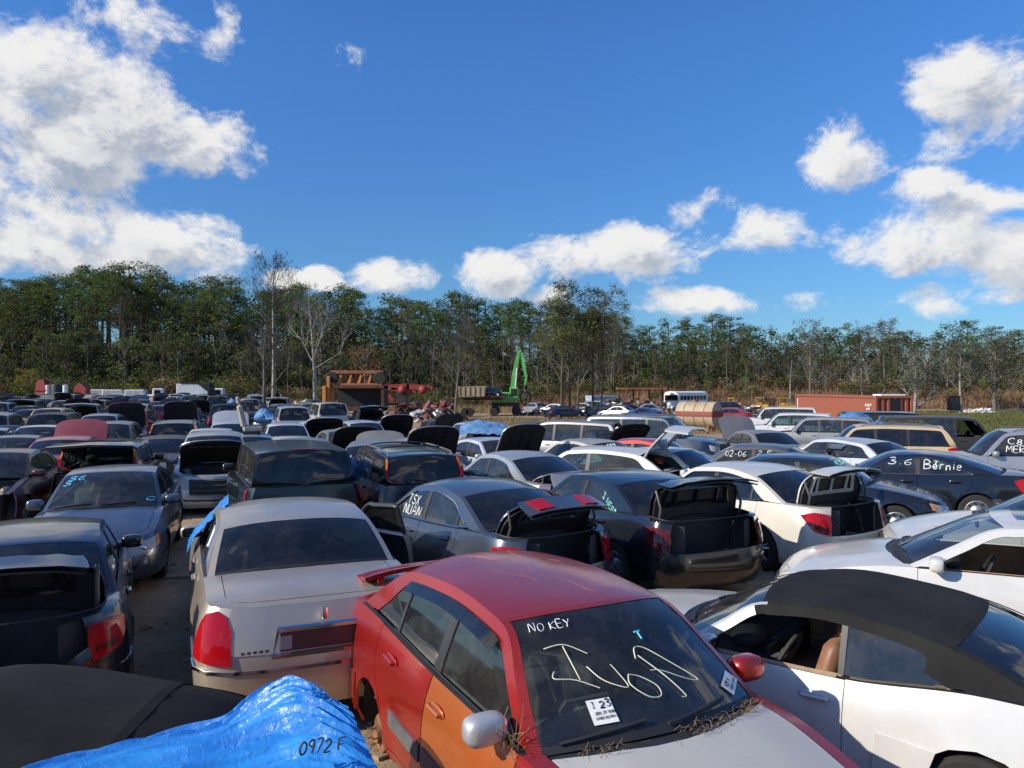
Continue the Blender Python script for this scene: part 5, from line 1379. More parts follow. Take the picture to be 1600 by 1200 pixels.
ORD = ['first', 'second', 'third', 'fourth', 'fifth', 'sixth', 'seventh', 'eighth', 'ninth', 'tenth', 'eleventh', 'twelfth', 'thirteenth', 'fourteenth', 'fifteenth', 'sixteenth', 'seventeenth', 'eighteenth', 'nineteenth', 'twentieth']
def clash(x, y, h, L, W):
    for (a, b, hh, l, w) in PLACED:
        dx, dy = a-x, b-y
        if dx*dx+dy*dy > 60: continue
        c, s_ = cos(radians(h)), sin(radians(h)); al = dx*c+dy*s_; la = -dx*s_+dy*c
        if abs(al) < (L+l)/2+.15 and abs(la) < (W+w)/2+.25: return True
    return False
row = 0
for d0 in [33, 39, 45, 51, 57, 63.5, 70, 77, 84, 92, 100]:
    row += 1
    xl = -.70*d0-2; xr = (px2x(640, d0) if d0 < 50 else px2x(520 if d0 < 64 else 440, d0)); x = xl; cnt = 0
    while x < xr:
        d = d0+rnd.uniform(-.7, .7)+ (x-xl)*.02; S, kn, cat, _ = rnd.choice(kl); pm, cn = rnd.choice(pal)
        away = rnd.random() < .5; h = (110 if away else 291)+rnd.uniform(-5, 5)
        st = rnd.random(); kw = dict(lod=1, glass='glass', rear_glass='glass_dark'); sl_ = 'closed up'
        hb = S in (S_SUV, S_DUR, S_BIG, S_VAN, S_HATCH)
        if hb: kw['hatch'] = 'closed'
        if st < .34: kw['hood'] = 'open'; kw['hood_deg'] = 56; sl_ = 'hood up'
        elif st < .46: kw['trunk' if not hb else 'hatch'] = 'open'; sl_ = 'rear lid up' 
        px = 800+x/d*FPX
        if not clash(x, d, h, S.L, S.W):
            cnt += 1
            far = d > 40
            if far: kw['cell'] = .3
            lab = '%s %s %s, %s, %s in the %s packed row' % (cn, kn, 'seen from behind' if away else 'seen head-on', sl_, ORD[min(19, cnt-1)], ORD[row-1])
            car_at('parked_' + kn.lower().replace(' ', '_'), S, px, d, h, pm, lab, cat, group='wrecked cars packed in rows on the left', far=far, key='r', **kw)
        x += 2.6+rnd.uniform(-.1, .3)
# scattered cars on the far clearing
for px, d, h, S, pm, lab in [(865, 92, 150, S_SEDAN, P_WHITE, 'white sedan on the clearing left of the slim trees'), (905, 95, 170, S_SEDAN, P_WHITE, 'white sedan behind the slim trees'), (835, 96, 120, S_HATCH, P_SILVER, 'silver hatchback behind the green crane'), (882, 82, 30, S_SEDAN, P_NAVY, 'navy sedan at the foot of the slim trees'),
      (935, 84, 160, S_HATCH, P_BLACK, 'black hatchback right of the slim trees'), (1000, 76, 170, S_COUPE, P_BLUE, 'dull blue coupe left of the white bus'), (985, 88, 20, S_SEDAN, P_MAROON, 'maroon sedan on the scrap left of the bus'), (1135, 70, 160, S_SEDAN, P_BURG, 'burgundy sedan behind the striped tank'),
      (965, 80, 140, S_SEDAN, P_SILVER, 'silver sedan among the scrap left of the blue coupe'), (1128, 92, 190, S_SUV, P_MGREY, 'grey SUV behind the burgundy sedan'), (920, 100, 170, S_SUV, P_LSILVER, 'light silver SUV before the pale blue container'), (1008, 90, 175, S_SEDAN, P_WHITE, 'white sedan on the scrap heap by the bus')]:
    hb = S in (S_SUV, S_HATCH); kw = dict(lod=1, cell=.3, glass='glass', rear_glass='glass_dark')
    if hb: kw['hatch'] = 'closed'
    car_at('wrecked_car', S, px, d, h, pm, lab, 'car', far=True, key='r', **kw)
# ------------------------------------------------------------------ ground
def ground_mat():
    m, g, b = principled('ground_soil'); geo = g.node('ShaderNodeNewGeometry'); pos = geo.outputs['Position']
    sep = g.node('ShaderNodeSeparateXYZ'); g.link(pos, sep.inputs[0])
    n1 = g.noise(pos, .22, 6, .62, .6); n2 = g.noise(pos, 3.2, 6, .65); n3 = g.noise(pos, 26, 4, .6); n4 = g.noise(pos, .06, 4, .6)
    c = g.mix(g.mapr(n1, .35, .68), (.27, .18, .10), (.43, .315, .20))
    c = g.mix(g.math('MULTIPLY', g.mapr(n2, .48, .7), .6), c, (.15, .10, .06))
    c = g.mix(g.math('MULTIPLY', g.mapr(n3, .55, .75), .45), c, (.42, .34, .24))
    # grass on the far right and far away
    right = g.mapr(g.math('MULTIPLY_ADD', sep.outputs[1], -.10, sep.outputs[0]), 22, 30)
    far = g.mapr(sep.outputs[1], 46, 66)
    gr = g.math('MULTIPLY', g.math('MULTIPLY', right, far), g.mapr(n1, .25, .5))
    gcol = g.mix(g.mapr(n4, .35, .65), (.085, .105, .035), (.20, .17, .085)); gcol = g.mix(g.mapr(n2, .4, .7), gcol, (.16, .155, .06))
    c = g.mix(gr, c, gcol)
    dry = g.math('MULTIPLY', g.mapr(sep.outputs[1], 60, 100), g.mapr(n1, .42, .6))
    c = g.mix(g.math('MULTIPLY', dry, .7), c, (.24, .17, .085))
    g.link(c, b.inputs['Base Color']); b.inputs['Roughness'].default_value = .95
    bn = g.node('ShaderNodeBump'); bn.inputs['Strength'].default_value = .8; bn.inputs['Distance'].default_value = .05
    g.link(g.math('MULTIPLY_ADD', n3, .35, n2), bn.inputs['Height']); g.link(bn.outputs[0], b.inputs['Normal'])
    MATS['ground_soil'] = m
ground_mat()
m = MB()
xs = [-1400, -900, -500, -300, -200]+[-140+2.5*i for i in range(113)]+[200, 300, 500, 900, 1400]
ys = [-300, -80, -30, -12, -5]+[i*.6 for i in range(50)]+[30+2*i for i in range(65)]+[180, 240, 350, 600, 1000, 1800]
m.grid(lambda x, y: (x, y, gz(x, y) if y < 200 else _g(y)), xs, ys, 0, out=(0, 0, 1))
tag(add('ground', m.mesh('ground', ['ground_soil'])), kind='structure')
# stones, clods and litter between the near cars
rnd = random.Random(3); m = MB()
for _ in range(2600):
    d = rnd.uniform(3.5, 26); x = rnd.uniform(-.7*d, .7*d); z = gz(x, d); r = abs(rnd.gauss(0, .012))+.008
    rot = Matrix.Rotation(rnd.uniform(0, 3), 3, 'Z'); m.box((x, d, z+r*.3), (r, r*rnd.uniform(.5, 1.4), r*.5), 0, rot, bev=0)
simple('stones', (.24, .17, .11), .95, second=(.42, .34, .25), scale=3)
tag(add('gravel', m.mesh('gravel', ['stones'], smooth=False)), 'loose stones and clods scattered on the sandy ground between the cars', 'gravel', kind='stuff')

# ------------------------------------------------------------------ plants
def leafmat(key, c1, c2, trans=.25):
    m = bpy.data.materials.new(key); m.use_nodes = True; g = NT(m.node_tree); g.n.clear()
    geo = g.node('ShaderNodeNewGeometry'); oi = g.node('ShaderNodeObjectInfo')
    n = g.noise(geo.outputs['Position'], .55, 4, .6); n2 = g.noise(geo.outputs['Position'], 5, 2, .6)
    c = g.mix(g.mapr(g.math('MULTIPLY_ADD', n2, .5, g.math('MULTIPLY', n, .6)), .35, .75), c1, c2)
    hs = g.node('ShaderNodeHueSaturation'); g.link(c, hs.inputs['Color'])
    g.link(g.math('MULTIPLY_ADD', oi.outputs['Random'], .055, .475), hs.inputs['Hue']); g.link(g.math('MULTIPLY_ADD', oi.outputs['Random'], .6, .72), hs.inputs['Value'])
    d = g.node('ShaderNodeBsdfDiffuse'); g.link(hs.outputs[0], d.inputs[0]); t = g.node('ShaderNodeBsdfTranslucent'); g.link(hs.outputs[0], t.inputs[0])
    mx = g.node('ShaderNodeMixShader'); mx.inputs[0].default_value = trans; g.link(d.outputs[0], mx.inputs[1]); g.link(t.outputs[0], mx.inputs[2])
    o = g.node('ShaderNodeOutputMaterial'); g.link(mx.outputs[0], o.inputs[0]); MATS[key] = m
leafmat('pine_leaf', (0.069, 0.100, 0.035), (0.181, 0.231, 0.075)); leafmat('oak_leaf', (0.055, 0.072, 0.033), (0.137, 0.156, 0.062)); leafmat('olive_leaf', (0.101, 0.115, 0.037), (0.220, 0.220, 0.076))
leafmat('yellow_leaf', (.20, .15, .022), (.36, .27, .05)); leafmat('rust_leaf', (.19, .105, .03), (.30, .185, .06)); leafmat('brown_leaf', (0.156, 0.107, 0.058), (0.273, 0.195, 0.111)); leafmat('grey_twig', (.10, .088, .072), (.18, .16, .13), .1)
leafmat('moss_leaf', (0.127, 0.134, 0.092), (0.226, 0.233, 0.173))
leafmat('thicket_leaf', (0.074, 0.074, 0.038), (0.176, 0.155, 0.081)); leafmat('brush_leaf', (0.253, 0.167, 0.092), (0.414, 0.299, 0.172)); leafmat('dry_grass', (.22, .165, .075), (.36, .28, .15)); leafmat('green_grass', (.085, .10, .035), (.19, .18, .075))
simple('bark_dark', (.060, .048, .038), .95, second=(.11, .088, .07), scale=8); simple('bark_pale', (.20, .18, .155), .95, second=(.36, .335, .30), scale=5); simple('bark_grey', (.10, .088, .075), .95, second=(.18, .165, .14), scale=6)
def leaves(m, c, r, n, size, rnd, mat=0, flat=1.0):
    for _ in range(n):
        while True:
            p = (rnd.uniform(-1, 1), rnd.uniform(-1, 1), rnd.uniform(-1, 1)); q = p[0]**2+p[1]**2+p[2]**2
            if .12 < q < 1: break
        k = rnd.uniform(.75, 1.05)
        P = (c[0]+p[0]*r[0]*k, c[1]+p[1]*r[1]*k, c[2]+p[2]*r[2]*k)
        s_ = size*rnd.uniform(.5, 1.3); a = rnd.uniform(0, 6.3); t = rnd.uniform(-1, 1)*flat
        u = (cos(a)*s_, sin(a)*s_, t*s_*.5); w_ = (-sin(a)*s_*.55, cos(a)*s_*.55, rnd.uniform(-.6, .6)*s_)
        m.raw([(P[0]-u[0], P[1]-u[1], P[2]-u[2]), (P[0]+w_[0], P[1]+w_[1], P[2]+w_[2]), (P[0]+u[0], P[1]+u[1], P[2]+u[2]), (P[0]-w_[0]*.6, P[1]-w_[1]*.6, P[2]-w_[2]*.6)], [(0, 1, 2, 3)], mat)
def trunk_path(h, lean, rnd, n=6):
    p = [Vector((0, 0, -.3))]; dx, dy = rnd.uniform(-lean, lean), rnd.uniform(-lean, lean); wob = rnd.uniform(0, 6)
    for i in range(1, n+1):
        t = i/n; p.append(Vector((dx*t*h+.012*h*sin(wob+t*4), dy*t*h+.01*h*cos(wob+t*5), t*h)))
    return p
def along(P, t):
    k = t*(len(P)-1); i = min(int(k), len(P)-2); return P[i].lerp(P[i+1], k-i)
def pine(seed, h=20, base=.52, clumps=26):
    rnd = random.Random(seed); tr = MB(); cr = MB(); P = trunk_path(h*.95, .03, rnd, 8)
    tr.tube(P, .22+h*.004, 0, 7, r2=.06)
    for i in range(clumps):
        t = base+(1-base)*(i/clumps)**.85; c0 = along(P, min(1, t)); R = h*.15*(1-((t-base)/(1-base)-.35)**2*1.1)*rnd.uniform(.5, 1.15); a = rnd.uniform(0, 6.3)
        e = c0+Vector((cos(a)*R, sin(a)*R, rnd.uniform(.0, .16)*R+.2)); tr.tube([c0-Vector((0, 0, .3)), c0.lerp(e, .5)+Vector((0, 0, .1)), e], .07, 0, 4, r2=.02)
        rr = h*.050*rnd.uniform(.7, 1.4); leaves(cr, e, (rr*1.2, rr*1.2, rr*.58), 92, .16, rnd)
        leaves(cr, c0.lerp(e, .7), (rr*.7, rr*.7, rr*.4), 18, .15, rnd)
    leaves(cr, P[-1], (h*.06, h*.06, h*.035), 80, .17, rnd)
    return tr, cr
def broad(seed, h=13, w=.33, clumps=30, base=.14, n=62, size=.2):
    rnd = random.Random(seed); tr = MB(); cr = MB(); P = trunk_path(h*.8, .06, rnd)
    tr.tube(P, .26, 0, 7, r2=.07)
    for i in range(clumps):
        t = rnd.uniform(base, 1); c0 = along(P, min(1, t*.95)); R = h*w*sqrt(max(.08, 1-abs((t-.45)/.62)**2.2))*rnd.uniform(.3, 1.0); a = rnd.uniform(0, 6.3)
        e = Vector((c0.x+cos(a)*R, c0.y+sin(a)*R, t*h*.93+.2)); tr.tube([c0-Vector((0, 0, .5)), c0.lerp(e, .5)+Vector((0, 0, .15)), e], .07, 0, 4, r2=.02)
        rr = h*.085*rnd.uniform(.6, 1.25); leaves(cr, e, (rr*1.15, rr*1.15, rr*.8), n, size, rnd)
    return tr, cr
def branch(m, p, d, l, r, depth, rnd, tips, droop=.0, mat=0):
    pts = [p]; q = p.copy(); dd = d.copy(); n = 3 if depth > 1 else 2
    for k in range(n):
        dd = (dd+Vector((rnd.uniform(-.25, .25), rnd.uniform(-.25, .25), rnd.uniform(-.12, .22)-droop))).normalized(); q = q+dd*(l/n); pts.append(q.copy())
    m.tube(pts, r, mat, 4 if depth > 2 else 3, r2=r*.45)
    if depth == 0: tips.append(q); return
    for k in range(rnd.choice((3, 3, 4)) if depth > 1 else 4):
        t = rnd.uniform(.35, 1); b = along(pts, t); nd = (dd+Vector((rnd.uniform(-.9, .9), rnd.uniform(-.9, .9), rnd.uniform(-.25, .75)))).normalized()
        branch(m, b, nd, l*rnd.uniform(.5, .75), r*.45, depth-1, rnd, tips, droop, mat)
def bare(seed, h=15, first=.35, spread=.5, depth=3, rb=.2, nb=9, leaf=0, twig=.013):
    rnd = random.Random(seed); tr = MB(); cr = MB(); tips = []; P = trunk_path(h*.92, .05, rnd, 8)
    tr.tube(P, rb, 0, 6, r2=.03); br = MB()
    for i in range(nb):
        t = first+(.97-first)*i/nb+rnd.uniform(-.02, .02); c = along(P, t); a = i*2.4+rnd.uniform(-.5, .5)
        d = Vector((cos(a)*spread, sin(a)*spread, rnd.uniform(.35, .9))).normalized(); branch(br, c, d, h*.26*(1.15-t)*rnd.uniform(.8, 1.3)+.6, rb*.42*(1.2-t), depth, rnd, tips)
    for tpt in tips:
        if leaf: leaves(cr, tpt, (.5, .5, .4), leaf, .12, rnd)
        for _ in range(2):
            e = tpt+Vector((rnd.uniform(-.5, .5), rnd.uniform(-.5, .5), rnd.uniform(-.1, .6))); w_ = Vector((twig, twig, 0)); br.raw([tuple(tpt-w_), tuple(tpt+w_), tuple(e)], [(0, 1, 2)])
    return tr, br, cr
def shrub(seed, h=2.6, w=1.8, n=420, size=.13, twigs=14):
    rnd = random.Random(seed); tr = MB(); cr = MB()
    for k in range(twigs):
        a = rnd.uniform(0, 6.3); e = Vector((cos(a)*w*rnd.uniform(.1, .7), sin(a)*w*rnd.uniform(.1, .7), h*rnd.uniform(.5, 1.0)))
        tr.tube([(0, 0, -.1), e*.5+Vector((0, 0, .2)), e], .025, 0, 3, r2=.006)
        leaves(cr, e*rnd.uniform(.7, 1), (w*.36, w*.36, h*.22), n//twigs, size, rnd)
    leaves(cr, (0, 0, h*.4), (w*.8, w*.8, h*.42), n//3, size, rnd)
    return tr, cr
PLANT = {}
def plantproto(key, parts): PLANT[key] = [(nm, mb.mesh(nm, [mt], smooth=sm)) for nm, mb, mt, sm in parts if mb.v]
for i in range(6):
    t, c = pine(100+i, 20, .54+.06*(i % 3), 19+2*i); plantproto('pine%d' % i, [('trunk', t, 'bark_dark', True), ('crown', c, 'pine_leaf', False)])
    t, c = broad(200+i, 13, .30+.03*(i % 3), 32); plantproto('oak%d' % i, [('trunk', t, 'bark_dark', True), ('crown', c, 'oak_leaf', False)])
for i in range(4):
    t, c = broad(300+i, 13, .30, 26, n=40); plantproto('olive%d' % i, [('trunk', t, 'bark_grey', True), ('crown', c, 'olive_leaf', False)])
    t, c = broad(320+i, 13, .33, 24, n=34, base=.3); plantproto('moss%d' % i, [('trunk', t, 'bark_pale', True), ('crown', c, 'moss_leaf', False)])
    t, b_, c = bare(400+i, 15, .25+.05*i, .6, 2, .16, 11, leaf=3 if i % 2 else 0, twig=.02); plantproto('bare%d' % i, [('trunk', t, 'bark_grey', True), ('crown', b_, 'grey_twig', False), ('leaf_cluster', c, 'brown_leaf', False)])
    t, c = shrub(500+i); plantproto('shrubo%d' % i, [('stem', t, 'bark_grey', True), ('foliage', c, 'olive_leaf', False)]); plantproto('shrubb%d' % i, [('stem', t, 'bark_grey', True), ('foliage', c, 'brown_leaf', False)]); plantproto('shrubd%d' % i, [('stem', t, 'bark_dark', True), ('foliage', c, 'oak_leaf', False)])
t, c = broad(600, 9, .36, 26, n=55, size=.16); plantproto('yellow0', [('trunk', t, 'bark_grey', True), ('crown', c, 'yellow_leaf', False)]); plantproto('rust0', [('trunk', t, 'bark_grey', True), ('crown', c, 'rust_leaf', False)])
def zone(px):
    return 'above the left packed rows' if px < 230 else 'behind the white trucks' if px < 400 else 'around the white barked tree' if px < 500 else 'behind the orange press' if px < 610 else 'above the scrap heap' if px < 720 else 'behind the green crane' if px < 860 else 'behind the slim trees' if px < 980 else 'above the white bus' if px < 1120 else 'above the bulldozers' if px < 1240 else 'above the red container' if px < 1440 else 'at the right edge'
def plant(key, name, x, d, sc, label, cat, group=None, rz=None, zadd=0):
    if group: zn = zone(800+x/d*FPX); label = label.replace(' in the forest line', '').replace(' within the forest line', '').replace(' in front of the dark forest', '').replace(' at the forest edge', '').replace(' at the foot of the forest', '')+' '+zn; group = group+' '+zn
    r = empty(name, (x, d, (gz(x, d) if d < 200 else _g(d))+zadd), rz if rz is not None else rndp.uniform(0, 6.3), label, cat, group)
    r.scale = (sc[0], sc[0], sc[1]) if isinstance(sc, tuple) else (sc, sc, sc)
    for nm, me in PLANT[key]:
        o = add(nm, me, r)
        if nm in ('leaf_cluster',): o['kind'] = 'stuff'
    return r
rndp = random.Random(9)
sky_line = pchip([(-200, 425), (0, 432), (60, 417), (110, 420), (180, 404), (250, 415), (300, 432), (345, 428), (385, 462), (440, 446), (470, 444), (520, 432), (560, 445), (592, 470), (622, 450), (655, 446), (720, 450), (760, 462), (800, 462), (870, 462), (930, 468), (985, 492), (1030, 490), (1075, 490), (1140, 481), (1175, 497), (1250, 500), (1380, 500), (1450, 505), (1500, 492), (1560, 498), (1650, 496), (1900, 490)])
def berm(x, y):
    px = 800+x/y*FPX; k = max(0, min(1, (px-780)/160)); return k*2.7*math.exp(-((y-121)/9)**2)*(1+.25*mnoise.noise(Vector((x*.08, 0, 0))))
# brown bank in front of the forest on the right
m = MB(); m.grid(lambda x, y: (x, y, gz(x, y)+berm(x, y)-.06), lin(-8, 150, 80), lin(100, 142, 22), 0, out=(0, 0, 1))
simple('bank_soil', (.24, .165, .09), .95, second=(.36, .27, .16), scale=1.2); tag(add('bank', m.mesh('bank', ['bank_soil'])), kind='structure')
# tall pines: back rows reach the skyline
PL = 'tall pine with a bare trunk and rounded dark green crown in the forest line'
for row_, (d0, step) in enumerate([(158, 16), (146, 19), (138, 25)]):
    px = -120
    while px < 1720:
        d = d0+rndp.uniform(-3, 3); x = px2x(px, d); top = sky_line(px)+(-3, 6, 22)[row_]+abs(rndp.gauss(0, 20)); H = 2.8+(HPX-top)*d/FPX+.6
        left = px < 980
        u = rndp.random()
        if (left and u < .93) or (not left and u < (.55 if px < 1200 else .30)): k, s_ = 'pine%d' % rndp.randrange(6), H/20; plant(k, 'pine_tree', x, d, (s_*rndp.uniform(.85, 1.1), s_), PL, 'tree', 'pines of the forest line')
        else: k, s_ = 'oak%d' % rndp.randrange(6), H/13*.97; plant(k, 'oak_tree', x, d, (s_*.85, s_), 'dense dark green broadleaf tree within the forest line', 'tree', 'broadleaf trees of the forest line')
        px += step*rndp.uniform(.7, 1.3)
# middle storey
for row_, (d0, step) in enumerate([(134, 21), (128, 24), (123, 30)]):
    px = -110
    while px < 1700:
        d = d0+rndp.uniform(-2, 2); x = px2x(px, d); full_ = 2.8+(HPX-sky_line(px))*d/FPX
        H = full_*rndp.uniform(*((.55, .80), (.42, .66), (.30, .55))[row_]); u = rndp.random(); zb_ = berm(x, d)*.8
        if px < 330: kd = 'oak' if u < .50 else 'olive' if u < .84 else 'bare'
        elif px < 980: kd = 'oak' if u < .25 else ('olive' if u < .56 else 'bare')
        elif px < 1180: kd = 'oak' if u < .65 else ('olive' if u < .8 else 'bare')
        else: kd = 'oak' if u < .28 else ('moss' if u < .62 else ('olive' if u < .75 else 'bare'))
        if kd == 'oak': plant('oak%d' % rndp.randrange(6), 'oak_tree', x, d, H/13, 'dense dark green broadleaf tree within the forest line', 'tree', 'broadleaf trees of the forest line', zadd=zb_)
        elif kd == 'olive': plant('olive%d' % rndp.randrange(4), 'hardwood_tree', x, d, H/13, 'olive green thinning hardwood in front of the dark forest', 'tree', 'olive hardwoods before the forest', zadd=zb_)
        elif kd == 'moss': plant('moss%d' % rndp.randrange(4), 'mossy_tree', x, d, H*1.08/13, 'grey green moss hung tree with pale limbs at the forest edge', 'tree', 'pale mossy trees at the forest edge', zadd=zb_)
        else: plant('bare%d' % rndp.randrange(4), 'bare_tree', x, d, H*1.12/15, 'leafless grey tree with fine twigs at the forest edge', 'tree', 'leafless trees at the forest edge', zadd=zb_)
        px += step*rndp.uniform(.7, 1.3)
# shrubs along the foot of the forest
for row_, (d0, step) in enumerate([(119, 13), (113, 17)]):
    px = -60
    while px < 1680:
        d = d0+rndp.uniform(-2, 2); x = px2x(px, d); u = rndp.random(); zb_ = berm(x, d)*.9
        kd = ('shrubo' if u < .55 else 'shrubd' if u < .75 else 'shrubb') if px < 400 else ('shrubb' if u < .45 else 'shrubd' if u < .7 else 'shrubo') if px < 800 else ('shrubb' if u < .62 else 'shrubo')
        s_ = rndp.uniform(.9, 1.7)*(1.15 if px < 400 else .55 if px > 820 and row_ else .75)
        plant(kd+'%d' % rndp.randrange(4), 'shrub', x, d, s_, {'shrubo': 'olive green shrub at the foot of the forest', 'shrubb': 'dry brown shrub at the foot of the forest', 'shrubd': 'dark green shrub at the foot of the forest'}[kd], 'shrub', {'shrubo': 'olive shrubs at the forest foot', 'shrubb': 'dry brown shrubs at the forest foot', 'shrubd': 'dark shrubs at the forest foot'}[kd], zadd=zb_)
        px += step*rndp.uniform(.7, 1.3)
# the dark mass of wood behind
for nm_, lab_, mt_, n_, dr_, f_, sz_ in (('far_wood', 'dark mass of distant wood behind the front trees', 'oak_leaf', 34000, (160, 175), .80, .95), ('near_thicket', 'olive brown thicket closing the gaps between the forest trunks', 'thicket_leaf', 34000, (147, 155), .60, .62), ('low_thicket', 'tan brown undergrowth along the foot of the forest', 'brown_leaf', 16000, (128, 137), .24, .34)):
    m = MB(); rnd = random.Random(21+n_+len(nm_))
    for i_ in range(n_):
        px = rnd.uniform(-140, 1740); d = rnd.uniform(*dr_); x = px2x(px, d); zt_ = 2.8+(HPX-sky_line(px)-22)*d/FPX; k_ = .75+.5*mnoise.noise(Vector((px*.02, n_*.1, 0)))
        leaves(m, (x, d, rnd.uniform(-.5, zt_*f_*k_)+(berm(x, d) if d < 140 else 0)), (.4, .4, .4), 1, sz_, rnd)
    tag(add(nm_, m.mesh(nm_, [mt_], smooth=False)), lab_, 'wood', kind='stuff')
# single trees that stand out
def special(name, x, d, H, seed, label, bark, twigm, first, spread, depth, rb, nb, leafm=None, leaf=0, lean=None):
    t, b_, c = bare(seed, H, first, spread, depth, rb, nb, leaf, .015)
    r = empty(name, (x, d, gz(x, d)), 0, label, 'tree'); add('trunk', t.mesh('trunk', [bark]), r); add('crown', b_.mesh('crown', [twigm], smooth=False), r)
    if c.v: add('leaf_cluster', c.mesh('leaf_cluster', [leafm], smooth=False), r)['kind'] = 'stuff'
    if lean: r.rotation_euler = (0, radians(lean), 0)
    return r
special('birch_tree', px2x(424, 72), 72, 15.0, 701, 'tall white barked leafless tree near the left centre', 'bark_pale', 'grey_twig', .45, .38, 3, .24, 14)
special('bare_tree', px2x(410, 70), 70, 8.5, 702, 'smaller crooked grey leafless tree just left of the white barked one', 'bark_grey', 'grey_twig', .22, .7, 3, .16, 12)
special('bare_tree', px2x(493, 72), 72, 12.3, 703, 'spreading leafless tree with pale forked limbs left of the orange press', 'bark_pale', 'bark_pale', .40, .85, 3, .26, 12)
special('bare_tree', px2x(712, 60), 60, 8.2, 704, 'thin leafless tree standing alone by the burgundy hatchback and scrap', 'bark_grey', 'grey_twig', .38, .6, 3, .13, 12)
for px, H, sd in ((878, 12.5, 711), (890, 14.6, 712), (903, 11.5, 713), (925, 12.5, 714), (938, 14.6, 715)):
    special('slim_tree', px2x(px, 84)+rndp.uniform(-.2, .2), 84+rndp.uniform(-2, 2), H, sd, {878: 'leftmost of five slim trees in the clearing', 890: 'second and dark trunked of five slim trees in the clearing', 903: 'leaning middle one of five slim trees in the clearing', 925: 'fourth of five slim trees, short gap before the last', 938: 'rightmost and tallest of five slim trees in the clearing'}[px], 'bark_dark' if px != 938 else 'bark_grey', 'grey_twig', .30, .45, 3, .17, 14, 'olive_leaf', 5, lean=(4 if px == 903 else rndp.uniform(-1, 1)))
special('bare_tree', px2x(1268, 110), 110, 13.0, 721, 'tall leafless tree left above the red container', 'bark_grey', 'grey_twig', .3, .5, 3, .2, 14, 'brown_leaf', 2)
special('bare_tree', px2x(1345, 112), 112, 12.5, 722, 'leafless tree with a bare forked top behind the red container', 'bark_grey', 'grey_twig', .45, .5, 3, .2, 10)
special('bare_tree', px2x(1380, 114), 114, 13.4, 723, 'tall leafless tree with rusty tufts behind the container end', 'bark_grey', 'grey_twig', .5, .5, 3, .2, 12, 'brown_leaf', 3)
special('pale_tree', px2x(1428, 100), 100, 6.5, 724, 'pale trunked tree forking low just right of the container', 'bark_pale', 'bark_pale', .12, .6, 3, .28, 8, 'moss_leaf', 5)
special('pale_tree', px2x(1502, 104), 104, 9.5, 725, 'pale trunked tree beside the dark cabin on the right', 'bark_pale', 'grey_twig', .25, .6, 3, .2, 12, 'moss_leaf', 6)
special('mossy_tree', px2x(1555, 104), 104, 10.5, 726, 'wide mossy limbed tree near the right edge', 'bark_grey', 'grey_twig', .15, 1.0, 3, .3, 14, 'moss_leaf', 7)
special('bare_tree', px2x(1235, 106), 106, 8.0, 727, 'thin pale leafless tree by the yellow loader', 'bark_pale', 'grey_twig', .4, .5, 3, .14, 10)
special('bare_tree', px2x(955, 118), 118, 15.0, 728, 'high leafless tree with a fan of twigs right of the slim trees', 'bark_grey', 'grey_twig', .55, .6, 3, .2, 12)
plant('yellow0', 'yellow_tree', px2x(40, 112), 112, .62, 'small yellow leaved tree at the left edge of the forest', 'tree'); plant('rust0', 'rust_tree', px2x(572, 112), 112, 1.05, 'rust orange leaved tree behind the orange press', 'tree'); plant('rust0', 'rust_tree', px2x(248, 118), 118, .42, 'small rusty bush tree behind the white trucks', 'tree')
# grasses
def grass(name, label, n, fx, hgt, mat, w_=.02):
    m = MB(); rnd = random.Random(len(name)+n)
    for _ in range(n):
        x, d = fx(rnd); z = gz(x, d)+berm(x, d); a = rnd.uniform(0, 6.3); h = hgt*rnd.uniform(.4, 1.2); l = rnd.uniform(-.3, .3)*h
        m.raw([(x-w_*cos(a), d-w_*sin(a), z), (x+w_*cos(a), d+w_*sin(a), z), (x+l*sin(a), d+l*cos(a), z+h)], [(0, 1, 2)])
    tag(add(name, m.mesh(name, [mat], smooth=False)), label, 'grass', kind='stuff')
def reg(p0, p1, d0, d1):
    def f(rnd):
        d = rnd.uniform(d0, d1); px = rnd.uniform(p0, p1); return px2x(px, d), d
    return f
grass('dry_grass', 'dry tan grass on the clearing beyond the cars', 14000, reg(720, 1260, 52, 80), .45, 'dry_grass', .03)
grass('brush', 'dry brown brush covering the bank before the forest', 22000, reg(790, 1680, 108, 126), 1.1, 'brush_leaf', .06)
grass('weeds', 'low green weeds by the thin tree and blue tarp', 5000, reg(690, 815, 40, 52), .5, 'green_grass', .03)
grass('meadow_grass', 'green and tan grass on the right beyond the black SUV', 20000, reg(1400, 1700, 48, 104), .34, 'green_grass', .035)
grass('tall_weeds', 'dry weeds growing at the forest foot on the left', 9000, reg(-80, 800, 100, 116), 1.1, 'dry_grass', .05)
# ------------------------------------------------------------------ machines and containers on the clearing
simple('container_red', (.33, .095, .055), .65, second=(.26, .085, .05), scale=1.5, bump=.1); simple('container_blue', (.34, .42, .50), .6, scale=1.5); simple('rust_dark', (.05, .022, .014), .9, second=(.12, .05, .03), scale=3)
simple('orange_steel', (.62, .26, .06), .7, second=(.45, .17, .05), scale=2); simple('press_rust', (.24, .085, .04), .85, second=(.34, .14, .07), scale=2); simple('crane_green', (.11, .44, .10), .5, vary=.15, coat=.1, second=(.17, .50, .15), scale=2); simple('machine_yellow', (.52, .30, .03), .6, second=(.36, .20, .03), scale=2)
simple('machine_red', (.42, .045, .035), .6, vary=.3, second=(.30, .05, .04), scale=2); simple('white_paint', (.72, .72, .70), .5, vary=.06, scale=2); simple('tank_tan', (.50, .42, .30), .7, second=(.36, .27, .17), scale=1.6, bump=.2); simple('tank_red', (.26, .045, .035), .7, second=(.20, .06, .04), scale=2)
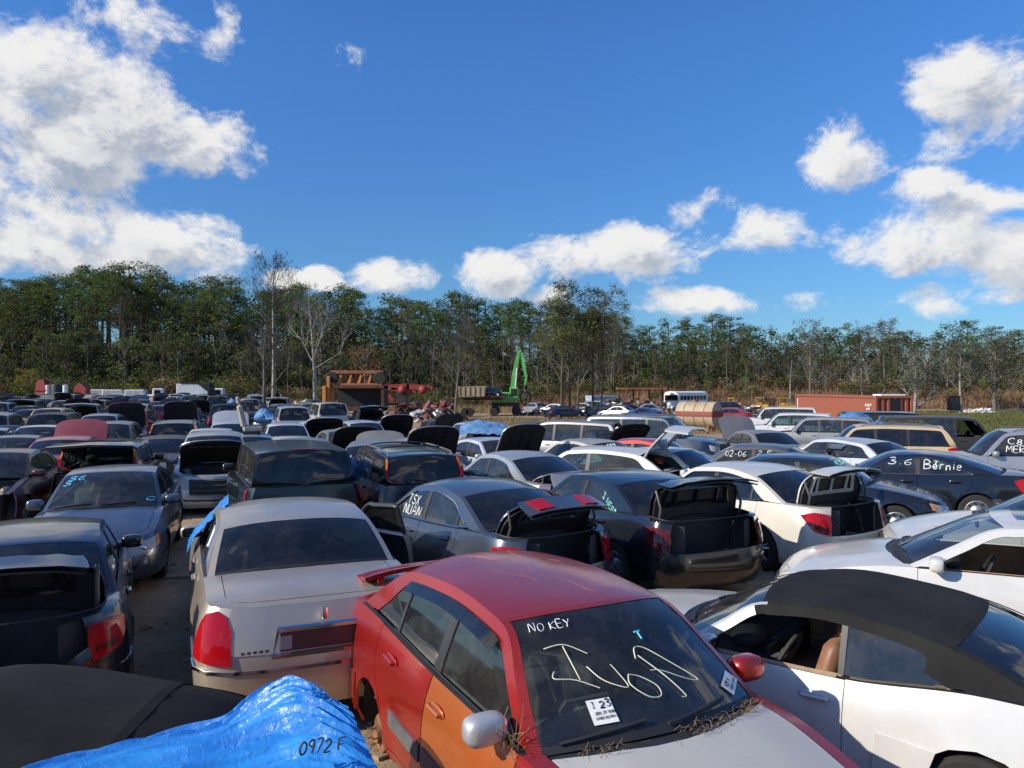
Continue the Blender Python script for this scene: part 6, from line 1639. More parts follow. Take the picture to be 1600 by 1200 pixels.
simple('dump_tan', (.42, .35, .22), .75, second=(.30, .22, .13), scale=2); simple('scrap_a', (.14, .07, .045), .9, second=(.24, .13, .09), scale=2); simple('scrap_b', (.5, .5, .49), .5, .3); simple('scrap_c', (.03, .032, .036), .6); simple('black_cover', (.02, .021, .024), .6, vary=.3); simple('seat_tan', (.36, .31, .25), .8, scale=20, bump=.2)
BODYPAT = 0
def at(px, py, d): return Vector((px2x(px, d), d, CAMZ+(HPX-py)*d/FPX))
def root(name, px, d, rz, label, cat, group=None, dz=0):
    x = px2x(px, d); return empty(name, (x, d, gz(x, d)+dz), radians(rz), label, cat, group)
def part(r, name, mb, mats, kind=None, smooth=True, ang=35):
    o = add(name, mb.mesh(name, mats if isinstance(mats, list) else [mats], smooth=smooth, ang=ang), r)
    if kind: o['kind'] = kind
    return o
def wheels_on(r, pts, R, w=.25, mat='tyre'):
    for x, y in pts:
        m = MB(); m.lathe([(.001, -w/2), (R*.9, -w/2), (R, -w*.3), (R, w*.3), (R*.9, w/2), (R*.55, w/2), (R*.5, w*.2), (.001, w*.25)], 16, 0, 'Y', (x, y, R)); o = part(r, 'wheel', m, mat)
        m = MB(); sg = 1 if y > 0 else -1; m.lathe([(.001, sg*w*.32), (R*.3, sg*w*.36), (R*.5, sg*w*.3)], 12, 0, 'Y', (x, y, R)); part(o, 'rim', m, 'white_paint')
def corrug(r, name, p, u, n, L, H, mat, pitch=.28, dep=.05):
    """corrugated wall from p along u (unit), outward n"""
    m = MB(); us = []; k = 0; x = 0
    while x < L:
        us += [(x, 0), (min(L, x+pitch*.35), 0), (min(L, x+pitch*.5), -dep), (min(L, x+pitch*.85), -dep)]; x += pitch
    us.append((L, 0)); p = Vector(p); u = Vector(u); n = Vector(n)
    m.grid(lambda a, z: tuple(p+u*a[0]+n*a[1]+Vector((0, 0, z))), us, [.16, H-.12], 0, out=n); part(r, name, m, mat, smooth=False)
def container(name, px, d, rz, L, W_, H, mat, label, dz=0):
    r = root(name, px, d, rz, label, 'container', dz=dz)
    corrug(r, 'side_wall', (-L/2, W_/2, 0), (1, 0, 0), (0, 1, 0), L, H, mat); corrug(r, 'side_wall', (-L/2, -W_/2, 0), (1, 0, 0), (0, -1, 0), L, H, mat)
    corrug(r, 'end_wall', (L/2, -W_/2, 0), (0, 1, 0), (1, 0, 0), W_, H, mat, .42, .14); corrug(r, 'end_wall', (-L/2, -W_/2, 0), (0, 1, 0), (-1, 0, 0), W_, H, mat)
    m = MB(); m.box((0, 0, H-.03), (L/2, W_/2, .03)); part(r, 'roof', m, mat); m = MB(); m.box((0, 0, .08), (L/2-.02, W_/2-.02, .06)); part(r, 'floor', m, 'rust_dark')
    for sy in (-1, 1):
        for z in (.08, H-.08): m = MB(); m.box((0, sy*W_/2, z), (L/2, .05, .08), bev=.01); part(r, 'rail', m, mat)
    for sx in (-1, 1):
        for sy in (-1, 1): m = MB(); m.box((sx*L/2, sy*W_/2, H/2), (.07, .07, H/2+.01), bev=.01); part(r, 'corner_post', m, mat)
        m = MB(); m.box((sx*L/2, 0, H-.08), (.05, W_/2, .08)); part(r, 'header', m, mat)
    return r
cr_ = container('shipping_container', 1322, 55.8, 0, 11.2, 2.5, 2.72, 'container_red', 'long red brown corrugated shipping container beyond the cars on the right')
p0 = Vector((px2x(1370, 50.2), 50.2)); p1 = Vector((px2x(1244, 61.5), 61.5)); dv = (p0-p1).normalized(); nrm = Vector((-dv.y, dv.x))
if nrm.x < 0: nrm = -nrm
c_ = (p0+p1)/2+nrm*1.25; cr_.location = (c_.x, c_.y, gz(c_.x, c_.y)); cr_.rotation_euler = (0, 0, atan2(dv.y, dv.x))
m = MB(); m.box((11.2/2-.02, .15, 1.35), (.03, .32, 1.1)); part(cr_, 'door_opening', m, 'dark')
m = MB(); lettering('CLOU 27', lambda a, b: (4.6-a if False else 4.35+a*.0+a, -1.30, 2.0+b), .75, .16, .018, 3, mb=m); lettering('45', lambda a, b: (4.5+a, -1.30, 1.75+b), .4, .14, .018, 3, mb=m); part(cr_, 'painted_number', m, 'white_mark', 'stuff')
m = MB(); m.box((-5.35, -1.29, 1.4), (.05, .012, 1.0)); part(cr_, 'white_bar', m, 'white_paint')
m = MB(); m.box((4.6, .3, 2.80), (.5, .9, .06), bev=.02); tag(part(None, 'board', m, 'white_paint'), 'white board lying on the roof end of the red container', 'board'); b_ = bpy.data.objects['board']; b_.location = cr_.location; b_.rotation_euler = cr_.rotation_euler; b_.location.z += -.04
container('shipping_container', 940, 104, 18, 3.6, 2.4, 2.3, 'container_blue', 'pale blue container behind the slim trees')
# striped tank
r = root('storage_tank', 1092, 56.5, 0, 'old tan cylindrical tank with a dark red band lying on the clearing', 'tank'); ax = Vector((-.78, .63, 0)); r.rotation_euler = (0, 0, atan2(ax.y, ax.x)); R_ = .98; L_ = 2.9
m = MB(); m.grid(lambda x, a: (x, R_*cos(a), 1.22+R_*sin(a)), lin(-L_/2, L_/2, 8), lin(0, 2*pi, 33)); part(r, 'shell', m, 'tank_tan')
for sx in (-1, 1): m = MB(); m.lathe([(.001, sx*(L_/2+.05)), (R_*.6, sx*(L_/2+.045)), (R_, sx*L_/2)], 32, 0, 'X', (0, 0, 1.22)); part(r, 'end_plate', m, 'tank_tan')
m = MB(); m.grid(lambda x, a: (x, (R_+.006)*cos(a), 1.22+(R_+.006)*sin(a)), lin(-L_/2, L_/2, 6), lin(-.13, .28, 5)); m.grid(lambda x, a: (x, (R_+.006)*cos(a), 1.22+(R_+.006)*sin(a)), lin(-L_/2, L_/2, 6), lin(pi-.28, pi+.13, 5)); part(r, 'red_band', m, 'tank_red', 'stuff')
m = MB(); m.box((-L_/2-.055, 0, 1.30), (.006, R_*.96, .22)); part(r, 'end_band', m, 'tank_red')
for x in (-1.0, 1.0):
    m = MB(); m.box((x, 0, .2), (.12, .75, .25), bev=.02); part(r, 'cradle', m, 'rust')
m = MB(); m.lathe([(.001, .12), (.2, .12), (.22, .0)], 14, 0, 'Z', (.3, 0, 2.22)); part(r, 'manhole', m, 'rust'); 
for k in range(3): m = MB(); m.lathe([(R_+.012, -.03), (R_+.012, .03)], 32, 0, 'X', (-.8+.8*k, 0, 1.22)); part(r, 'weld_ring', m, 'rust')
# white bus
r = root('bus', 1066, 99, 222, 'old white bus with a long hood and a row of side windows', 'bus')
m = MB(); prof = [(0, .55), (0, 2.75), (.06, 2.95), (.25, 3.05)]; L_ = 6.6
sec = lambda k: [(1.15, .5), (1.15, 1.6), (1.13, 2.45), (1.0, 2.72), (.6, 2.86), (0, 2.9)][k]
full_sec = [(-1.15, .5), (-1.15, 1.6), (-1.13, 2.45), (-1.0, 2.72), (-.6, 2.86), (0, 2.9), (.6, 2.86), (1.0, 2.72), (1.13, 2.45), (1.15, 1.6), (1.15, .5)]
m.grid(lambda x, s: (x, s[0], s[1]), lin(-4.2, 2.4, 6), full_sec); m.raw([(2.4, y, z) for y, z in full_sec], [tuple(range(11))]); m.raw([(-4.2, y, z) for y, z in full_sec], [tuple(range(11))]); part(r, 'body', m, 'white_paint')
m = MB(); m.box((3.1, 0, 1.05), (.75, .85, .48), bev=.15); part(r, 'hood', m, 'white_paint')
for sy in (-1, 1): m = MB(); m.box((3.1, sy*.92, .85), (.55, .16, .2), bev=.08); part(r, 'fender', m, 'white_paint'); m = MB(); m.ell((3.86, sy*.62, 1.0), (.06, .15, .15)); part(r, 'headlight', m, 'lens_clear')
m = MB(); m.box((3.87, 0, 1.0), (.02, .4, .3)); part(r, 'grille', m, 'dark'); m = MB(); m.box((3.95, 0, .55), (.06, 1.1, .1), bev=.02); part(r, 'bumper', m, 'dark')
m = MB(); m.box((2.41, 0, 2.05), (.02, 1.0, .36)); part(r, 'windshield', m, 'glass_dark')
for sy in (-1, 1):
    for k in range(8): m = MB(); m.box((1.75-.74*k, sy*1.155, 2.05), (.29, .012, .27)); part(r, 'window', m, 'glass_dark')
wheels_on(r, [(3.0, 1.0), (3.0, -1.0), (-2.6, 1.0), (-2.6, -1.0)], .46)
# green material handler
r = root('material_handler', 790, 92, 0, 'bright green scrap crane with a raised folded boom and grapple', 'crane')
X_ = lambda px: px2x(px, 92)-px2x(790, 92); Zr = lambda py: CAMZ+(HPX-py)*92/FPX-gz(px2x(790, 92), 92)
m = MB(); m.box((X_(784), 0, Zr(621)), (1.0, 1.1, .62), bev=.1); part(r, 'engine_housing', m, 'crane_green'); m = MB(); m.box((X_(790), 0, Zr(632)), (1.7, 1.0, .22), bev=.04); part(r, 'chassis', m, 'scrap_c')
m = MB(); m.box((X_(803), -.6, Zr(615)), (.5, .5, .75), bev=.08); cab_ = part(r, 'cab', m, 'crane_green'); m = MB(); m.box((X_(803)-.02, -1.105, Zr(613)), (.38, .012, .42)); part(cab_, 'window', m, 'glass_dark')
def beam(r, name, pts, w, mat, th=.22):
    m = MB()
    for (a, wa), (b, wb) in zip(pts[:-1], pts[1:]):
        a = Vector(a); b = Vector(b); t = (b-a).normalized(); s_ = Vector((-t.z, 0, t.x))
        V = [a-s_*wa, a+s_*wa, b+s_*wb, b-s_*wb]; m.raw([tuple(v+Vector((0, -th, 0))) for v in V]+[tuple(v+Vector((0, th, 0))) for v in V], [(0, 1, 2, 3), (7, 6, 5, 4), (0, 4, 5, 1), (1, 5, 6, 2), (2, 6, 7, 3), (3, 7, 4, 0)])
    return part(r, name, m, mat)
Pt = lambda px, py: (X_(px), 0, Zr(py))
beam(r, 'boom', [(Pt(799, 625), .30), (Pt(803, 590), .30), (Pt(807, 566), .25), (Pt(811, 548), .16)], 0, 'crane_green'); beam(r, 'arm', [(Pt(811, 547), .18), (Pt(816, 556), .22), (Pt(819, 575), .20), (Pt(822, 590), .15), (Pt(820, 602), .12)], 0, 'crane_green', .18)
m = MB(); m.tube([Vector(Pt(805, 612))+Vector((0, -.3, 0)), Vector(Pt(808, 575))+Vector((0, -.3, 0))], .09, 0, 6); part(r, 'hydraulic_ram', m, 'scrap_b')
m = MB(); c = Vector(Pt(820, 603)); m.tube([c, c-Vector((0, 0, .5))], .10, 0, 6)
for k in range(5): a = k*1.257; m.tube([c-Vector((0, 0, .45)), c+Vector((cos(a)*.75, sin(a)*.75, -1.1)), c+Vector((cos(a)*.55, sin(a)*.55, -1.9)), c+Vector((cos(a)*.1, sin(a)*.1, -2.4))], .14, 0, 5, r2=.04)
part(r, 'grapple', m, 'scrap_c'); wheels_on(r, [(-1.3, -1.1), (1.3, -1.1), (-1.3, 1.1), (1.3, 1.1)], .58, .4)
# orange baling press
r = root('car_press', 554, 82, 0, 'large rusty car press with orange braces and black wheels on top', 'machine'); D_ = 82; X_ = lambda px: px2x(px, D_)-px2x(554, D_); Zr = lambda py: CAMZ+(HPX-py)*D_/FPX-gz(px2x(554, D_), D_)
def bx(name, x0, x1, y0, y1, mat, dep=.8, yy=0, bev=.03, parent=None):
    m = MB(); m.box(((X_(x0)+X_(x1))/2, yy, (Zr(y0)+Zr(y1))/2), (abs(X_(x1)-X_(x0))/2, dep, abs(Zr(y0)-Zr(y1))/2), bev=bev); return part(parent or r, name, m, mat)
bx('back_wall', 522, 600, 606, 641, 'dark', .1, 1.6); bx('roof_beam', 520, 602, 602, 607, 'rust_dark', 1.3, .6); bx('side_wall', 597, 602, 603, 641, 'rust_dark', 1.2, .6); bx('floor_beam', 518, 602, 636, 642, 'rust_dark', 1.3, .5)
bx('top_beam', 518, 599, 579, 584, 'press_rust', .3); bx('lower_rail', 522, 598, 599, 603, 'press_rust', .4)
for x0, x1, y0, y1 in ((508, 513, 603, 641), (513.5, 518, 588, 641), (519, 524, 598, 641)): bx('post', x0, x1, y0, y1, 'orange_steel', .25, -.9+.3*(x0-508)/5)
for k in range(5):
    x = 532+k*15.5; beam(r, 'brace', [((X_(x-3), -.1, Zr(602)), .16), ((X_(x+1.5), -.1, Zr(586)), .10)], 0, 'orange_steel', .12); beam(r, 'brace', [((X_(x+5), .2, Zr(602)), .10), ((X_(x+1.5), .2, Zr(585)), .08)], 0, 'press_rust', .12)
    bx('truss_post', x+8, x+10, 583, 600, 'press_rust', .12, .2)
for px in (519, 594): m = MB(); m.lathe([(.001, -.2), (.62, -.2), (.72, -.1), (.72, .1), (.62, .2), (.001, .2)], 18, 0, 'Y', (X_(px), -.2, Zr(591))); part(r, 'wheel', m, 'tyre')
# heaps of scrap
def heap(name, px, d, w, h, dep, n, label, mats, seed, long=.9):
    r_ = random.Random(seed); m = MB(); x0 = px2x(px, d)
    for _ in range(n):
        u = r_.uniform(-1, 1); v = r_.uniform(-1, 1); t = r_.random()**1.3; e = max(.05, 1-u*u*.8-v*v*.6); z = t*h*e; s_ = r_.uniform(.08, long*.5)
        rot = Matrix.Rotation(r_.uniform(0, 3.1), 3, 'Z') @ Matrix.Rotation(r_.gauss(0, .5), 3, 'X') @ Matrix.Rotation(r_.gauss(0, .4), 3, 'Y')
        m.box((x0+u*w, d+v*dep, gz(x0, d)+z), (s_, s_*r_.uniform(.15, .7), s_*r_.uniform(.05, .35)), r_.randrange(len(mats)), rot, bev=s_*.04 if s_ > .2 else 0)
    m.grid(lambda u, v: (x0+u*w*1.1, d+v*dep*1.1, gz(x0, d)-.1+h*.6*max(0, 1-u*u)*max(0, 1-v*v)+.1*mnoise.noise(Vector((u*5, v*5, seed)))), lin(-1, 1, 15), lin(-1, 1, 9), 0)
    tag(add(name, m.mesh(name, mats, smooth=False)), label, 'scrap', kind='stuff')
heap('scrap_heap', 682, 70, 2.6, 2.1, 1.5, 380, 'heap of rusty and white car panels left of the thin tree', ['scrap_a', 'scrap_b', 'scrap_a', 'paint_burgundy', 'scrap_c'], 1, 1.1); heap('scrap_heap', 640, 76, 2.4, 1.8, 1.5, 260, 'dark scrap heap right beside the orange press', ['scrap_c', 'scrap_a', 'rust', 'machine_red'], 2, 1.2)
heap('scrap_heap', 700, 74, 1.6, 1.2, 1.5, 160, 'low rusty heap behind the thin tree', ['scrap_a', 'rust', 'scrap_b'], 7, 1.2)
heap('scrap_heap', 985, 94, 5.2, 2.3, 2, 620, 'brown and grey scrap heap under the rusty platform', ['scrap_a', 'scrap_c', 'scrap_b', 'rust'], 3, 1.0); heap('scrap_heap', 1150, 100, 6.0, 1.2, 2, 220, 'low grey scrap right of the bus', ['scrap_a', 'scrap_c', 'scrap_b'], 4, .9); heap('scrap_heap', 900, 92, 6.5, 1.2, 1.5, 420, 'dark tyres and scrap at the foot of the slim trees', ['scrap_c', 'scrap_c', 'scrap_a'], 5, .8)
heap('scrap_heap', 1530, 100, 2.2, .8, 1.0, 90, 'white junk pieces on the grass at the right', ['scrap_b', 'white_paint'], 6, .7); heap('scrap_heap', 170, 112, 16, 1.2, 2, 500, 'long low line of scrap under the left trucks', ['scrap_a', 'scrap_b', 'scrap_c', 'machine_red'], 8, 1.4); heap('scrap_heap', 470, 88, 3, .8, 2, 200, 'tan timber and scrap by the spreading leafless tree', ['dump_tan', 'scrap_a', 'scrap_b'], 9, 1.4)
# red machinery lying beyond the scrap
r = root('red_machine', 640, 86, 0, 'red crane booms and tanks lying behind the scrap', 'machine'); X_ = lambda px: px2x(px, 86)-px2x(640, 86); Zr = lambda py: CAMZ+(HPX-py)*86/FPX-gz(px2x(640, 86), 86)
for a, b_, w_ in (((598, 606), (640, 603), .34), ((600, 612), (616, 626), .28), ((636, 604), (676, 606), .30), ((612, 608), (650, 613), .2)): beam(r, 'boom_section', [((X_(a[0]), 0, Zr(a[1])), w_), ((X_(b_[0]), 0, Zr(b_[1])), w_*.8)], 0, 'machine_red', .4)
for px in (630, 662): m = MB(); m.ell((X_(px), -.5, Zr(609)), (.5, .45, .5)); part(r, 'drum', m, 'machine_red')
m = MB(); m.box((X_(628), 0, Zr(625)), (.55, .5, .95), bev=.05); part(r, 'cabinet', m, 'scrap_c'); m = MB(); m.box((X_(640), 0, Zr(630)), (2.6, .8, .2)); part(r, 'frame', m, 'rust_dark')
# tan dump truck with a car on it
r = root('dump_truck', 748, 90, 0, 'tan rusty dump body on a wheeled chassis left of the green crane', 'truck'); X_ = lambda px: px2x(px, 90)-px2x(748, 90); Zr = lambda py: CAMZ+(HPX-py)*90/FPX-gz(px2x(748, 90), 90)
m = MB(); V = [(X_(716), Zr(604)), (X_(761), Zr(603)), (X_(758), Zr(619)), (X_(718), Zr(620))]; m.raw([(a, -1.1, b) for a, b in V]+[(a, 1.1, b) for a, b in V], [(0, 1, 2, 3), (7, 6, 5, 4), (0, 4, 5, 1), (1, 5, 6, 2), (2, 6, 7, 3), (3, 7, 4, 0)]); bd = part(r, 'dump_body', m, 'dump_tan')
for k in range(6): m = MB(); m.box((X_(719+7.6*k), -1.13, Zr(611)), (.05, .05, .55)); part(bd, 'rib', m, 'dump_tan')
m = MB(); m.box((X_(750), 0, Zr(623)), (2.6, .5, .15)); part(r, 'chassis', m, 'rust_dark'); wheels_on(r, [(X_(727), -1.0), (X_(735), -1.0), (X_(727), 1.0), (X_(772), -1.0), (X_(772), 1.0)], .5, .35)
m = MB(); m.box((X_(772), 0, Zr(619.5)), (1.5, .9, .06)); part(r, 'flat_deck', m, 'rust_dark')
o, _ = car_at('wrecked_car', S_HATCH, 768, 90, 175, P_NAVY, 'dark blue car sitting on top of the dump truck chassis', 'car', far=True, key='r', lod=1, cell=.3, glass='glass', rear_glass='glass_dark', hatch='closed'); o.location.z = CAMZ+(HPX-619)*90/FPX; o.scale = (.62, .8, .72)
# rusty platform with yellow backhoe
r = root('rusty_platform', 1002, 96, 0, 'long flat rusty steel platform raised over the scrap heap', 'platform'); zp = CAMZ+(HPX-607)*96/FPX-gz(px2x(1002, 96), 96)
m = MB(); m.box((0, 0, zp), (3.1, 1.0, .10)); part(r, 'deck', m, 'press_rust'); m = MB(); m.tube([(2.6, 0, zp+.05), (3.2, 0, zp-.1), (2.7, 0, zp+.75)], .08, 0, 5); part(r, 'hook', m, 'rust_dark')
for x in (-2.8, -1, 1, 2.7): m = MB(); m.box((x, 0, zp/2), (.09, .09, zp/2-.1)); part(r, 'post', m, 'rust_dark')
def dozer(px, d, s_, label, rz):
    r = root('bulldozer', px, d, rz, label, 'bulldozer'); r.scale = (s_, s_, s_)
    for sy in (-1, 1):
        m = MB(); pts = [(x, sy*.85, z) for x, z in [(-1.3, .12), (1.2, .12), (1.5, .4), (1.2, .75), (-1.3, .75), (-1.6, .4)]]; m.tube(pts, .16, 0, 5, close=True); m.box((-.05, sy*.85, .43), (1.2, .12, .22)); part(r, 'track', m, 'scrap_c')
    m = MB(); m.box((.7, 0, 1.05), (.8, .45, .42), bev=.06); part(r, 'engine_cover', m, 'machine_yellow'); m = MB(); m.box((-.5, 0, .8), (.7, .6, .2), bev=.04); part(r, 'body', m, 'machine_yellow')
    m = MB(); m.box((-.5, 0, 2.25), (.75, .75, .06), bev=.02); part(r, 'canopy', m, 'machine_yellow')
    for sx in (-1, 1):
        for sy in (-1, 1): m = MB(); m.box((-.5+sx*.65, sy*.62, 1.6), (.05, .05, .65)); part(r, 'canopy_post', m, 'machine_yellow')
    m = MB(); m.grid(lambda y, a: (2.05+.25*cos(a), y, .6+.6*sin(a)), lin(-1.4, 1.4, 4), lin(-1.2, 1.2, 6), skirt=.05); part(r, 'blade', m, 'machine_yellow')
    for sy in (-1, 1): m = MB(); m.tube([(0, sy*1.05, .45), (2.1, sy*1.05, .4)], .07, 0, 5); part(r, 'push_arm', m, 'machine_yellow')
    m = MB(); m.tube([(.9, .2, 1.45), (.9, .2, 1.95)], .05, 0, 6); part(r, 'exhaust', m, 'scrap_c')
    return r
for px, d, s_, lb, rz in ((1150, 108, .82, 'yellow bulldozer with canopy right above the burgundy sedan', 300), (1187, 110, .85, 'middle yellow bulldozer with canopy on the brown clearing', 250), (1224, 106, .85, 'yellow bulldozer left of the red container, square canopy', 265)): dozer(px, d, s_, lb, rz)
# left group of trucks and tanks
def truck(px, d, rz, s_, label, kind):
    r = root('white_truck', px, d, rz, label, 'truck'); r.scale = (s_, s_, s_)
    m = MB(); m.box((1.9, 0, 1.25), (.95, .75, .42), bev=.12); part(r, 'hood', m, 'white_paint'); m = MB(); m.box((.35, 0, 1.75), (.75, .98, .95), bev=.10); cb = part(r, 'cab', m, 'white_paint')
    m = MB(); m.box((1.11, 0, 2.15), (.012, .82, .34)); part(cb, 'windshield', m, 'glass_dark')
    for sy in (-1, 1): m = MB(); m.box((.4, sy*.985, 2.1), (.42, .012, .34)); part(cb, 'side_window', m, 'glass_dark'); m = MB(); m.box((1.9, sy*.85, .85), (.6, .18, .25), bev=.1); part(r, 'fender', m, 'white_paint')
    m = MB(); m.box((2.87, 0, 1.2), (.02, .5, .32)); part(r, 'grille', m, 'trim_grey'); m = MB(); m.box((-1.8, 0, .7), (3.6, .4, .13)); part(r, 'chassis', m, 'scrap_c')
    wheels_on(r, [(1.9, .85), (1.9, -.85), (-2.6, .85), (-2.6, -.85), (-3.7, .85), (-3.7, -.85)], .5, .3)
    if kind == 'flat': m = MB(); m.box((-3.4, 0, .95), (3.6, 1.1, .09)); part(r, 'flat_bed', m, 'scrap_c')
    return r
truck(252, 106, 196, .9, 'white long nosed truck left of the covered box trailer', ''); truck(346, 104, 192, .92, 'white truck cab with dark flat bed right of the covered box trailer', 'flat')
C('white_van', S_VAN, 277, 103, 200, P_WHITE, 'white van half hidden before the covered box trailer', 'van', far=True, cell=.3, key='r')
r = root('box_trailer', 304, 100, 10, 'white box trailer with a torn black cover hanging off its end', 'trailer')
m = MB(); m.box((0, 0, 1.75), (2.0, 1.15, 1.3), bev=.04); part(r, 'box', m, 'white_paint'); m = MB(); m.box((.4, 0, 3.09), (1.9, 1.2, .05), bev=.01); part(r, 'roof_cover', m, 'black_cover')
m = MB(); m.raw([(.6, -1.2, 3.05), (2.1, -1.2, 3.05), (2.1, -1.2, .4), (1.6, -1.2, .3), (1.9, -1.2, 2.0)], [(0, 1, 2, 3, 4)]); m.grid(lambda u, v: (2.08+.9*u*v, lerp(-1.2, 1.2, u)+.1*sin(v*9), 3.05-2.9*v), lin(0, 1, 7), lin(0, 1, 8)); part(r, 'torn_cover', m, 'black_cover', 'stuff'); m = MB(); m.raw([(-1.9, -1.16, 2.6), (1.4, -1.16, 2.7), (1.5, -1.16, 1.1), (-1.9, -1.16, .9)], [(0, 1, 2, 3)]); part(r, 'plastic_sheet', m, 'paper'); wheels_on(r, [(-1.2, -1), (1.0, -1)], .45)
r = root('red_hopper', 66, 100, 0, 'tall narrow red steel hopper at the left behind the cars', 'machine'); m = MB(); m.raw([(-.75, -.5, 0), (.75, -.5, 0), (.75, -.5, 2.6), (.45, -.5, 3.6), (-.35, -.5, 3.5), (-.6, -.5, 2.2), (-.75, .5, 0), (.75, .5, 0), (.75, .5, 2.6), (.45, .5, 3.6), (-.35, .5, 3.5), (-.6, .5, 2.2)], [(0, 1, 2, 3, 4, 5), (11, 10, 9, 8, 7, 6), (0, 6, 7, 1), (1, 7, 8, 2), (2, 8, 9, 3), (3, 9, 10, 4), (4, 10, 11, 5), (5, 11, 6, 0)]); part(r, 'shell', m, 'machine_red')
for z in (1.1, 2.2): m = MB(); m.box((0, -.55, z), (.7, .06, .08)); part(r, 'rib', m, 'machine_red')
r = root('black_tank', 90, 100, 0, 'black tank with white drums under a thin frame at the left', 'tank'); m = MB(); m.lathe([(.001, 3.0), (.75, 2.95), (.8, 2.8), (.8, 1.0), (.001, .9)], 20, 0, 'Z'); part(r, 'tank_body', m, 'black_cover')
for x in (-1.15, 1.15): m = MB(); m.lathe([(.001, 2.9), (.33, 2.85), (.36, 1.4), (.001, 1.3)], 14, 0, 'Z', (x, -.2, 0)); part(r, 'white_drum', m, 'white_paint')
for x in (-1.5, 1.5): m = MB(); m.box((x, 0, 1.75), (.05, .05, 1.8)); part(r, 'frame_post', m, 'scrap_c')
m = MB(); m.box((0, 0, 3.5), (1.6, .06, .05)); part(r, 'top_bar', m, 'scrap_c')
r = root('red_hopper', 126, 102, 0, 'red sloping steel hopper right of the black tank', 'machine'); m = MB(); V = [(-1.1, 0), (1.0, 0), (1.0, 2.5), (.2, 3.2), (-.5, 2.7)]; m.raw([(a, -.6, b) for a, b in V]+[(a, .6, b) for a, b in V], [(0, 1, 2, 3, 4), (9, 8, 7, 6, 5), (0, 5, 6, 1), (1, 6, 7, 2), (2, 7, 8, 3), (3, 8, 9, 4), (4, 9, 5, 0)]); part(r, 'shell', m, 'machine_red'); m = MB(); m.box((0, -.65, .5), (1.0, .04, .3)); part(r, 'chute', m, 'machine_yellow')
for px, lb in ((150, 'leftmost cream truck wreck behind the packed rows'), (178, 'second cream truck wreck behind the packed rows'), (213, 'cream truck wreck with a sloping rear, third of the line')):
    r = root('truck_wreck', px, 106, 190, lb, 'truck'); m = MB(); m.box((0, 0, 1.6), (1.3, .9, .7), bev=.15); cb = part(r, 'cab', m, 'scrap_b'); m = MB(); m.box((0, -.91, 1.85), (.8, .02, .3)); part(cb, 'window', m, 'dark'); m = MB(); m.box((-1.9, 0, 1.3), (.7, .8, .35), bev=.1); part(r, 'hood', m, 'scrap_b'); wheels_on(r, [(-1.6, .8), (1, .8)], .45)
# dark cabin on the right
r = root('dark_cabin', 1490, 102, 0, 'small dark box cabin at the forest edge on the right', 'cabin'); m = MB(); m.box((0, 0, 1.25), (.6, .6, .95), bev=.02); part(r, 'wall', m, 'black_cover'); m = MB(); m.box((0, 0, 2.25), (.7, .7, .06)); part(r, 'roof', m, 'rust_dark')
# ------------------------------------------------------------------ loose things near the camera
# car seat on the pale blue sedan
cx = px2x(388, 22.8)
r = empty('removed_seat', (cx+.15, 22.3, gz(cx, 22.8)+1.45), radians(78), 'tan cloth car seat standing alone on a car roof', 'seat')
r.rotation_euler = (0, 0, radians(20))
m = MB(); m.box((.15, 0, .16), (.28, .27, .09), bev=.05); part(r, 'cushion', m, 'seat_tan'); m = MB(); m.box((-.16, 0, .52), (.09, .26, .34), 0, Matrix.Rotation(radians(-12), 3, 'Y'), bev=.06); part(r, 'backrest', m, 'seat_tan'); m = MB(); m.box((-.26, 0, .98), (.06, .14, .12), 0, Matrix.Rotation(radians(-12), 3, 'Y'), bev=.045); part(r, 'headrest', m, 'seat_tan'); m = MB(); m.box((.12, 0, .035), (.25, .25, .03)); part(r, 'base_frame', m, 'scrap_c')
# blue plastic over the lower left car
def cloth_grid(name, rows, label, parent=None, mat='blue_tarp', amp=.02, freq=9, seed=1, sub=6, aniso=(1, 4)):
    """rows: list of lists of control points; smooth sheet with creases"""
    nr, nc = len(rows), len(rows[0]); m = MB()
    def sp(P, t):
        k = t*(len(P)-1); i = min(int(k), len(P)-2); f = k-i; q = [P[max(0, i-1)], P[i], P[i+1], P[min(len(P)-1, i+2)]]
        return .5*((2*q[1])+(-q[0]+q[2])*f+(2*q[0]-5*q[1]+4*q[2]-q[3])*f*f+(-q[0]+3*q[1]-3*q[2]+q[3])*f**3)
    def f(u, v):
        R_ = [sp([Vector(p) for p in row], u) for row in rows]; p = sp(R_, v)
        w = mnoise.noise(Vector((u*freq*aniso[0], v*freq*aniso[1], seed))); w2 = mnoise.noise(Vector((u*freq*2.7, v*freq*2.7*aniso[1]*.6, seed+9)))
        w3 = 1-abs(mnoise.noise(Vector((u*freq*.8+v*2, v*freq*aniso[1]*.8+u*3, seed+3))))*2.4
        return (p.x+w2*amp*.4, p.y+w*amp*.6, p.z+w*amp+w2*amp*.5+w3*amp*.8)
    m.grid(f, lin(0, 1, nc*sub*3), lin(0, 1, nr*sub*2), 0, out=(0, 0, 1)); o = add(name, m.mesh(name, [mat], ang=80), parent); tag(o, label, 'tarp'); return o
def V3(px, py, d): p = at(px, py, d); return (p.x, p.y, p.z)
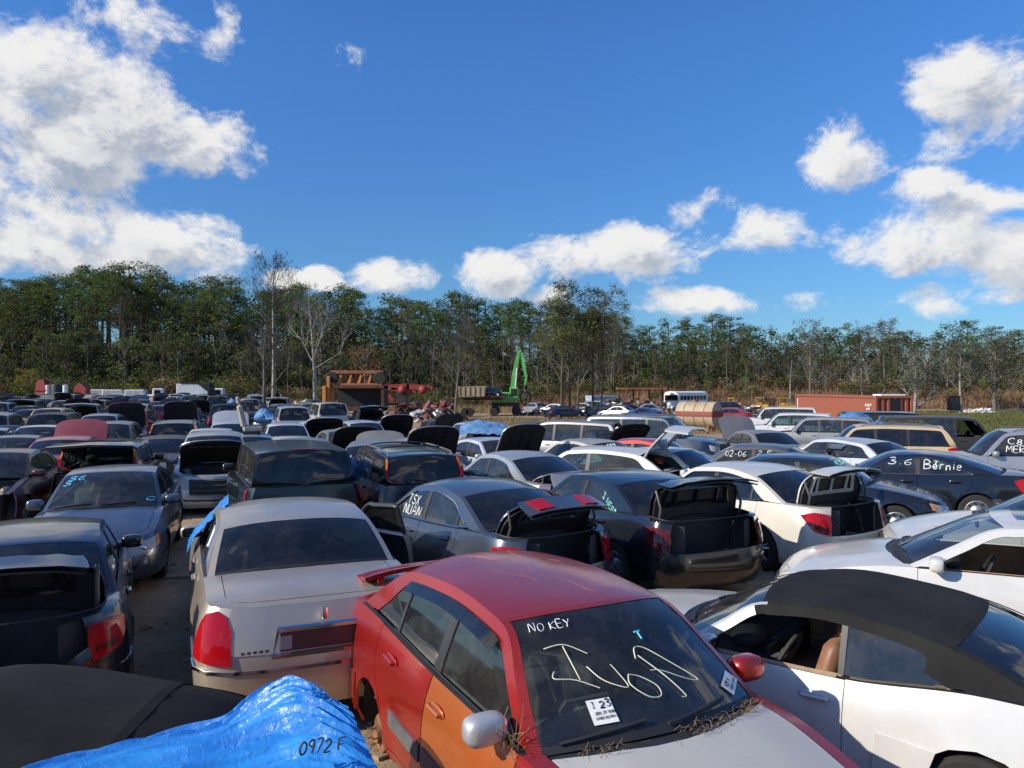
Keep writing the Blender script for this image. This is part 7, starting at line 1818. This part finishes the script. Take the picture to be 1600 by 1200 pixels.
cloth_grid('blue_plastic', [
    [V3(20, 1215, 3.0), V3(120, 1178, 3.1), V3(240, 1150, 3.2), V3(340, 1128, 3.25), V3(400, 1082, 3.3), V3(452, 1056, 3.3), V3(500, 1078, 3.25), V3(545, 1112, 3.2)],
    [V3(0, 1250, 2.85), V3(130, 1205, 2.95), V3(250, 1180, 3.05), V3(350, 1160, 3.1), V3(415, 1128, 3.15), V3(470, 1110, 3.15), V3(520, 1130, 3.1), V3(572, 1165, 3.05)],
    [V3(-20, 1320, 2.65), V3(130, 1260, 2.75), V3(250, 1235, 2.82), V3(350, 1215, 2.88), V3(430, 1195, 2.92), V3(490, 1190, 2.92), V3(545, 1200, 2.9), V3(600, 1240, 2.85)],
    [V3(-40, 1450, 2.45), V3(130, 1380, 2.5), V3(250, 1340, 2.55), V3(350, 1320, 2.6), V3(430, 1300, 2.62), V3(500, 1300, 2.62), V3(560, 1310, 2.62), V3(610, 1340, 2.6)]],
    'shiny bright blue plastic sheet crumpled over the lower left car', amp=.024, freq=2.6, seed=4, sub=12, aniso=(1.6, 9))
bp = bpy.data.objects['blue_plastic']
m = MB(); b0 = at(470, 1203, 2.86); e0 = at(540, 1196, 2.86); du = (e0-b0); lettering('0972 F', lambda a, b: tuple(b0+du*a+Vector((0, -.02, .07))+Vector((0, .35, 1)).normalized()*b), 1.0, .045, .004, 3, .2, mb=m); mark(bp, 'printed_number', m, 'ink')
m = MB(); rnd = random.Random(8); c = at(497, 1078, 3.2)
for _ in range(14): m.tube([c+Vector((rnd.uniform(-.03, .03), 0, rnd.uniform(-.05, .01))), c+Vector((rnd.uniform(-.06, .06), rnd.uniform(-.03, .03), rnd.uniform(-.04, .05)))], .0025, 0, 4)
o = part(bp, 'frayed_edge', m, 'blue_tarp', 'stuff')
# blue bag in the champagne car window, tarps elsewhere
S = S_TOWN; R0 = tc.matrix_basis.copy(); Mt = Matrix.Translation(tc.location) @ Matrix.Rotation(tc.rotation_euler.z, 4, 'Z')
def tw(x, y, z): p = Mt @ Vector((S.X(x), y, z)); return (p.x, p.y, p.z)
cloth_grid('blue_bag', [[tw(1.9, .66, 1.32), tw(2.2, .62, 1.46), tw(2.55, .60, 1.50), tw(2.8, .62, 1.46)], [tw(1.85, .80, 1.15), tw(2.15, .80, 1.25), tw(2.45, .78, 1.26), tw(2.7, .78, 1.30)], [tw(1.8, .97, 1.02), tw(2.1, .99, 1.04), tw(2.4, .98, 1.02), tw(2.6, .95, 1.10)], [tw(1.9, 1.02, .86), tw(2.1, 1.03, .84), tw(2.3, 1.02, .90), tw(2.5, .98, 1.0)]], 'blue plastic bag stuffed in the left window of the champagne sedan', amp=.03, freq=5, seed=7, sub=4)
simple('faded_tarp', (.07, .20, .42), .6, second=(.16, .30, .52), scale=2)
def tarp_over(px0, px1, py0, py1, d, label, seed):
    cloth_grid('blue_tarp', [[V3(px0, py0+6, d+.8), V3((px0*2+px1)/3, py0, d+.8), V3((px0+2*px1)/3, py0+1, d+.8), V3(px1, py0+5, d+.8)], [V3(px0-3, py0+9, d), V3((px0*2+px1)/3, py0+4, d), V3((px0+2*px1)/3, py0+3, d), V3(px1+3, py0+9, d)], [V3(px0-4, py1, d-.7), V3((px0*2+px1)/3, py1-2, d-.7), V3((px0+2*px1)/3, py1, d-.7), V3(px1+4, py1, d-.7)]], label, amp=.07, freq=4, seed=seed, sub=4, mat='faded_tarp')
tarp_over(722, 792, 660, 680, 27.5, 'crumpled blue tarp over the white sedan in the middle', 3); tarp_over(1312, 1356, 645, 658, 33, 'blue tarp behind the tan SUV roof, left piece', 5); tarp_over(1362, 1388, 659, 666, 28, 'small blue tarp strip under the raised hood behind the tan SUV', 6); tarp_over(400, 424, 641, 656, 33, 'blue tarp on a car right of the loose seat', 8)
tarp_over(356, 370, 624, 632, 60, 'small bright blue tarp among the far packed rows', 9)
cloth_grid('blue_bag', [[V3(540, 718, 15.2), V3(548, 714, 15.2), V3(554, 722, 15.2)], [V3(538, 735, 15), V3(547, 733, 14.9), V3(556, 738, 15)], [V3(541, 770, 15), V3(548, 775, 14.9), V3(553, 768, 15)]], 'blue plastic hanging between the boxy SUV and the black SUV', amp=.05, freq=4, seed=2, sub=4)
cloth_grid('blue_bag', [[V3(1328, 740, 13.4), V3(1336, 736, 13.4), V3(1345, 752, 13.4)], [V3(1318, 765, 13.3), V3(1328, 765, 13.2), V3(1334, 768, 13.3)], [V3(1312, 772, 13.3), V3(1322, 780, 13.2), V3(1328, 782, 13.3)]], 'blue plastic caught beside the trunk of the pearl white sedan', amp=.05, freq=4, seed=5, sub=4)
# boards and rags on the sand
for px, py, w_, rz, lb in ((262, 800, .55, 10, 'pale board on the sand between the slate and champagne sedans'), (245, 912, .5, 4, 'narrow wooden strip on the sand left of the champagne sedan')):
    d = 3.05; d = (CAMZ)*FPX/(py-HPX); x = px2x(px, d); m = MB(); m.box((0, 0, .02), (w_, .06, .015), bev=.004); o = add('wooden_board', m.mesh('wooden_board', ['dump_tan']), None, (x, d, gz(x, d)), (0, 0, radians(rz))); tag(o, lb, 'board')
m = MB(); m.lathe([(.001, .02), (.30, .02), (.33, .0), (.33, -.1)], 40, 0, 'Z', (0, 0, 0))
